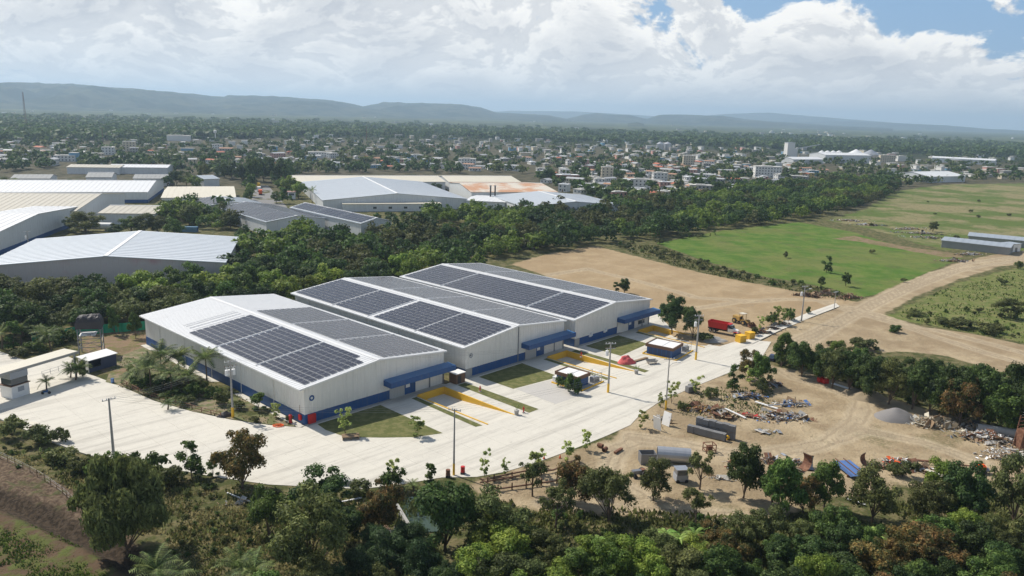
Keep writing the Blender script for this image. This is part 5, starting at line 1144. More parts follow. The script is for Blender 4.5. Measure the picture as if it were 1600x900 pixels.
for z in (.5, 1.65):
    for q in ((-1, 1, -.87, -.73), (-1, 1, .73, .87), (-1.07, -.93, -.8, .8), (.93, 1.07, -.8, .8)): mb = MB(); mb.box(*q, z, z + .12); part('rail', mb, M_RUST, t_)
mb = MB(); mb.box(-.5, .5, -.4, .4, .4, 1.3); part('engine', mb, M_RUST, t_)
# blue metal sheets, stacked
g0, g1 = G(1308, 722), G(1345, 752); d = g1 - g0; rzs = math.atan2(d.y, d.x)
t_ = thing('metal_sheets', 'stack of blue corrugated metal sheets in the junk row', 'metal sheets', ((g0.x + g1.x) / 2, (g0.y + g1.y) / 2, 0), rzs)
for k in range(5):
    mb = MB(); 
    for q in range(8): y = -1.5 + k * .06 + q * .38; mb.box(-3.2 + .1 * k, 3.2 + .12 * k, y, y + .30, .5 + k * .09, .54 + k * .09); mb.box(-3.2 + .1 * k, 3.2 + .12 * k, y + .30, y + .38, .5 + k * .09, .59 + k * .09)
    part('sheet', mb, M_BLUESHEET, t_)
for x in (-2, 2): mb = MB(); mb.box(x, x + .2, -1.6, 1.8, 0, .5); part('bearer', mb, M_RUST, t_)
for y in (-.9, .7): mb = MB(); mb.box(-3.4, 3.4, y, y + .14, 1.0, 1.15); part('rail', mb, M_BROWN, t_)
# bent drum shells
def arc_shell(px, py, r_, w_, rz, a0_, a1_, m, m2, label):
    g = G(px, py); t_ = thing('curved_shell', label, 'curved shell', (g.x, g.y, 0), rz, 'curved drum shells'); n = 12
    for nm_, q, mm in (('outer_skin', r_, m), ('inner_skin', r_ * .93, m2)):
        mb = MB()
        for k in range(n):
            t0, t1 = a0_ + (a1_ - a0_) * k / n, a0_ + (a1_ - a0_) * (k + 1) / n
            mb.face([(q * math.cos(t0), -w_ / 2, r_ * .9 + q * math.sin(t0)), (q * math.cos(t1), -w_ / 2, r_ * .9 + q * math.sin(t1)), (q * math.cos(t1), w_ / 2, r_ * .9 + q * math.sin(t1)), (q * math.cos(t0), w_ / 2, r_ * .9 + q * math.sin(t0))])
        part(nm_, mb, mm, t_)
arc_shell(1253, 733, 1.7, 1.8, .6, -2.6, .9, M_WHITE, M_RUST, 'white curved drum shell lying open in the junk row')
arc_shell(1266, 733, 1.4, 1.2, 1.4, -2.2, 1.4, M_RUST, M_GREYPAINT, 'rusty curved drum shell right of the white one')
arc_shell(1358, 728, 1.5, 1.8, 2.3, -2.8, .6, M_WHITE, M_RUST, 'white and rust curved shell right of the blue sheets')
arc_shell(1222, 727, 1.2, 1.2, .3, -2.4, 1.8, M_GREYPAINT, M_TARP, 'grey curved shell at the left of the junk row')
debris(1243, 724, 1.8, .9, 40, [M_GREYPAINT, M_RUST, M_WHITE], 'flattened grey scrap in front of the curved shells', 70, .8, .8)
# trailer frame, long beams
g0, g1 = G(1443, 733), G(1500, 745); d = g1 - g0
for k, (q0, q1, w_, m, lab, z) in enumerate([((1445, 737), (1512, 757), .9, M_ROOFC, 'long cream coloured beam lying along the lower trees', .3), ((1452, 734), (1525, 752), .35, M_WHITE, 'slim white beam lying beside the cream beam', .25), ((1415, 722), (1520, 733), .28, M_RUST, 'very long rusty pipe lying towards the orange trailer', .5), ((1405, 718), (1470, 724), .2, M_RUST, 'rusty pipe lying above the junk row', .2), ((1355, 745), (1375, 757), .4, M_WHITE, 'white board lying below the curved shell', .1),
        ((1300, 600), (1335, 611), .9, M_WHITE, 'long white panel lying along the hedge foot', .1), ((1133, 640), (1165, 655), .4, M_WHITE, 'white strip lying above the block stacks', .2), ((1180, 630), (1215, 641), .5, M_WHITE, 'bent white strip on the scrap heap', .3), ((1110, 645), (1132, 638), .25, M_WOOD, 'timber batten in the rusty tangle', .6), ((1200, 637), (1265, 633), .2, M_GREYPAINT, 'thin grey pole lying across the scrap heap', .5), ((532, 787), (566, 780), .25, M_WHITE, 'pale pole lying beside the foreground dirt track', .2), ((355, 772), (398, 789), .2, M_WHITE, 'white pipe lying in the weeds below the round tree', .15),
        ((1322, 780), (1352, 790), .5, M_WHITE, 'white board lying between the lower right trees', .1), ((750, 752), (795, 748), .18, M_WOOD, 'timber pole at the left of the sunken timber frame', .3)]):
    P0, P1 = G(*q0), G(*q1); dd_ = P1 - P0; L_ = dd_.length; o = link('beam', MB().box(0, L_, -w_ / 2, w_ / 2, 0, .18).mesh('beam', m), None, (P0.x, P0.y, z), math.atan2(dd_.y, dd_.x)); tag(o, lab, 'beam' if w_ < .5 else 'panel')
g_ = G(1536, 738); t_ = thing('trailer', 'small trailer with orange top beside the right end of the junk row', 'trailer', (g_.x, g_.y, 0), -.3)
mb = MB(); mb.box(-1.3, 1.0, -.8, .8, .5, .75); part('bed', mb, M_DARKTRIM, t_); mb = MB(); mb.box(-1.2, .3, -.6, .6, .75, 1.35); mb.box(-.9, 0, -.4, .4, 1.35, 1.6); part('compressor', mb, M_ORANGE, t_)
for y in (-.85, .85): mb = MB(); wheel(mb, 0, y, .38, .2); part('wheel', mb, M_BLACK, t_)
mb = MB(); mb.tube((1.0, 0, .6), (2.4, 0, .4), .06, n=5); part('drawbar', mb, M_RUST, t_)
for k, (x, y, lab) in enumerate(((1282, 597, 'red crate under the hedge, the left one'), (1289, 599, 'red crate under the hedge, the right one'))):
    g_ = G(x, y); t_ = thing('red_crate', lab, 'crate', (g_.x, g_.y, 0), .2, 'red crates under the hedge')
    for q in ((-.7, .7, -.55, -.5), (-.7, .7, .5, .55), (-.7, -.65, -.5, .5), (.65, .7, -.5, .5)): mb = MB(); mb.box(*q, .1, 1.2); part('side', mb, M_RED, t_)
    mb = MB(); mb.box(-.65, .65, -.5, .5, .1, .2); part('bottom', mb, M_RED, t_)
for a_ in ((1138, 686, 'yellow drum lying beside the rightmost block stack', M_YEL2), (1139, 655, 'rusty red drum in the scrap behind the blocks', M_RUST), (945, 705, 'rusty drum on the dirt at the road edge', M_RUST), (938, 699, 'dark rusty drum beside the leaning sapling', M_RUST)):
    cyl(a_[0], a_[1], 1.1, .42, rng.uniform(0, 3), a_[3], a_[2], 'drum', 'drum')
plank(966, 706, 2.6, .5, .4, .9, M_RUST, 'short rusty beam lying on the open dirt', 'beam', 'beam')
# piles of gravel, spoil and rubble
heap(1398, 652, 4.9, 3.8, 2.1, M_GRAVEL, 'cone of grey gravel on the open dirt', 'gravel pile', 'gravel_pile', 2, .12)
heap(1357, 621, 4.6, 3.0, 1.5, M_SANDY, 'low brown spoil heap near the hedge', 'spoil heap', 'spoil_heap', 5, .35)
heap(1330, 612, 3.0, 1.6, .7, M_SANDY, 'small spoil heap left of the brown one', 'spoil heap', 'spoil_heap', 6, .4)
heap(1115, 533, 4.0, 2.2, 1.2, M_CONCG, 'grey rubble mound left of the yellow boxes', 'rubble mound', 'rubble_mound', 9, .6)
debris(1462, 663, 5.2, 3.0, 620, [M_ROOFC, M_SANDY, M_CONC], 'heap of pale broken stones right of the gravel cone', 21, .75, 1.6, 'rubble_pile', 'rubble pile', .9)
# rusty steel tower at the right edge
g_ = G(1592, 706); t_ = thing('steel_tower', 'leaning rusty ladder tower at the right edge of the yard', 'tower', (g_.x, g_.y, 0), .3)
for x in (-1, 1):
    for y in (-.8, .8): mb = MB(); mb.tube((x, y, 0), (x * .9 + .8, y, 7.5), .12, n=5); part('leg', mb, M_RUST, t_)
for k in range(9):
    z = .6 + k * .8; s_ = .8 * z / 7.5
    for q in (((-1 + s_, -.8, z), (1 + s_, -.8, z)), ((1 + s_, -.8, z), (1 + s_, .8, z)), ((-1 + s_, .8, z), (1 + s_, .8, z))): mb = MB(); mb.tube(*q, .07, n=4); part('rung', mb, M_RUST, t_)
mb = MB(); mb.box(-.6, 1.6, -.8, .8, 1.0, 4.8); part('cladding', mb, M_RUST, t_); mb = MB(); [mb.box(-.4 + .8, 1.9, y - .03, y + .03, z, z + .06) for y in (-.9, .9) for z in (7.5, 8.0)]; part('top_rail', mb, M_STEEL, t_)
# sunken timber frame by the road edge (dark beams)
t_ = thing('timber_pen', 'dark timber frame of posts and beams laid out below the road edge', 'frame', (0, 0, 0))
fr = [(750, 752, 778, 768), (778, 768, 870, 755), (750, 758, 865, 738), (770, 750, 858, 732), (865, 738, 905, 720), (870, 755, 900, 738), (778, 768, 750, 752)]
for q in fr:
    P0, P1 = G(q[0], q[1]), G(q[2], q[3]); mb = MB(); mb.tube((P0.x, P0.y, .5), (P1.x, P1.y, .5), .16, n=4); part('rail', mb, M_BROWN, t_)
for x, y in ((778, 768), (800, 765), (822, 762), (846, 758), (870, 755), (772, 752), (800, 748), (826, 744), (850, 740), (762, 756), (840, 742), (905, 722)):
    g_ = G(x, y); mb = MB(); mb.box(g_.x - .12, g_.x + .12, g_.y - .12, g_.y + .12, 0, 1.3); part('post', mb, M_BROWN, t_)
for x, y, m, lab in ((700, 745, M_RUST, 'rusty drum left of the thin pole'), (723, 740, M_RED, 'dark red drum right of the thin pole')):
    g_ = G(x, y); t_ = thing('drum', lab, 'drum', (g_.x, g_.y, 0), 0, 'drums by the thin pole'); mb = MB(); mb.tube((0, 0, .35), (0, 0, 1.4), .4, n=12); part('drum', mb, m, t_); mb = MB(); mb.box(-.4, .4, -.4, .4, 0, .35); part('stand', mb, M_TARP, t_)
for k, (x, y, lab) in enumerate([(541, 757, 'grey concrete block at the lower road edge, left of two'), (556, 758, 'grey concrete block at the lower road edge, right of two')]):
    plank(x, y, 1.6, 1.0, .8, .1, M_CONCG, lab, 'concrete block', 'concrete_block', group='concrete blocks at the road edge')
for x, y, lab in ((850, 717, 'orange traffic cone left of the leaning sapling'), (875, 716, 'orange traffic cone right beside the leaning sapling')):
    g_ = G(x, y); t_ = thing('traffic_cone', lab, 'cone', (g_.x, g_.y, 0), 0, 'traffic cones'); mb = MB(); mb.tube((0, 0, .05), (0, 0, .75), .2, .04, n=8); part('cone', mb, M_ORANGE, t_); mb = MB(); mb.box(-.24, .24, -.24, .24, 0, .05); part('base', mb, M_BLACK, t_)
# pond with concrete edge
struct(sheet('pond_water', [tuple(G(x, y)[:2]) for x, y in [(618, 792), (632, 774), (694, 765), (706, 792), (692, 826), (638, 828)]], -.45, M_WATER))
P0, P1 = G(620, 790), G(640, 824); mb = MB(); d = P1 - P0; mb.box(0, d.length, -.25, .25, -.6, .35); o = part('pond_wall', mb, M_CONCG, None, loc=P0, rz=math.atan2(d.y, d.x)); tag(o, 'low grey concrete wall along the left side of the pond', 'wall')

# weathered post fence on the bank at lower left
t_ = thing('post_fence', 'weathered wooden post fence on the earth bank at lower left', 'fence', (0, 0, 0))
fp = [G(x, y) for x, y in ((-40, 700), (0, 716), (36, 733), (70, 752), (98, 772), (118, 790))]
for a_, b_ in zip(fp[:-1], fp[1:]):
    for k in range(3):
        p = a_.lerp(b_, k / 3); mb = MB(); mb.tube((p.x, p.y, -.2), (p.x + rng.uniform(-.1, .1), p.y, 1.4 + rng.uniform(-.2, .2)), .07, .05, n=5); part('post', mb, M_WOOD, t_)
    for z in (.5, 1.0, 1.3): mb = MB(); mb.tube((a_.x, a_.y, z), (b_.x, b_.y, z), .012, n=3); part('wire_strand', mb, M_DARKTRIM, t_)
# ------------------------------------------------------------------ vegetation
L_DARK = leafmat('dark green leaves', (.022, .042, .012), (.060, .095, .024))
L_OLIVE = leafmat('olive leaves', (.045, .058, .018), (.11, .125, .040))
L_MID = leafmat('mid green leaves', (.032, .062, .014), (.085, .13, .028))
L_BRIGHT = leafmat('yellow green leaves', (.07, .115, .018), (.165, .21, .036))
L_BROWN = leafmat('brown tinged leaves', (.045, .058, .018), (.17, .105, .035), .8)
L_PALE = leafmat('pale sapling leaves', (.15, .20, .055), (.30, .34, .11))
L_PALM = leafmat('palm leaves', (.045, .075, .02), (.15, .18, .06))
L_FEATH = leafmat('feathery leaves', (.075, .105, .034), (.16, .195, .070))
def cards(P, N, size, rs, elong=1.5):
    """one kite-shaped leaf clump per point, facing roughly along N"""
    n = len(P); N = N / (np.linalg.norm(N, axis=1, keepdims=True) + 1e-9)
    a = np.cross(N, rs.normal(size=(n, 3))); a /= np.linalg.norm(a, axis=1, keepdims=True) + 1e-9; b = np.cross(N, a)
    s = (size * rs.uniform(.6, 1.4, n))[:, None]
    bend = N * s * rs.uniform(-.25, .25, (n, 1))
    V = np.stack([P - a * s * elong * .5, P + b * s * .45 + bend, P + a * s * elong * .5, P - b * s * .45 + bend], 1)
    return V
def crown_pts(rs, h0, h1, rad, nl, n, shape='round', lobe=.36, fill=.25):
    """points and normals on a cloud of lobes between heights h0 and h1"""
    cz, rz_ = (h0 + h1) / 2, (h1 - h0) / 2; C_, Rl = [], []
    for k in range(nl):
        for _ in range(20):
            d = rs.normal(size=3); d /= np.linalg.norm(d)
            if d[2] > -.85: break
        q = rs.uniform(.35, .92) if shape != 'flat' else rs.uniform(.5, .95)
        r_ = lobe * rad * rs.uniform(.5, 1.3)
        c = np.array([d[0] * q * rad, d[1] * q * rad, cz + d[2] * q * rz_ * (1 if shape != 'flat' else .7)])
        if shape == 'cone': t = (c[2] - h0) / (h1 - h0); c[:2] *= 1.15 - .8 * t; r_ *= 1.2 - .6 * t
        if shape in ('vase', 'cone'): c[2] = rs.uniform(h0 + r_ * .5, h1 - r_ * .6)
        if shape == 'vase': t = (c[2] - h0) / (h1 - h0); c[:2] *= .45 + .75 * t; r_ *= .7 + .5 * t
        C_.append(c); Rl.append(r_)
    C_ = np.array(C_); Rl = np.array(Rl); w_ = Rl ** 2; w_ /= w_.sum()
    k = rs.choice(nl, n, p=w_); d = rs.normal(size=(n, 3)); d /= np.linalg.norm(d, axis=1, keepdims=True)
    d[:, 2] = np.where(d[:, 2] < -.5, -d[:, 2], d[:, 2])
    q = np.where(rs.rand(n) < fill, rs.uniform(.3, .95, n), np.where(rs.rand(n) < .3, rs.uniform(.95, 1.38, n), rs.uniform(.8, 1.1, n)))
    P = C_[k] + d * (Rl[k] * q)[:, None] * np.array([1, 1, .82])
    P[:, 2] = np.maximum(P[:, 2], h0 * .8 + rs.uniform(0, .3, n))
    N = d + rs.normal(size=(n, 3)) * .45 + np.array([0, 0, .25]); return P, N, C_
def crown_mesh(name, V, m): return mesh_np(name, V.reshape(-1, 3), np.arange(len(V) * 4).reshape(-1, 4), m)
def trunk_mesh(rs, h, r_, C_, h0, nb=6):
    mb = MB(); top = h0 + (h - h0) * .35; lean = rs.uniform(-.3, .3, 2)
    mb.tube((0, 0, -.2), (lean[0] * .5, lean[1] * .5, h0 * .9), r_ * 1.25, r_ * .9, n=7); mb.tube((lean[0] * .5, lean[1] * .5, h0 * .9), (lean[0], lean[1], top), r_ * .9, r_ * .45, n=6)
    for k in range(min(nb, len(C_))):
        c = C_[k]; z = h0 * rs.uniform(.75, 1.1); mb.tube((lean[0] * .5, lean[1] * .5, z), tuple(c * .92), r_ * .5, r_ * .12, n=5, caps=False)
    return mb.mesh('trunk', M_TRUNK)
TREES = {}
def tree_proto(kind, nv, h, rad, h0, nl, n, size, m, shape='round', lobe=.36, fill=.25, tr=.2, elong=1.5, droop=0.0):
    TREES[kind] = []
    for v in range(nv):
        rs = np.random.RandomState(hash_(kind) + v * 17); P, N, C_ = crown_pts(rs, h0, h, rad, nl, n, shape, lobe, fill)
        if droop: N = N * np.array([1, 1, .3]); 
        V = cards(P, N, size, rs, elong)
        TREES[kind].append((crown_mesh('crown', V, m), trunk_mesh(rs, h, tr, C_, h0), h, rad))
def hash_(s): return sum(ord(c) * (i + 3) for i, c in enumerate(s)) % 9973
# near kinds are unit-built at about their usual height, then scaled
tree_proto('mango', 4, 8, 3.9, .5, 34, 10500, .25, L_DARK, lobe=.27)
tree_proto('green', 4, 8, 3.8, .5, 34, 9500, .25, L_MID, lobe=.27)
tree_proto('yellowgreen', 2, 8, 3.9, .3, 34, 9500, .25, L_BRIGHT, lobe=.27)
tree_proto('brown', 3, 8, 3.9, .6, 32, 9000, .25, L_BROWN, lobe=.27)
tree_proto('olive', 4, 8, 4.4, .6, 38, 8000, .23, L_OLIVE, lobe=.22, fill=.4)
tree_proto('open', 3, 8, 3.8, 2.0, 22, 3800, .24, L_OLIVE, lobe=.22, fill=.5)
tree_proto('feathery', 1, 9, 6.0, .2, 60, 24000, .24, L_FEATH, lobe=.20, fill=.3, elong=2.8, droop=1)
tree_proto('sapling', 4, 4, 1.35, .1, 26, 620, .20, L_PALE, shape='vase', lobe=.20, fill=.8, tr=.035, elong=2.4)
tree_proto('young', 3, 4.5, 1.5, .2, 16, 1500, .22, L_MID, shape='cone', lobe=.32, fill=.5, tr=.06)
tree_proto('shrub', 5, 2.2, 1.7, .0, 18, 1500, .20, L_OLIVE, lobe=.30, tr=.05, fill=.4)
tree_proto('greenshrub', 4, 2.2, 1.7, .0, 18, 1600, .20, L_MID, lobe=.30, tr=.05, fill=.4)
tree_proto('vine', 3, 5, 3.2, .0, 26, 11000, .19, leafmat('vine leaves', (.028, .055, .02), (.07, .115, .045)), lobe=.34, fill=.08, tr=.1)
tree_proto('forest', 6, 9, 4.8, .9, 26, 3400, .42, L_DARK, lobe=.27)
tree_proto('forestolive', 5, 8.5, 5.4, 1.0, 28, 3200, .40, L_OLIVE, shape='flat', lobe=.25, fill=.35)
tree_proto('forestgreen', 4, 8.5, 4.8, .9, 26, 3400, .42, L_MID, lobe=.27)
tree_proto('forestbright', 3, 7, 4.2, .8, 24, 2800, .4, L_BRIGHT, lobe=.27)
FIRST = {}
DESC = {'mango': 'dense dark green round crowned tree', 'green': 'mid green bushy tree', 'yellowgreen': 'bright yellow green bushy tree', 'brown': 'tree with brown tinged young leaves', 'olive': 'olive green spreading tree',
        'open': 'thin crowned olive tree showing its trunk', 'feathery': 'very large feathery green tree', 'sapling': 'pale green slender sapling', 'young': 'young upright green tree', 'shrub': 'low olive shrub', 'greenshrub': 'low green shrub',
        'vine': 'mound of dark vine leaves', 'forest': 'dark forest tree', 'forestolive': 'flat crowned olive forest tree', 'forestgreen': 'mid green forest tree', 'forestbright': 'bright green forest tree'}
NAME = {'sapling': 'sapling', 'young': 'young_tree', 'shrub': 'shrub', 'greenshrub': 'shrub', 'vine': 'vine_mound'}
def plant(kind, px, py, hpx=None, wpx=None, h=None, group=None, label=None, v=None, g=None):
    """plant a thing at photo pixel (px, py); hpx/wpx are its height and width in photo pixels"""
    p = g if g is not None else G(px, py); k = mpp(p); var = TREES[kind]; v = rng.randrange(len(var)) if v is None else v
    cr, tk, H0, R0 = var[v]; sz = (hpx * k / .95 / H0) if hpx else (h or H0) / H0
    sw = (wpx * k / 2 / (R0 * 1.12)) if wpx else sz * rng.uniform(.88, 1.12)
    nm = NAME.get(kind, 'tree'); t_ = link(nm, None, None, (p[0], p[1], 0), rng.uniform(0, 6.28)); t_.scale = (sw * rng.uniform(.84, 1.12), sw * rng.uniform(.84, 1.12), sz); t_.rotation_euler = (rng.uniform(-.07, .07), rng.uniform(-.07, .07), t_.rotation_euler[2])
    if nm == 'vine_mound': c_ = link('foliage', cr, t_); s_ = link('stem', tk, t_)
    else: c_ = link('crown' if nm in ('tree', 'young_tree', 'sapling') else 'foliage', cr, t_); s_ = link('trunk' if nm == 'tree' else 'stem', tk, t_)
    tag(t_, label or DESC[kind], {'tree': 'tree', 'sapling': 'sapling', 'young_tree': 'tree', 'shrub': 'shrub', 'vine_mound': 'vine mound'}[nm], group or {'tree': 'broadleaf trees', 'sapling': 'pale saplings along the yard', 'young_tree': 'young trees along the yard', 'shrub': 'shrubs', 'vine_mound': 'mounds of vines'}[nm], auto=label is None)
    return t_
# --- the single trees of the foreground: kind, base x, base y, height px, width px
for row in [('brown', 378, 764, 86, 76, 0), ('feathery', 200, 862, 140, 158), ('young', 300, 747, 54, 42), ('young', 333, 744, 26, 22), ('greenshrub', 222, 752, 46, 72), ('shrub', 262, 760, 30, 50), ('greenshrub', 160, 748, 34, 50), ('shrub', 130, 735, 22, 44),
            ('shrub', 92, 722, 20, 50), ('shrub', 60, 695, 24, 44), ('shrub', 20, 680, 26, 50), ('shrub', 95, 690, 20, 30), ('olive', 485, 900, 132, 128), ('green', 420, 840, 78, 66), ('mango', 505, 805, 68, 96), ('mango', 540, 850, 58, 58),
            ('brown', 592, 836, 82, 66), ('shrub', 560, 772, 22, 46), ('greenshrub', 612, 764, 32, 44), ('sapling', 614, 748, 34, 30), ('young', 672, 757, 36, 28), ('mango', 696, 862, 116, 100), ('sapling', 756, 745, 40, 28), ('sapling', 790, 742, 26, 18), ('sapling', 835, 742, 40, 34),
            ('open', 832, 775, 64, 52), ('sapling', 886, 720, 32, 34), ('sapling', 916, 704, 34, 26), ('brown', 893, 786, 72, 66), ('open', 868, 824, 72, 58), ('olive', 952, 816, 86, 92), ('open', 920, 768, 40, 60), ('olive', 1021, 782, 66, 64), ('open', 1093, 765, 62, 52),
            ('mango', 1161, 778, 78, 64), ('open', 1087, 822, 60, 58), ('olive', 778, 866, 94, 112), ('green', 1222, 806, 88, 66), ('green', 1288, 795, 74, 54), ('olive', 1362, 815, 78, 96), ('mango', 1508, 824, 84, 78), ('olive', 1582, 822, 100, 86), ('olive', 1448, 820, 64, 76), ('yellowgreen', 1466, 778, 50, 54),
            ('shrub', 1412, 745, 22, 44), ('mango', 1205, 790, 60, 50), ('brown', 1255, 800, 52, 44),
            ('sapling', 540, 678, 40, 28), ('sapling', 650, 682, 32, 36), ('sapling', 1001, 668, 28, 26), ('sapling', 1050, 630, 34, 24), ('sapling', 1032, 636, 22, 20), ('sapling', 1086, 614, 26, 26), ('young', 1148, 610, 38, 34), ('sapling', 1172, 600, 28, 28), ('shrub', 1190, 612, 20, 30), ('shrub', 1110, 622, 16, 26), ('shrub', 1065, 640, 14, 20),
            ('brown', 1168, 592, 46, 34), ('green', 1186, 602, 48, 46), ('mango', 1050, 520, 56, 42), ('mango', 1082, 528, 52, 42), ('greenshrub', 1036, 498, 20, 24), ('mango', 976, 458, 22, 22), ('young', 962, 458, 18, 14), ('shrub', 1100, 532, 12, 40),
            ('young', 1291, 426, 24, 18), ('green', 1321, 447, 20, 14), ('green', 1282, 449, 16, 14), ('shrub', 1228, 403, 10, 10), ('shrub', 1362, 396, 7, 10), ('shrub', 1413, 441, 6, 10), ('olive', 1457, 362, 14, 16),
            ('sapling', 1218, 508, 26, 24), ('greenshrub', 1205, 507, 18, 24), ('greenshrub', 1232, 500, 20, 20), ('sapling', 1188, 519, 22, 18), ('greenshrub', 1262, 490, 10, 14), ('shrub', 1178, 524, 14, 16),
            ('olive', 1578, 498, 26, 40), ('shrub', 1500, 510, 12, 52), ('shrub', 1470, 506, 10, 34), ('shrub', 1545, 520, 12, 50), ('shrub', 1430, 492, 8, 30), ('shrub', 1590, 420, 12, 14), ('shrub', 1565, 444, 8, 14), ('greenshrub', 1400, 520, 10, 24),
            ('young', 404, 640, 26, 28), ('sapling', 432, 652, 24, 24), ('shrub', 372, 640, 14, 26), ('shrub', 345, 632, 22, 28), ('shrub', 398, 660, 10, 18), ('greenshrub', 330, 620, 16, 30), ('shrub', 454, 660, 12, 14),
            ('green', 180, 522, 40, 22), ('green', 212, 528, 36, 22), ('young', 120, 520, 30, 26), ('forestolive', 140, 500, 42, 40), ('young', 20, 545, 40, 30), ('greenshrub', 100, 535, 22, 40), ('greenshrub', 60, 548, 18, 40), ('greenshrub', 75, 530, 22, 36), ('shrub', 30, 556, 12, 30), ('greenshrub', 130, 590, 22, 20),
            ('greenshrub', 888, 612, 28, 28), ('greenshrub', 903, 616, 24, 24), ('greenshrub', 876, 604, 16, 18)]:
    plant(*row)
# --- hedge of big trees right of the road
for row in [('green', 1221, 573, 52, 38), ('mango', 1252, 588, 56, 52), ('mango', 1278, 594, 50, 46), ('olive', 1300, 606, 58, 56), ('mango', 1328, 612, 56, 52), ('mango', 1356, 622, 60, 54), ('olive', 1388, 632, 62, 62), ('mango', 1425, 640, 70, 58), ('green', 1452, 646, 60, 50), ('mango', 1478, 655, 72, 60),
            ('brown', 1500, 664, 66, 60), ('mango', 1530, 664, 78, 62), ('green', 1562, 672, 60, 60), ('mango', 1590, 668, 84, 62), ('mango', 1620, 690, 90, 60), ('yellowgreen', 1306, 566, 30, 34), ('green', 1335, 590, 44, 44), ('mango', 1410, 610, 46, 46), ('mango', 1452, 618, 48, 46), ('green', 1510, 630, 54, 48), ('mango', 1560, 640, 60, 52), ('mango', 1598, 640, 62, 50), ('shrub', 1350, 545, 14, 44), ('shrub', 1330, 556, 12, 40), ('mango', 1375, 608, 44, 42), ('mango', 1482, 628, 52, 46)]:
    plant(*row, group='hedge trees along the junk yard')
# --- bottom band of the picture
done = []
HEDGE_LOW = True
def scatter_px(poly, step, kinds, n, hr, grp, size=None, seed=0, minpx=None, avoid=None):
    rs = random.Random(seed); xs = [p[0] for p in poly]; ys = [p[1] for p in poly]; k = 0; out_ = []
    for _ in range(n * 60):
        if k >= n: break
        x, y = rs.uniform(min(xs), max(xs)), rs.uniform(min(ys), max(ys))
        if not inside(poly, np.array([x]), np.array([y]))[0]: continue
        g = G(x, y)
        if any((g.x - q[0]) ** 2 + (g.y - q[1]) ** 2 < step ** 2 for q in done): continue
        if avoid and any(math.hypot(x - a_[0], y - a_[1]) < a_[2] for a_ in avoid): continue
        done.append((g.x, g.y)); k += 1; out_.append((x, y, g)); kd = rs.choice(kinds)
        if kd: plant(kd, x, y, h=rs.uniform(*hr), group=grp)
    return out_
scatter_px([(1110, 865), (1200, 850), (1320, 852), (1400, 862), (1480, 856), (1660, 850), (1660, 990), (1060, 990)], 4.4, ['mango', 'mango', 'green', 'olive', 'olive', 'green', 'brown', 'yellowgreen'], 46, (5, 7.6), 'trees along the bottom of the picture', seed=1)
scatter_px([(740, 880), (850, 870), (960, 880), (1080, 870), (1120, 990), (740, 990)], 4.0, ['yellowgreen', 'yellowgreen', 'green', 'olive'], 24, (5, 7.5), 'trees along the bottom of the picture', seed=2)
scatter_px([(330, 960), (560, 930), (740, 940), (760, 1010), (300, 1010)], 4.5, ['mango', 'green', 'olive'], 8, (5, 7), 'trees along the bottom of the picture', seed=3)
for row in [('vine', 610, 892, 52, 70), ('vine', 665, 910, 62, 66), ('vine', 560, 905, 44, 60), ('vine', 640, 860, 40, 60), ('vine', 745, 895, 40, 66), ('vine', 800, 905, 44, 56), ('vine', 585, 858, 34, 50), ('vine', 700, 930, 50, 60), ('vine', 520, 930, 40, 60), ('vine', 840, 895, 30, 40)]: plant(*row)
scatter_px([(0, 700), (120, 735), (260, 765), (330, 760), (420, 790), (560, 800), (560, 870), (420, 900), (290, 880), (250, 800), (120, 770), (0, 735)], 2.8, ['shrub', 'greenshrub', 'shrub'], 18, (.5, 1.1), 'weedy shrubs of the foreground', seed=5, avoid=[(378, 764, 20), (200, 862, 60)])
scatter_px([(760, 790), (1150, 820), (1120, 850), (760, 850)], 2.6, ['shrub', 'greenshrub', None], 30, (.8, 1.8), 'weedy shrubs of the foreground', seed=6)
scatter_px([(980, 378), (1110, 412), (1200, 437), (1300, 455), (1320, 462), (1200, 444), (1100, 423), (960, 385)], 3.0, ['shrub', 'shrub', 'greenshrub'], 46, (1.2, 2.6), 'shrubs between the lot and the green field', seed=7)
scatter_px([(1030, 384), (1130, 366), (1120, 360), (1020, 376)], 4.0, ['shrub', 'young'], 10, (1.5, 3.5), 'shrubs between the lot and the green field', seed=8)
scatter_px([(1340, 350), (1600, 395), (1600, 300), (1420, 305)], 14, ['shrub', 'shrub', 'shrub'], 9, (1.2, 2.5), 'shrubs in the rough pasture', seed=9)
scatter_px([(1395, 496), (1600, 538), (1600, 480), (1470, 488)], 4, ['shrub', 'greenshrub'], 26, (.8, 1.8), 'shrubs in the near pasture', seed=10)
scatter_px([(1240, 555), (1340, 570), (1390, 545), (1300, 540)], 3, ['shrub', 'greenshrub'], 14, (.7, 1.8), 'shrubs behind the hedge', seed=12)
scatter_px([(1060, 640), (1200, 650), (1190, 610), (1110, 610)], 2.4, ['shrub', 'greenshrub'], 12, (.4, .9), 'weeds in the junk yard', seed=13)

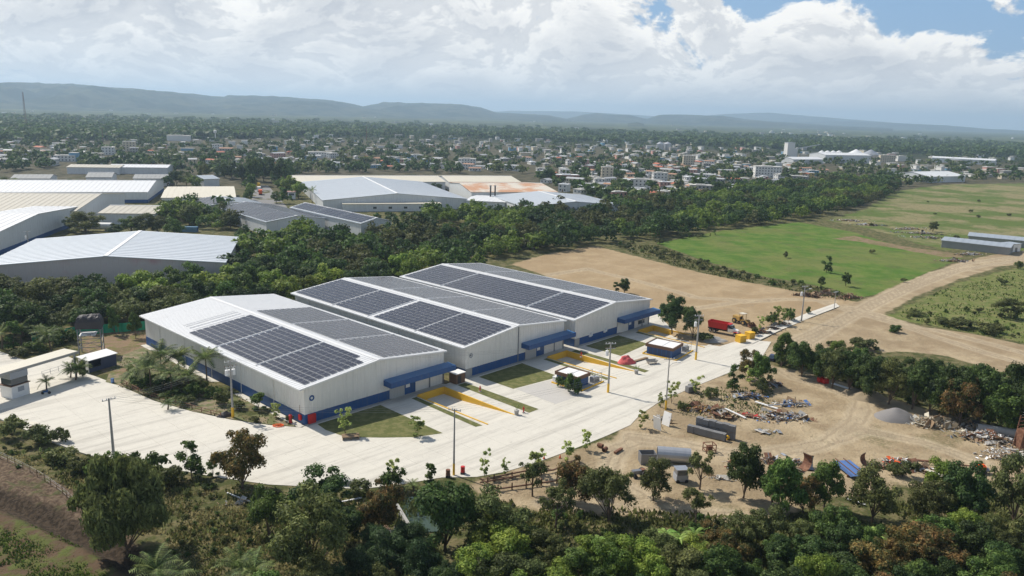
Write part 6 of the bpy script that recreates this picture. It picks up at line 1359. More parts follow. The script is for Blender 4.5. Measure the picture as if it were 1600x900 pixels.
for row in [('greenshrub', 225, 602, 18, 34), ('greenshrub', 258, 606, 20, 36), ('shrub', 286, 606, 22, 36), ('greenshrub', 300, 622, 20, 34), ('greenshrub', 272, 624, 14, 40), ('shrub', 240, 616, 14, 30), ('shrub', 312, 612, 18, 26), ('greenshrub', 210, 590, 14, 30), ('shrub', 290, 632, 12, 34),
            ('olive', 134, 366, 30, 62), ('olive', 118, 362, 24, 40), ('olive', 225, 366, 28, 52), ('green', 205, 364, 22, 34), ('olive', 247, 366, 26, 36), ('forestgreen', 272, 372, 26, 34), ('forestolive', 296, 352, 30, 40), ('green', 180, 368, 16, 26), ('forestgreen', 265, 345, 26, 30), ('forestolive', 282, 338, 24, 34), ('forestgreen', 310, 340, 22, 32), ('forest', 335, 350, 24, 34), ('forestolive', 360, 358, 26, 36),
            ('olive', 20, 300, 17, 36), ('olive', 52, 300, 12, 26), ('greenshrub', 75, 301, 12, 34), ('green', 98, 301, 15, 30), ('green', 118, 301, 19, 26), ('greenshrub', 138, 301, 14, 30), ('olive', 158, 302, 17, 30), ('olive', 180, 303, 17, 28), ('olive', 202, 304, 18, 32), ('olive', 4, 300, 19, 30),
            ('forest', 276, 290, 22, 26), ('forest', 262, 292, 16, 20), ('forestbright', 306, 294, 18, 26), ('forestolive', 292, 292, 22, 24), ('forest', 396, 290, 40, 34), ('forest', 412, 284, 36, 34), ('forest', 430, 286, 38, 36), ('forestgreen', 446, 284, 30, 30), ('forest', 380, 286, 30, 30), ('forestbright', 452, 306, 26, 34), ('forestbright', 466, 310, 22, 28), ('forestgreen', 440, 300, 20, 22), ('forest', 362, 280, 26, 28), ('forestbright', 392, 308, 20, 20), ('forestgreen', 388, 314, 18, 18), ('forestgreen', 432, 318, 16, 18), ('forest', 350, 278, 22, 24), ('forestolive', 318, 282, 24, 22),
            ('greenshrub', 590, 344, 10, 20), ('greenshrub', 610, 344, 12, 22), ('green', 632, 344, 14, 20), ('greenshrub', 650, 344, 13, 22), ('green', 668, 343, 14, 22), ('greenshrub', 688, 342, 13, 22), ('green', 706, 341, 14, 24), ('greenshrub', 724, 340, 13, 22), ('green', 742, 339, 14, 22), ('green', 762, 338, 16, 24), ('greenshrub', 570, 372, 10, 18),
            ('forestgreen', 690, 312, 13, 20), ('forest', 682, 300, 14, 20)]:
    plant(*row, group='trees between the industrial buildings' if TREES[row[0]][0][2] > 3 else None)
scatter_px([(-20, 682), (60, 702), (120, 720), (215, 738), (330, 760), (330, 785), (215, 762), (120, 740), (60, 722), (-20, 702)], 1.8, ['shrub', 'greenshrub', 'shrub', 'sapling'], 46, (.5, 1.2), 'weedy shrubs along the lower yard edge', seed=15)
scatter_px([(400, 770), (620, 775), (740, 765), (740, 800), (600, 830), (420, 820)], 2.2, ['shrub', 'greenshrub'], 26, (.5, 1.2), 'weedy shrubs of the foreground', seed=16, avoid=[(660, 795, 48)])
scatter_px([(1215, 570), (1300, 596), (1400, 628), (1500, 655), (1640, 680), (1640, 668), (1500, 640), (1400, 612), (1300, 580), (1220, 556)], 2.0, ['greenshrub', 'shrub', 'greenshrub', 'young'], 46, (1.4, 3.0), 'low growth under the hedge', seed=18)
scatter_px([(280, 790), (400, 790), (420, 900), (240, 900), (260, 850)], 1.8, ['shrub', 'greenshrub', 'greenshrub'], 20, (.4, 1.0), 'weedy shrubs of the foreground', seed=17)
# rough grass and weeds of the foreground, joined
def tufts(pxpoly, n, hh, m, label, seed):
    P_ = gpoly(pxpoly); rs = np.random.RandomState(seed); xs = [p[0] for p in P_]; ys = [p[1] for p in P_]; x = rs.uniform(min(xs), max(xs), n); y = rs.uniform(min(ys), max(ys), n)
    k = inside(P_, x, y) & (fbm(x / 4, y / 4, seed, 3) > .42); x, y = x[k], y[k]; n = len(x); a = rs.uniform(0, 6.28, n); h_ = hh * rs.uniform(.4, 1.5, n); w_ = h_ * .5; l_ = rs.uniform(-.6, .6, (n, 2)) * h_[:, None]
    V = np.stack([np.stack([x - np.cos(a) * w_, y - np.sin(a) * w_, x * 0 - .1], -1), np.stack([x + np.cos(a) * w_, y + np.sin(a) * w_, x * 0 - .1], -1), np.stack([x + l_[:, 0] + .2 * w_, y + l_[:, 1], h_], -1), np.stack([x + l_[:, 0] - .2 * w_, y + l_[:, 1] + .1, h_ * .8], -1)], 1)
    o = link('weeds', mesh_np('weeds', V.reshape(-1, 3), np.arange(4 * n).reshape(-1, 4), m)); stuff(o, label, 'weeds')
L_DRY = leafmat('dry grass', (.13, .12, .05), (.24, .20, .10), .4)
tufts([(-80, 690), (60, 705), (215, 742), (430, 765), (600, 775), (760, 790), (760, 930), (260, 930), (245, 880), (185, 812), (120, 765), (0, 708), (-80, 690)], 30000, .45, L_OLIVE, 'rough green weeds of the foreground', 3)
tufts([(-80, 700), (60, 715), (215, 752), (430, 785), (600, 795), (600, 900), (260, 930), (245, 880), (190, 815), (120, 770), (0, 712), (-80, 700)], 46000, .35, L_DRY, 'dry grass of the foreground', 4)
tufts([(-80, 800), (0, 800), (120, 850), (230, 920), (-100, 930)], 14000, .28, L_MID, 'low crop weeds on the tilled soil', 5)
tufts([(740, 780), (1200, 810), (1640, 760), (1640, 930), (740, 930)], 30000, .5, L_OLIVE, 'weeds under the bottom trees', 6)
tufts([(1060, 650), (1200, 655), (1210, 605), (1110, 605), (1040, 640)], 3500, .28, L_OLIVE, 'weeds between the scrap heaps', 7)
tufts([(165, 597), (245, 626), (302, 643), (362, 655), (470, 667), (350, 605), (229, 545), (180, 560)], 9000, .3, L_OLIVE, 'weeds of the palm garden', 8)
tufts([(1395, 496), (1640, 545), (1640, 410), (1470, 455)], 16000, .5, L_MID, 'long grass of the near pasture', 9)
tufts([(960, 384), (1028, 384), (1105, 412), (1200, 436), (1295, 452), (1345, 467), (1335, 472), (1200, 447), (1100, 427), (1000, 400)], 16000, .6, L_OLIVE, 'long weeds between the lot and the field', 10)

# --- palms
def frond_mesh(L_, droop, leaflets, m, wid=.5):
    mb = MB(); n = leaflets; pts = []
    for k in range(n + 1):
        t_ = k / n; pts.append(Vector((L_ * t_, 0, L_ * (.55 * t_ - droop * t_ * t_))))
    for k in range(n):
        a, b = pts[k], pts[k + 1]; mb.face([a + Vector((0, -.025, 0)), b + Vector((0, -.02, 0)), b + Vector((0, .02, 0)), a + Vector((0, .025, 0))])
        if k < 1: continue
        w_ = wid * math.sin(math.pi * (k + .6) / (n + 1)) ** .6
        for s in (-1, 1): mb.face([a, a + (b - a) * .75, a + Vector((.35 * L_ / n * 2, s * w_, -.28 * w_ - .03))])
    return mb.mesh('frond', m)
def palm(px, py, h, L_, n, label, kind='coconut', seed=0, g=None):
    rs = random.Random(seed); g = G(px, py); t_ = thing('palm_tree', label, 'palm', (g.x, g.y, 0), rs.uniform(0, 6.28), 'palms')
    lean = (rs.uniform(-.5, .5), rs.uniform(-.5, .5))
    if h > .5: mb = MB(); mb.tube((0, 0, -.2), (lean[0] * .5, lean[1] * .5, h * .5), .2, .15, n=8); mb.tube((lean[0] * .5, lean[1] * .5, h * .5), (*lean, h), .15, .12, n=8); part('trunk', mb, M_TRUNK, t_)
    for k in range(n):
        key = ('f', kind, k % 4)
        if key not in PROTO: PROTO[key] = frond_mesh(1.0, (.55, .8, 1.05, .35)[k % 4], 16, L_PALM, .30)
        o = link('frond', PROTO[key], t_, (lean[0], lean[1], max(h, .3))); o.rotation_euler = (rs.uniform(-.2, .2), rs.uniform(-.75, .1), 6.2832 * k / n + rs.uniform(-.2, .2)); q = L_ * rs.uniform(.8, 1.15); o.scale = (q, q, q)
    return t_
for k, (x, y, h, L_, n, lab) in enumerate([(x_, y_, h_ * 1.3 + .3, l_ * 1.25, int(n_ * 1.5), b_) for x_, y_, h_, l_, n_, b_ in [(236, 606, 3.4, 3.4, 16, 'coconut palm at the left end of the palm garden'), (252, 596, 4.4, 3.4, 16, 'coconut palm second from left in the palm garden'), (268, 612, 3.2, 3.2, 15, 'coconut palm in the middle of the palm garden, near the fence'), (280, 590, 3.8, 3.2, 15, 'coconut palm behind the middle of the palm garden'), (296, 612, 2.4, 3.0, 14, 'low coconut palm right of the middle of the palm garden'), (214, 598, 1.8, 3.0, 13, 'low spreading palm at the left of the palm garden'),
        (324, 604, 5.0, 3.0, 15, 'coconut palm standing alone against the long warehouse wall'), (228, 588, 2.2, 3.0, 13, 'low palm behind the left end of the palm garden'), (118, 594, 1.6, 2.6, 14, 'bushy palm at the right foot of the gate canopy'), (110, 590, 1.0, 2.2, 12, 'small palm left of the bushy palm under the gate canopy'), (73, 610, 1.4, 1.6, 12, 'small dark palm in front of the gatehouse'), (80, 548, 3.0, 3.0, 14, 'bright palm behind the gate canopy'), (66, 540, 2.5, 2.6, 12, 'palm left of the bright palm behind the canopy'), (34, 540, 3.2, 2.6, 13, 'palm behind the gate at far left'), (4, 545, 3.0, 2.6, 12, 'palm at the left picture edge behind the gate'),
        (648, 770, .8, 1.4, 10, 'tiny palm by the road edge left of the thin pole'), (245, 925, 2.2, 3.0, 13, 'palm tops at the bottom edge left of centre'), (275, 930, 1.6, 2.6, 12, 'lower palm at the bottom edge beside another palm'), (375, 920, 2.0, 2.8, 13, 'palm at the bottom edge below the foreground weeds'), (400, 930, 2.6, 2.6, 13, 'palm at the bottom edge nearest the dark round tree'), (262, 640, .8, 1.6, 9, 'little palm at the pipe fence')]]):
    palm(x, y, h, L_, n, lab, seed=k)
palm(488, 318, 9, 4, 13, 'tall palm beside the widest white warehouse', seed=40)
# palms in the town
# --- banana plants
def banana(px, py, h, label, seed):
    rs = random.Random(seed); g = G(px, py); t_ = thing('banana_plant', label, 'banana plant', (g.x, g.y, 0), 0, 'banana plants'); mb = MB(); mb.tube((0, 0, 0), (0, 0, h * .55), .16, .1, n=7); part('stem', mb, L_BRIGHT, t_)
    for k in range(7):
        a = 6.28 * k / 7 + rs.uniform(-.3, .3); L_ = h * rs.uniform(.55, .8); mb = MB(); n = 7; up_ = rs.uniform(.5, 1.0); A_, B_ = [], []
        for j in range(n + 1):
            t__ = j / n; w_ = .32 * math.sin(math.pi * min(1, .12 + t__ * .88)) ** .7; z = h * .5 + L_ * (up_ * t__ - .95 * t__ * t__); A_.append((L_ * t__, -w_, z - .08)); B_.append((L_ * t__, w_, z - .08))
        for j in range(n): c0 = (L_ * j / n, 0, A_[j][2] + .1); c1 = (L_ * (j + 1) / n, 0, A_[j + 1][2] + .1); mb.face([A_[j], A_[j + 1], c1, c0]); mb.face([c0, c1, B_[j + 1], B_[j]])
        o = part('leaf', mb, leafmat('banana leaves', (.10, .17, .035), (.19, .27, .07)), t_); o.rotation_euler = (0, 0, a)
for k, (x, y, h, lab) in enumerate([(1040, 850, 3.6, 'banana plant at the left of the lower right clump'), (1062, 856, 3.4, 'banana plant second from left in the clump'), (1085, 850, 3.6, 'banana plant at the middle of the clump'), (1105, 858, 3.2, 'banana plant at the right of the clump'), (1120, 845, 3.4, 'banana plant beside the dark trees at the clump end'), (1362, 856, 4.0, 'banana plant alone among the lower right trees'), (935, 858, 3.0, 'banana plant left of the thin crowned tree'), (1320, 826, 3.0, 'banana plant half hidden between lower right trees'), (765, 880, 3.0, 'banana plant below the olive tree in the bottom band')]):
    banana(x, y, h, lab, k)

# --- forest belt in the middle distance: nearest trees as individuals, the rest joined
FOREST = [(-90, 540), (-90, 448), (60, 440), (200, 436), (335, 436), (352, 414), (383, 372), (372, 345), (300, 330), (262, 338), (258, 348), (330, 360), (400, 372), (480, 376), (540, 380), (620, 374), (636, 352), (700, 340), (800, 336), (940, 330), (1000, 322), (1100, 312), (1200, 300), (1320, 284), (1400, 290), (1392, 305), (1340, 326), (1250, 343), (1130, 357), (1028, 374), (940, 381), (860, 392), (800, 404), (730, 400), (760, 426), (700, 430), (620, 450), (540, 462), (440, 485), (330, 500), (225, 510), (120, 520), (60, 528)]
CLEAR = [(640, 356), (700, 352), (760, 350), (760, 358), (700, 362), (650, 364)]
BUILD = [gpoly(q) for q in ([(415, 395), (340, 372), (400, 345), (490, 365)], [(565, 378), (452, 350), (500, 335), (625, 365)], [(-60, 474), (-60, 420), (60, 385), (380, 400), (366, 446), (290, 452), (200, 468)])] + [[l2w(i, u, v) for u, v in ((-3, -3), (43, -3), (43, 81), (-3, 81))] for i in range(3)]
def pts_in(poly, n, step, seed, ymax=1e9):
    rs = np.random.RandomState(seed); P = gpoly(poly); xs = [p[0] for p in P]; ys = [p[1] for p in P]; cl = gpoly(CLEAR)
    x = rs.uniform(min(xs), max(xs), n * 6); y = rs.uniform(min(ys), max(ys), n * 6); k = inside(P, x, y) & ~inside(cl, x, y)
    for b_ in BUILD: k &= ~inside(b_, x, y)
    x, y = x[k], y[k]; cell = {}; out_ = []
    for a, b in zip(x, y):
        ci, cj = int(a // step), int(b // step)
        if any((a - q[0]) ** 2 + (b - q[1]) ** 2 < step ** 2 for di in (-1, 0, 1) for dj in (-1, 0, 1) for q in cell.get((ci + di, cj + dj), ())): continue
        cell.setdefault((ci, cj), []).append((a, b)); out_.append((a, b))
        if len(out_) >= n: break
    return out_
FP = pts_in(FOREST, 2600, 5.2, 3); FP.sort(key=lambda q: math.hypot(*q))
kinds_f = ['forest', 'forest', 'forestolive', 'forestolive', 'forestgreen', 'forest', 'forestbright']
def zone_kind(x, y, r_):
    v = float(fbm(np.array(x / 35.0), np.array(y / 35.0), 21, 3)) + r_.uniform(-.13, .13)
    return 'forestolive' if v > .60 else 'forest' if v > .46 else 'forestgreen' if v > .36 else 'forestbright'
ri = random.Random(5); NF = 95
for (x, y) in FP[:NF]:
    px, py = PX(x, y); plant(zone_kind(x, y, ri), px, py, h=ri.uniform(5.5, 11), group='forest trees behind the warehouses', g=(x, y))
def low_tree(rs, n, size, h, rad, nl=9): P, N, C_ = crown_pts(rs, .8, h, rad, nl, n, 'round', .40, .15); return cards(P, N, size, rs, 1.2)
def joined(name, pts, protos, m, label, cat, hr=(.6, 1.3), seed=0):
    rs = np.random.RandomState(seed); Vs = []
    for (x, y) in pts:
        V = protos[rs.randint(len(protos))]; a = rs.uniform(0, 6.28); s = rs.uniform(*hr); cs, sn = math.cos(a), math.sin(a); W_ = V.reshape(-1, 3) * s
        Vs.append(np.stack([W_[:, 0] * cs - W_[:, 1] * sn + x, W_[:, 0] * sn + W_[:, 1] * cs + y, W_[:, 2]], -1))
    V = np.concatenate(Vs); o = link(name, mesh_np(name, V, np.arange(len(V)).reshape(-1, 4), m)); return stuff(o, label, cat)
rs = np.random.RandomState(9); PM = [low_tree(rs, 440, .98, rs.uniform(7.5, 10), rs.uniform(4.2, 5.6), 14) for _ in range(7)]; PL = [low_tree(rs, 46, 2.6, 9, 5.0, 6) for _ in range(6)]
rem = FP[NF:]; sp_ = {'forest': [], 'forestolive': [], 'forestgreen': [], 'forestbright': []}
for q in rem: sp_[zone_kind(*q, ri)].append(q)
for kd, m, lb in (('forest', L_DARK, 'dark forest trees filling the belt behind the warehouses'), ('forestolive', L_OLIVE, 'olive forest trees filling the belt behind the warehouses'), ('forestgreen', L_MID, 'mid green forest trees filling the belt behind the warehouses'), ('forestbright', L_BRIGHT, 'bright forest trees filling the belt behind the warehouses')):
    if sp_[kd]: joined('forest', sp_[kd], PM, m, lb, 'forest', seed=len(sp_[kd]))
print('forest', len(FP))
# ------------------------------------------------------------------ the town: houses and trees out to the plain
HM = {}; HAZE_D = 1.0e-4
WALLS = {'white': mat('white house wall', (.70, .70, .68), .8, var=.08), 'cream': mat('cream house wall', (.60, .53, .40), .8, var=.08), 'grey': mat('grey block house wall', (.36, .35, .33), .85, var=.12),
         'blue': mat('blue house wall', (.16, .34, .50), .8), 'pink': mat('pink house wall', (.58, .33, .28), .8), 'yellow': mat('yellow house wall', (.62, .47, .18), .8), 'brick': mat('brick red house wall', (.33, .13, .09), .85)}
ROOFS = {'pale concrete': mat('pale concrete roof', (.55, .54, .51), .85, var=.12), 'white': M_WHITEROOF, 'grey metal': mat('grey house roof', (.38, .39, .40), .6, var=.1), 'rusty': mat('rusty house roof', (.38, .21, .13), .8, var=.2), 'red': mat('red tile roof', (.42, .13, .07), .8)}
def house_proto(wall, roof, a, b, h, gable):
    k = (wall, roof, a, b, h, gable)
    if k in HM: return HM[k]
    w_ = MB(); w_.box(-a / 2, a / 2, -b / 2, b / 2, 0, h)
    r_ = MB()
    if gable:
        e = .5; z = h + b * .16; r_.add([(-a / 2 - e, -b / 2 - e, h), (a / 2 + e, -b / 2 - e, h), (a / 2 + e, b / 2 + e, h), (-a / 2 - e, b / 2 + e, h), (-a / 2 - e, 0, z), (a / 2 + e, 0, z)], [(0, 1, 5, 4), (2, 3, 4, 5), (0, 4, 3), (1, 2, 5), (3, 2, 1, 0)])
    else: r_.box(-a / 2 - .4, a / 2 + .4, -b / 2 - .4, b / 2 + .4, h + .005, h + .3); r_.box(-a / 4, a / 6, -b / 4, b / 4, h + .3, h + .9)
    wd = MB(); n = max(2, int(a / 3.2)); fl = max(1, int(h / 2.9))
    for f in range(fl):
        for q in range(n):
            x = -a / 2 + a * (q + .5) / n; wd.box(x - .65, x + .65, -b / 2 - .05, -b / 2 - .005, f * 3 + 1, f * 3 + 2.3); wd.box(x - .65, x + .65, b / 2 + .005, b / 2 + .05, f * 3 + 1, f * 3 + 2.3)
        for y in (-b / 4, b / 4): wd.box(-a / 2 - .05, -a / 2 - .005, y - .6, y + .6, f * 3 + 1, f * 3 + 2.3)
    d_ = MB(); d_.box(-.55, .55, -b / 2 - .07, -b / 2 - .052, 0, 2.1)
    HM[k] = [('wall', w_.mesh('wall', WALLS[wall])), ('roof', r_.mesh('roof', ROOFS[roof])), ('windows', wd.mesh('windows', M_GLASS)), ('door', d_.mesh('door', M_WOOD))]
    return HM[k]
TOWN = [([(-60, 262), (-60, 222), (60, 214), (200, 207), (420, 208), (470, 215), (470, 262), (400, 268), (300, 262), (200, 256), (90, 258)], 150),
        ([(470, 262), (470, 215), (640, 212), (760, 222), (860, 236), (860, 272), (700, 266), (560, 264)], 140),
        ([(850, 290), (850, 232), (960, 226), (1060, 232), (1160, 246), (1260, 262), (1300, 276), (1180, 296), (1080, 308), (980, 314), (900, 310)], 270),
        ([(1180, 262), (1160, 232), (1300, 226), (1400, 240), (1560, 240), (1640, 248), (1640, 282), (1500, 282), (1380, 272), (1300, 278)], 90),
        ([(640, 212), (760, 205), (1000, 208), (1250, 226), (1160, 244), (960, 226), (860, 234)], 90)]
BIGB = [(1198, 277, 38, 4, 'white', 'four storey white block standing above the trees at the town edge'), (1076, 257, 18, 4, 'cream', 'four storey cream block with flat roof in the town'), (103, 252, 26, 2, 'white', 'two storey pale block with a blue end at upper left'), (203, 236, 16, 4, 'cream', 'four storey cream block in the upper left town'),
        (280, 220, 30, 3, 'white', 'white hilltop blocks in the upper left town'), (170, 242, 16, 3, 'white', 'white three storey block left of the cream one'), (500, 245, 34, 2, 'white', 'long white two storey row house in the middle of the town'), (730, 260, 26, 3, 'white', 'white stepped block behind the cream roofed warehouses'), (948, 280, 18, 4, 'cream', 'cream block with open balconies behind the rusty roof'),
        (885, 283, 36, 2, 'brick', 'brick red block with white roof behind the rusty roofed warehouse'), (1000, 296, 30, 3, 'white', 'white three storey house with blue door front in the town'), (1030, 284, 22, 3, 'white', 'white stepped house right of the three storey one'), (1095, 300, 34, 2, 'grey', 'grey two storey block near the forest edge'), (1385, 254, 20, 4, 'cream', 'cream block right of the big silos'),
        (1408, 252, 14, 3, 'white', 'white block just right of the cream block near the silos'), (1257, 278, 24, 2, 'yellow', 'yellow low building below the silos'), (965, 312, 26, 2, 'pink', 'pink two storey house at the edge of the forest'), (340, 236, 14, 3, 'white', 'white block in the left part of the town')]
allh = []
def place_house(px, py, wall, roof, a, b, h, gable, label=None, rz=None, auto=True):
    g = G(px, py); parts = house_proto(wall, roof, a, b, h, gable); t_ = link('house', None, None, (g.x, g.y, 0), rz if rz is not None else rng.choice([.25, .25 + math.pi / 2, -.5, .9]) + rng.uniform(-.1, .1))
    for nm_, me in parts[:3 if math.hypot(g.x, g.y) > 900 else 4]:
        if nm_ == 'windows' and math.hypot(g.x, g.y) > 1500: continue
        o = link(nm_, me, t_)
        if nm_ == 'windows': o['kind'] = 'stuff'
    tag(t_, label or ('%s %s house with %s roof' % ({3.2: 'low', 6.2: 'two storey', 9.2: 'three storey'}.get(h, 'tall'), wall, roof)), 'house', 'houses of the town', auto=auto)
    allh.append((g.x, g.y, max(a, b)))
for (x, y, wpx, st, wall, lab) in BIGB:
    k = mpp(G(x, y)); a = round(wpx * k, 1); place_house(x, y, wall, 'pale concrete' if wall != 'brick' else 'white', a, round(a * .45, 1), st * 3.1, False, lab, rng.uniform(-.15, .35), auto=False)
g_ = G(113, 252); mbx = MB(); 
hs = []
rs_ = random.Random(77)
for poly, n in TOWN:
    xs = [p[0] for p in poly]; ys = [p[1] for p in poly]; k = 0
    for _ in range(n * 40):
        if k >= n: break
        x, y = rs_.uniform(min(xs), max(xs)), rs_.uniform(min(ys), max(ys))
        if not inside(poly, np.array([x]), np.array([y]))[0]: continue
        g = G(x, y); 
        if any((g.x - q[0]) ** 2 + (g.y - q[1]) ** 2 < ((q[2] + 12) * .62) ** 2 for q in allh): continue
        wall = rs_.choice(['white'] * 5 + ['cream'] * 3 + ['grey', 'grey', 'white', 'white', 'pink', 'blue']); roof = rs_.choice(['white', 'white', 'pale concrete', 'pale concrete', 'pale concrete', 'grey metal', 'grey metal', 'grey metal', 'rusty', 'red'])
        a = rs_.choice([8.0, 10.0, 13.0, 17.0]); b = rs_.choice([6.0, 8.0]); h = rs_.choice([3.2, 3.2, 3.2, 6.2, 6.2]); hs.append((x, y, g, wall, roof, a, b, h, roof in ('rusty', 'red', 'grey metal')))
        allh.append((g.x, g.y, a)); k += 1
hs.sort(key=lambda q: q[2].length); keep = hs[:280]; far_ = hs[280:]; sv_ = list(allh)
for q in keep: place_house(q[0], q[1], *q[3:])
allh = sv_
mb = MB(); fm = list(WALLS.values()) + [ROOFS['pale concrete'], M_WHITEROOF]
for (x, y, g, wall, roof, a, b, h, gb) in far_:
    mb.cur = list(WALLS).index(wall); rz = rs_.choice([.25, 1.8]); mb.box(-a / 2, a / 2, -b / 2, b / 2, 0, h, rz, (g.x, g.y, 0)); mb.cur = 7 + (roof == 'white'); mb.box(-a / 2 - .5, a / 2 + .5, -b / 2 - .5, b / 2 + .5, h + .01, h + .4, rz, (g.x, g.y, 0))
# villages far out on the plain
for k in range(260):
    x = rs_.uniform(-60, 1660); y = 154 + .0292 * x + rs_.uniform(12, 34); 
    if rs_.random() > (.9 if 380 < x < 620 or 1050 < x < 1500 else .25): continue
    g = G(x, y); mb.cur = rs_.choice([0, 0, 1, 2]); a = rs_.uniform(10, 26); mb.box(-a / 2, a / 2, -5, 5, 0, rs_.uniform(4, 8), .3, (g.x, g.y, 0))
o = link('distant_houses', mb.mesh('distant_houses', fm)); stuff(o, 'tiny distant houses scattered through the trees and over the plain', 'houses')
print('houses', len(keep), len(far_))
g_ = G(98, 250.5)
# mill with long roofs and silos
def silo(px, py, dpx, h, label, roofm=M_STEEL):
    g = G(px, py); r_ = dpx * mpp(g) / 2; t_ = thing('silo', label, 'silo', (g.x, g.y, 0), 0, 'grain silos'); mb = MB(); z = 0
    while z < h - .1: mb.tube((0, 0, z), (0, 0, z + 1.1), r_, n=20, caps=False); mb.tube((0, 0, z + 1.1), (0, 0, z + 1.2), r_ * 1.012, n=20); z += 1.2
    part('shell', mb, M_STEEL, t_); mb = MB(); mb.tube((0, 0, z), (0, 0, z + r_ * .55), r_ * 1.02, .8, n=20); part('cone_roof', mb, roofm, t_)
silo(1359, 252, 24, 12, 'largest grey grain silo right of the mill'); silo(1336, 250, 20, 12, 'grey grain silo left of the largest one', M_WHITEROOF); silo(1031, 234, 11, 12, 'left silo of the distant pair'); silo(1043, 234, 11, 12, 'right silo of the distant pair')
for k, x in enumerate((1283, 1292, 1301, 1310)): silo(x, 246, 9, 9, 'small pale bin, %s in the row below the mill' % ('leftmost', 'second from left', 'third from left', 'rightmost')[k], M_WHITEROOF)
shed((1362, 243), (1290, 242), Wd=40, eh=13, rise=3, label='long white mill roof above the silos', caps=False); shed((1288, 249), (1240, 249), Wd=30, eh=7, rise=3, label='pale low mill building left of the silos', caps=False)
shed((1510, 275), (1452, 276), Wd=46, eh=7, rise=4, label='white gabled warehouse at the right edge of the town'); shed((1555, 251), (1455, 246), Wd=40, eh=8, rise=2, label='long white factory roof in the right distance', caps=False)
t_ = thing('mill_tower', 'pale mill tower left of the long mill roof', 'tower', (G(1232, 246).x, G(1232, 246).y, 0), .2)
for q in ((-7, 7, -6, 6, 0, 26), (7, 14, -5, 5, 0, 16)): mb = MB(); mb.box(*q); part('wall', mb, WALLS['white'], t_)
mb = MB(); mb.box(-7.5, 7.5, -6.5, 6.5, 26, 27); part('roof', mb, M_ROOFG, t_); mb = MB(); mb.tube((14, 0, 16), (60, 0, 24), .8, n=6); part('conveyor', mb, M_ROOFG, t_)
# masts and water tower
def mast(px, py, toppy, label, r_=1.2, guy=False):
    g = G(px, py); h = (py - toppy) * mpp(g) * .99; t_ = thing('radio_mast', label, 'mast', (g.x, g.y, 0), .3)
    for x, y in ((-1, -.6), (1, -.6), (0, 1.1)): mb = MB(); mb.tube((x * r_, y * r_, 0), (x * r_ * .3, y * r_ * .3, h), .22, n=4); part('leg', mb, M_RUST, t_)
    mb = MB(); n = int(h / 3)
    for k in range(n):
        f = lambda z: r_ * (1 - .7 * z / h); z0, z1 = k * 3, k * 3 + 3; P = [(-f(z0), -.6 * f(z0), z0), (f(z1), -.6 * f(z1), z1), (0, 1.1 * f(z0), z0), (-f(z1), -.6 * f(z1), z1)]
        for a, b in zip(P[:-1], P[1:]): mb.tube(a, b, .12, n=3, caps=False)
    part('lattice', mb, M_RUST, t_)['kind'] = 'stuff'
mast(42, 208, 155, 'tall red lattice mast at upper left', 2.4); 
mast(573, 226, 198, 'thin mast in the middle of the town', .8); mast(161, 222, 203, 'thin mast in the upper left town', .8)
g_ = G(337, 221); t_ = thing('water_tower', 'pale water tower in the upper left town', 'water tower', (g_.x, g_.y, 0))
mb = MB(); mb.tube((0, 0, 0), (0, 0, 15), .9, n=10); part('shaft', mb, WALLS['white'], t_); mb = MB(); mb.tube((0, 0, 15), (0, 0, 19), 2.6, 2.9, n=14); mb.tube((0, 0, 19), (0, 0, 20), 2.9, .5, n=14); part('tank', mb, WALLS['white'], t_)
g_ = G(117, 252); t_ = thing('house', 'small bright blue block end at upper left', 'house', (g_.x, g_.y, 0), .2, 'houses of the town'); mb = MB(); mb.box(-4, 4, -4, 4, 0, 9); part('wall', mb, WALLS['blue'], t_); mb = MB(); mb.box(-4.2, 4.2, -4.2, 4.2, 9.01, 9.4); part('roof', mb, ROOFS['pale concrete'], t_)

# far trees, sampled evenly over the picture so each reads as a clump
def sample(poly, n, seed, clear=9):
    rs = np.random.RandomState(seed); xs = [p[0] for p in poly]; ys = [p[1] for p in poly]; x = rs.uniform(min(xs), max(xs), n * 3); y = rs.uniform(min(ys), max(ys), n * 3); k = inside(poly, x, y); x, y = x[k][:n], y[k][:n]
    H_ = np.array([(q[0], q[1]) for q in allh]); out_ = []
    for a, b in zip(x, y):
        if any(abs(a - q[0]) < q[2] / 2 + 3 and -1 < b - q[1] < 10 for q in BIGB): continue
        g = G(a, b)
        if np.min((H_[:, 0] - g.x) ** 2 + (H_[:, 1] - g.y) ** 2) < clear ** 2: continue
        if any(inside(q, np.array([g.x]), np.array([g.y]))[0] for q in INDUS): continue
        out_.append((g.x, g.y))
    return out_
INDUS = [gpoly(q) for q in ([(-80, 400), (-80, 276), (100, 264), (260, 262), (300, 275), (386, 286), (384, 320), (300, 345), (262, 350), (200, 400)], [(440, 360), (460, 276), (560, 270), (820, 272), (880, 300), (945, 330), (820, 345), (700, 335), (690, 330)], [(396, 280), (422, 280), (455, 330), (500, 360), (300, 330), (390, 318)], [(1225, 252), (1225, 240), (1380, 240), (1380, 254)])]
A1 = [(-80, 330), (-80, 215), (600, 205), (900, 215), (1640, 240), (1640, 284), (1480, 286), (1400, 294), (1300, 288), (1200, 300), (1000, 322), (940, 330), (860, 320), (480, 330), (380, 340), (260, 340)]
T1 = sample(A1, 4300, 31, 11)
T1.sort(key=lambda q: math.hypot(*q))
for (x, y) in T1[:0]:
    px, py = PX(x, y); plant(zone_kind(x, y, ri), px, py, h=ri.uniform(6.5, 10), group='trees at the near edge of the town', g=(x, y))
T1 = T1[0:]; grp_ = {0: [], 1: [], 2: []}
for q in T1: grp_[0 if (kv := zone_kind(*q, ri)) == 'forest' else 1 if kv == 'forestolive' else 2].append(q)
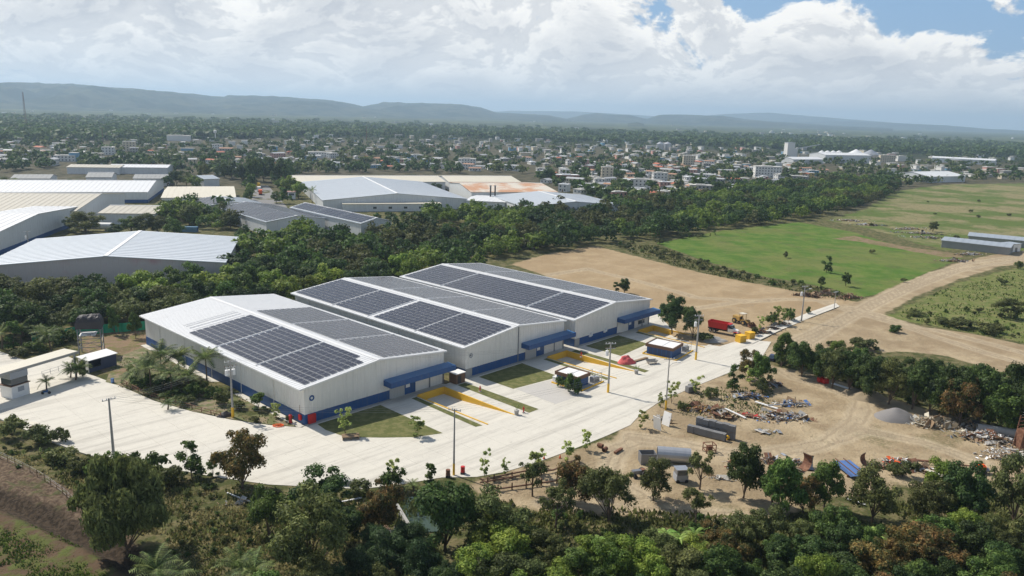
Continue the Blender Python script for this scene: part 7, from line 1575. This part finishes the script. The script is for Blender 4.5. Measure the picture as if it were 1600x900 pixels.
for i_, m, lb in ((0, L_DARK, 'dark trees among the houses of the town'), (1, L_OLIVE, 'olive trees among the houses of the town'), (2, L_MID, 'mid green trees among the houses of the town')): joined('town_trees', grp_[i_], PL, m, lb, 'trees', (.6, 1.3), i_)
T2 = sample([(-80, 222), (-80, 182), (300, 186), (700, 196), (1100, 214), (1400, 232), (1640, 244), (1640, 228), (1300, 214), (1000, 202), (700, 190), (300, 176), (-80, 170)], 100, 32)
T2 = sample([(-80, 225), (-80, 183), (400, 190), (800, 202), (1200, 214), (1640, 230), (1640, 250), (1300, 236), (900, 222), (600, 214)], 2500, 33, 16)
T2 += sample([(-80, 186), (-80, 176), (800, 197), (1640, 222), (1640, 232), (800, 206)], 200, 34, 10)
PG = []
rs = np.random.RandomState(15)
for _ in range(4): P, N, C_ = crown_pts(rs, .5, 11, 14, 12, 60, 'round', .42, .1); P[:, 2] = np.clip(P[:, 2], 0, 13); PG.append(cards(P, N, 6.0, rs, 1.2))
joined('far_woods', T2, PG, L_DARK, 'dark woods spreading beyond the town', 'woods', (.7, 1.3), 4)

# ------------------------------------------------------------------ hills
def hill_range(name, pts, d0, d1, d2, seed, rough_=1.0):
    """ridge traced by its skyline; slopes rise from distance d0 to a crest at d1 and fall to d2"""
    xs = [p[0] for p in pts]; ys = [p[1] for p in pts]; nx = 380; px = np.linspace(xs[0], xs[-1], nx); py = np.interp(px, xs, ys)
    el = np.zeros(nx); az = np.zeros(nx)
    for i_ in range(nx): d = ray(px[i_], py[i_]); el[i_] = d[2] / math.hypot(d[0], d[1]); az[i_] = math.atan2(d[0], d[1])
    crest = np.maximum(HGT + el * d1, 0); crest = crest * (1 + .10 * (fbm(np.linspace(0, 40, nx), np.zeros(nx) + seed, seed + 5, 5) - .5)); nd = 60; D = np.concatenate([np.linspace(d0, d1, 40), np.linspace(d1, d2, nd - 39)[1:]])
    A_, DD = np.meshgrid(az, D); X_ = DD * np.sin(A_); Y_ = DD * np.cos(A_)
    t_ = np.where(DD < d1, (DD - d0) / (d1 - d0), 1 - (DD - d1) / (d2 - d1)); prof = np.where(DD < d1, np.clip(t_, 0, 1) ** 1.7, np.clip(t_, 0, 1))
    rid = 1 - np.abs(fbm(X_ / 700, Y_ / 700, seed, 5) * 2 - 1) * 2; gully = fbm(X_ / 300, Y_ / 300, seed + 1, 4) - .5
    w_ = np.sin(np.pi * np.clip(t_, 0, 1))
    Z_ = crest[None, :] * (prof + w_ * (rid * .45 + gully * .8) * rough_); Z_ = np.minimum(Z_, crest[None, :] * (.35 + .65 * DD / d1) + 1); Z_ = np.where(t_ <= 0.001, -4, Z_); Z_ = np.where(crest[None, :] < 12, np.minimum(Z_, -4), Z_)
    id_ = np.arange(nx * nd).reshape(nd, nx); F = np.stack([id_[:-1, :-1], id_[:-1, 1:], id_[1:, 1:], id_[1:, :-1]], -1).reshape(-1, 4)
    return struct(link(name, mesh_np(name, np.stack([X_, Y_, Z_], -1).reshape(-1, 3), F, M_HILL, True)))
M_HILL = mat('wooded hill', (.018, .030, .016), .95, color2=(.065, .072, .04), vscale=.005, cthr=(.42, .60), var=.35, coords='World', spec=.05)
hill_range('hills', [(-220, 122), (-100, 124), (0, 130), (50, 129), (110, 131), (150, 134), (230, 141), (290, 146), (350, 152), (420, 166), (520, 182), (620, 190)], 6000, 8200, 10500, 3)
hill_range('hills', [(300, 178), (330, 160), (356, 149), (400, 149), (470, 153), (520, 157), (560, 165), (620, 174), (700, 180), (800, 196), (860, 200)], 6600, 8800, 11000, 13)
hill_range('hills', [(520, 184), (560, 168), (600, 160), (660, 161), (720, 163), (752, 168), (775, 176), (820, 178), (860, 181), (885, 186), (930, 190), (980, 197)], 7200, 9400, 12000, 23)
hill_range('hills', [(820, 196), (880, 187), (910, 180), (932, 176), (950, 179), (985, 180), (1010, 186), (1030, 180), (1060, 179), (1100, 181), (1130, 181), (1160, 186), (1200, 190), (1240, 192), (1300, 197), (1360, 199), (1420, 203)], 8200, 10500, 13500, 33, 1.2)
hill_range('hills', [(960, 199), (980, 193), (995, 191), (1012, 195), (1030, 201)], 5600, 6300, 7000, 43)
hill_range('far_hills', [(1180, 194), (1260, 190), (1340, 190), (1420, 193), (1480, 196), (1540, 201), (1600, 204), (1700, 209)], 12500, 14000, 15500, 53, .7)
hill_range('far_hills', [(720, 178), (800, 173), (900, 174), (1000, 180), (1060, 184), (1140, 178), (1200, 176), (1300, 184), (1400, 192), (1500, 198)], 14500, 16500, 18500, 63, .7)

print('hill top', max(max(v.co.z for v in o.data.vertices) for o in col.objects if o.name.startswith(('hills', 'far_hills'))))
# ------------------------------------------------------------------ haze: one closed box round everything
mb = MB(); mb.box(-26000, 26000, -26000, 26000, -8, 400)
hz_ = link('haze', mb.mesh('haze', None)); hz_['kind'] = 'stuff'; hz_['label'] = 'pale haze lying over the whole plain'; hz_['category'] = 'haze'
hm = bpy.data.materials.new('haze air'); hm.use_nodes = True; t = NT(hm.node_tree); t.n.clear()
pv = t.n.new('ShaderNodeVolumePrincipled'); t.put(pv, 'Color', C4((.58, .78, 1.0))); t.put(pv, 'Density', HAZE_D); t.put(pv, 'Anisotropy', .25)
o = t.n.new('ShaderNodeOutputMaterial'); t.l.new(pv.outputs[0], o.inputs[1]); hz_.data.materials.clear(); hz_.data.materials.append(hm)

# ------------------------------------------------------------------ labels: what each look-alike stands beside
LM = [('the nearest warehouse', 450, 560), ('the middle warehouse', 690, 500), ('the farthest solar warehouse', 830, 460), ('the gatehouse', 50, 600), ('the scaffold tower', 142, 530), ('the pale gabled warehouse', 190, 400), ('the gas tank', 150, 360), ('the guard booth', 456, 308), ('the low cream block', 620, 325), ('the rusty roof', 800, 295), ('the pale grey end warehouse', 850, 315),
      ('the dump truck', 1135, 505), ('the road junction', 1380, 470), ('the green field', 1250, 400), ('the lone field tree', 1291, 415), ('the two barns', 1530, 375), ('the block stacks', 1110, 675), ('the gravel cone', 1398, 645), ('the rubble pile', 1462, 660), ('the steel cylinder', 1052, 715), ('the blue metal sheets', 1325, 735), ('the orange trailer', 1536, 735), ('the rusty tower', 1590, 680), ('the timber pen', 820, 755),
      ('the pond', 660, 798), ('the thin pole', 709, 720), ('the apron pole', 178, 700), ('the transformer pole', 364, 640), ('the dark ditch', 90, 820), ('the round brown tree', 378, 740), ('the feathery tree', 200, 800), ('the vine mounds', 650, 880), ('the banana clump', 1085, 840), ('the white town block', 1198, 265), ('the cream town block', 1076, 250), ('the big silos', 1350, 240), ('the distant silo pair', 1037, 228),
      ('the red mast', 42, 200), ('the water tower', 337, 212), ('the blue switch house', 1045, 550), ('the shrubby switch house', 900, 595), ('the dirt lot', 1000, 430), ('the hedge', 1450, 620), ('the white gabled town warehouse', 1480, 268), ('the dirt road pole', 1252, 490), ('the palm garden', 265, 595), ('the middle forest', 600, 400), ('the left forest', 330, 450), ('the far forest', 1150, 330), ('the brick town block', 885, 278), ('the long white row house', 500, 240),
      ('the bottom edge', 900, 870), ('the lower right corner', 1560, 870), ('the right picture edge', 1595, 560), ('the left picture edge', 5, 500), ('the upper left corner', 20, 230), ('the three storey house', 1000, 290)]
ORD = ['leftmost', 'second from left', 'third from left', 'fourth from left', 'fifth from left', 'sixth from left', 'seventh from left', 'eighth from left', 'ninth from left', 'tenth from left', 'eleventh from left', 'twelfth from left', 'thirteenth from left', 'fourteenth from left', 'fifteenth from left', 'sixteenth from left', 'seventeenth from left', 'eighteenth from left', 'nineteenth from left', 'twentieth from left']
lab = {}
for o, auto in REG:
    if not auto: continue
    x, y = PX(o.location.x, o.location.y); bst = min(LM, key=lambda l: math.hypot(x - l[1], (y - l[2]) * 2.2)); dx, dy = x - bst[1], (y - bst[2]) * 2.2
    rel = ('right of' if dx > 0 else 'left of') if abs(dx) > abs(dy) else ('in front of' if dy > 0 else 'behind'); d = math.hypot(dx, dy)
    rel = ('just ' if d < 45 else 'well ' if d > 110 else '') + rel
    lab.setdefault('%s %s %s' % (o['label'], rel, bst[0]), []).append((x, o))
for k, v in lab.items():
    v.sort(key=lambda q: q[0])
    for i_, (x, o) in enumerate(v):
        o['label'] = (k if len(v) == 1 else '%s, %s' % (k, 'rightmost' if i_ == len(v) - 1 and i_ else ORD[min(i_, 19)])); 
        for w_ in ('with ', ' house in', 'storey ', 'just ', 'well '):
            if len(o['label'].split()) > 16: o['label'] = o['label'].replace(w_, ' in' if w_ == ' house in' else '', 1)
        if len(o['label'].split()) > 16: print('LONG', o['label'])
# final view transform strength
print('objects', len(bpy.data.objects), 'script done')
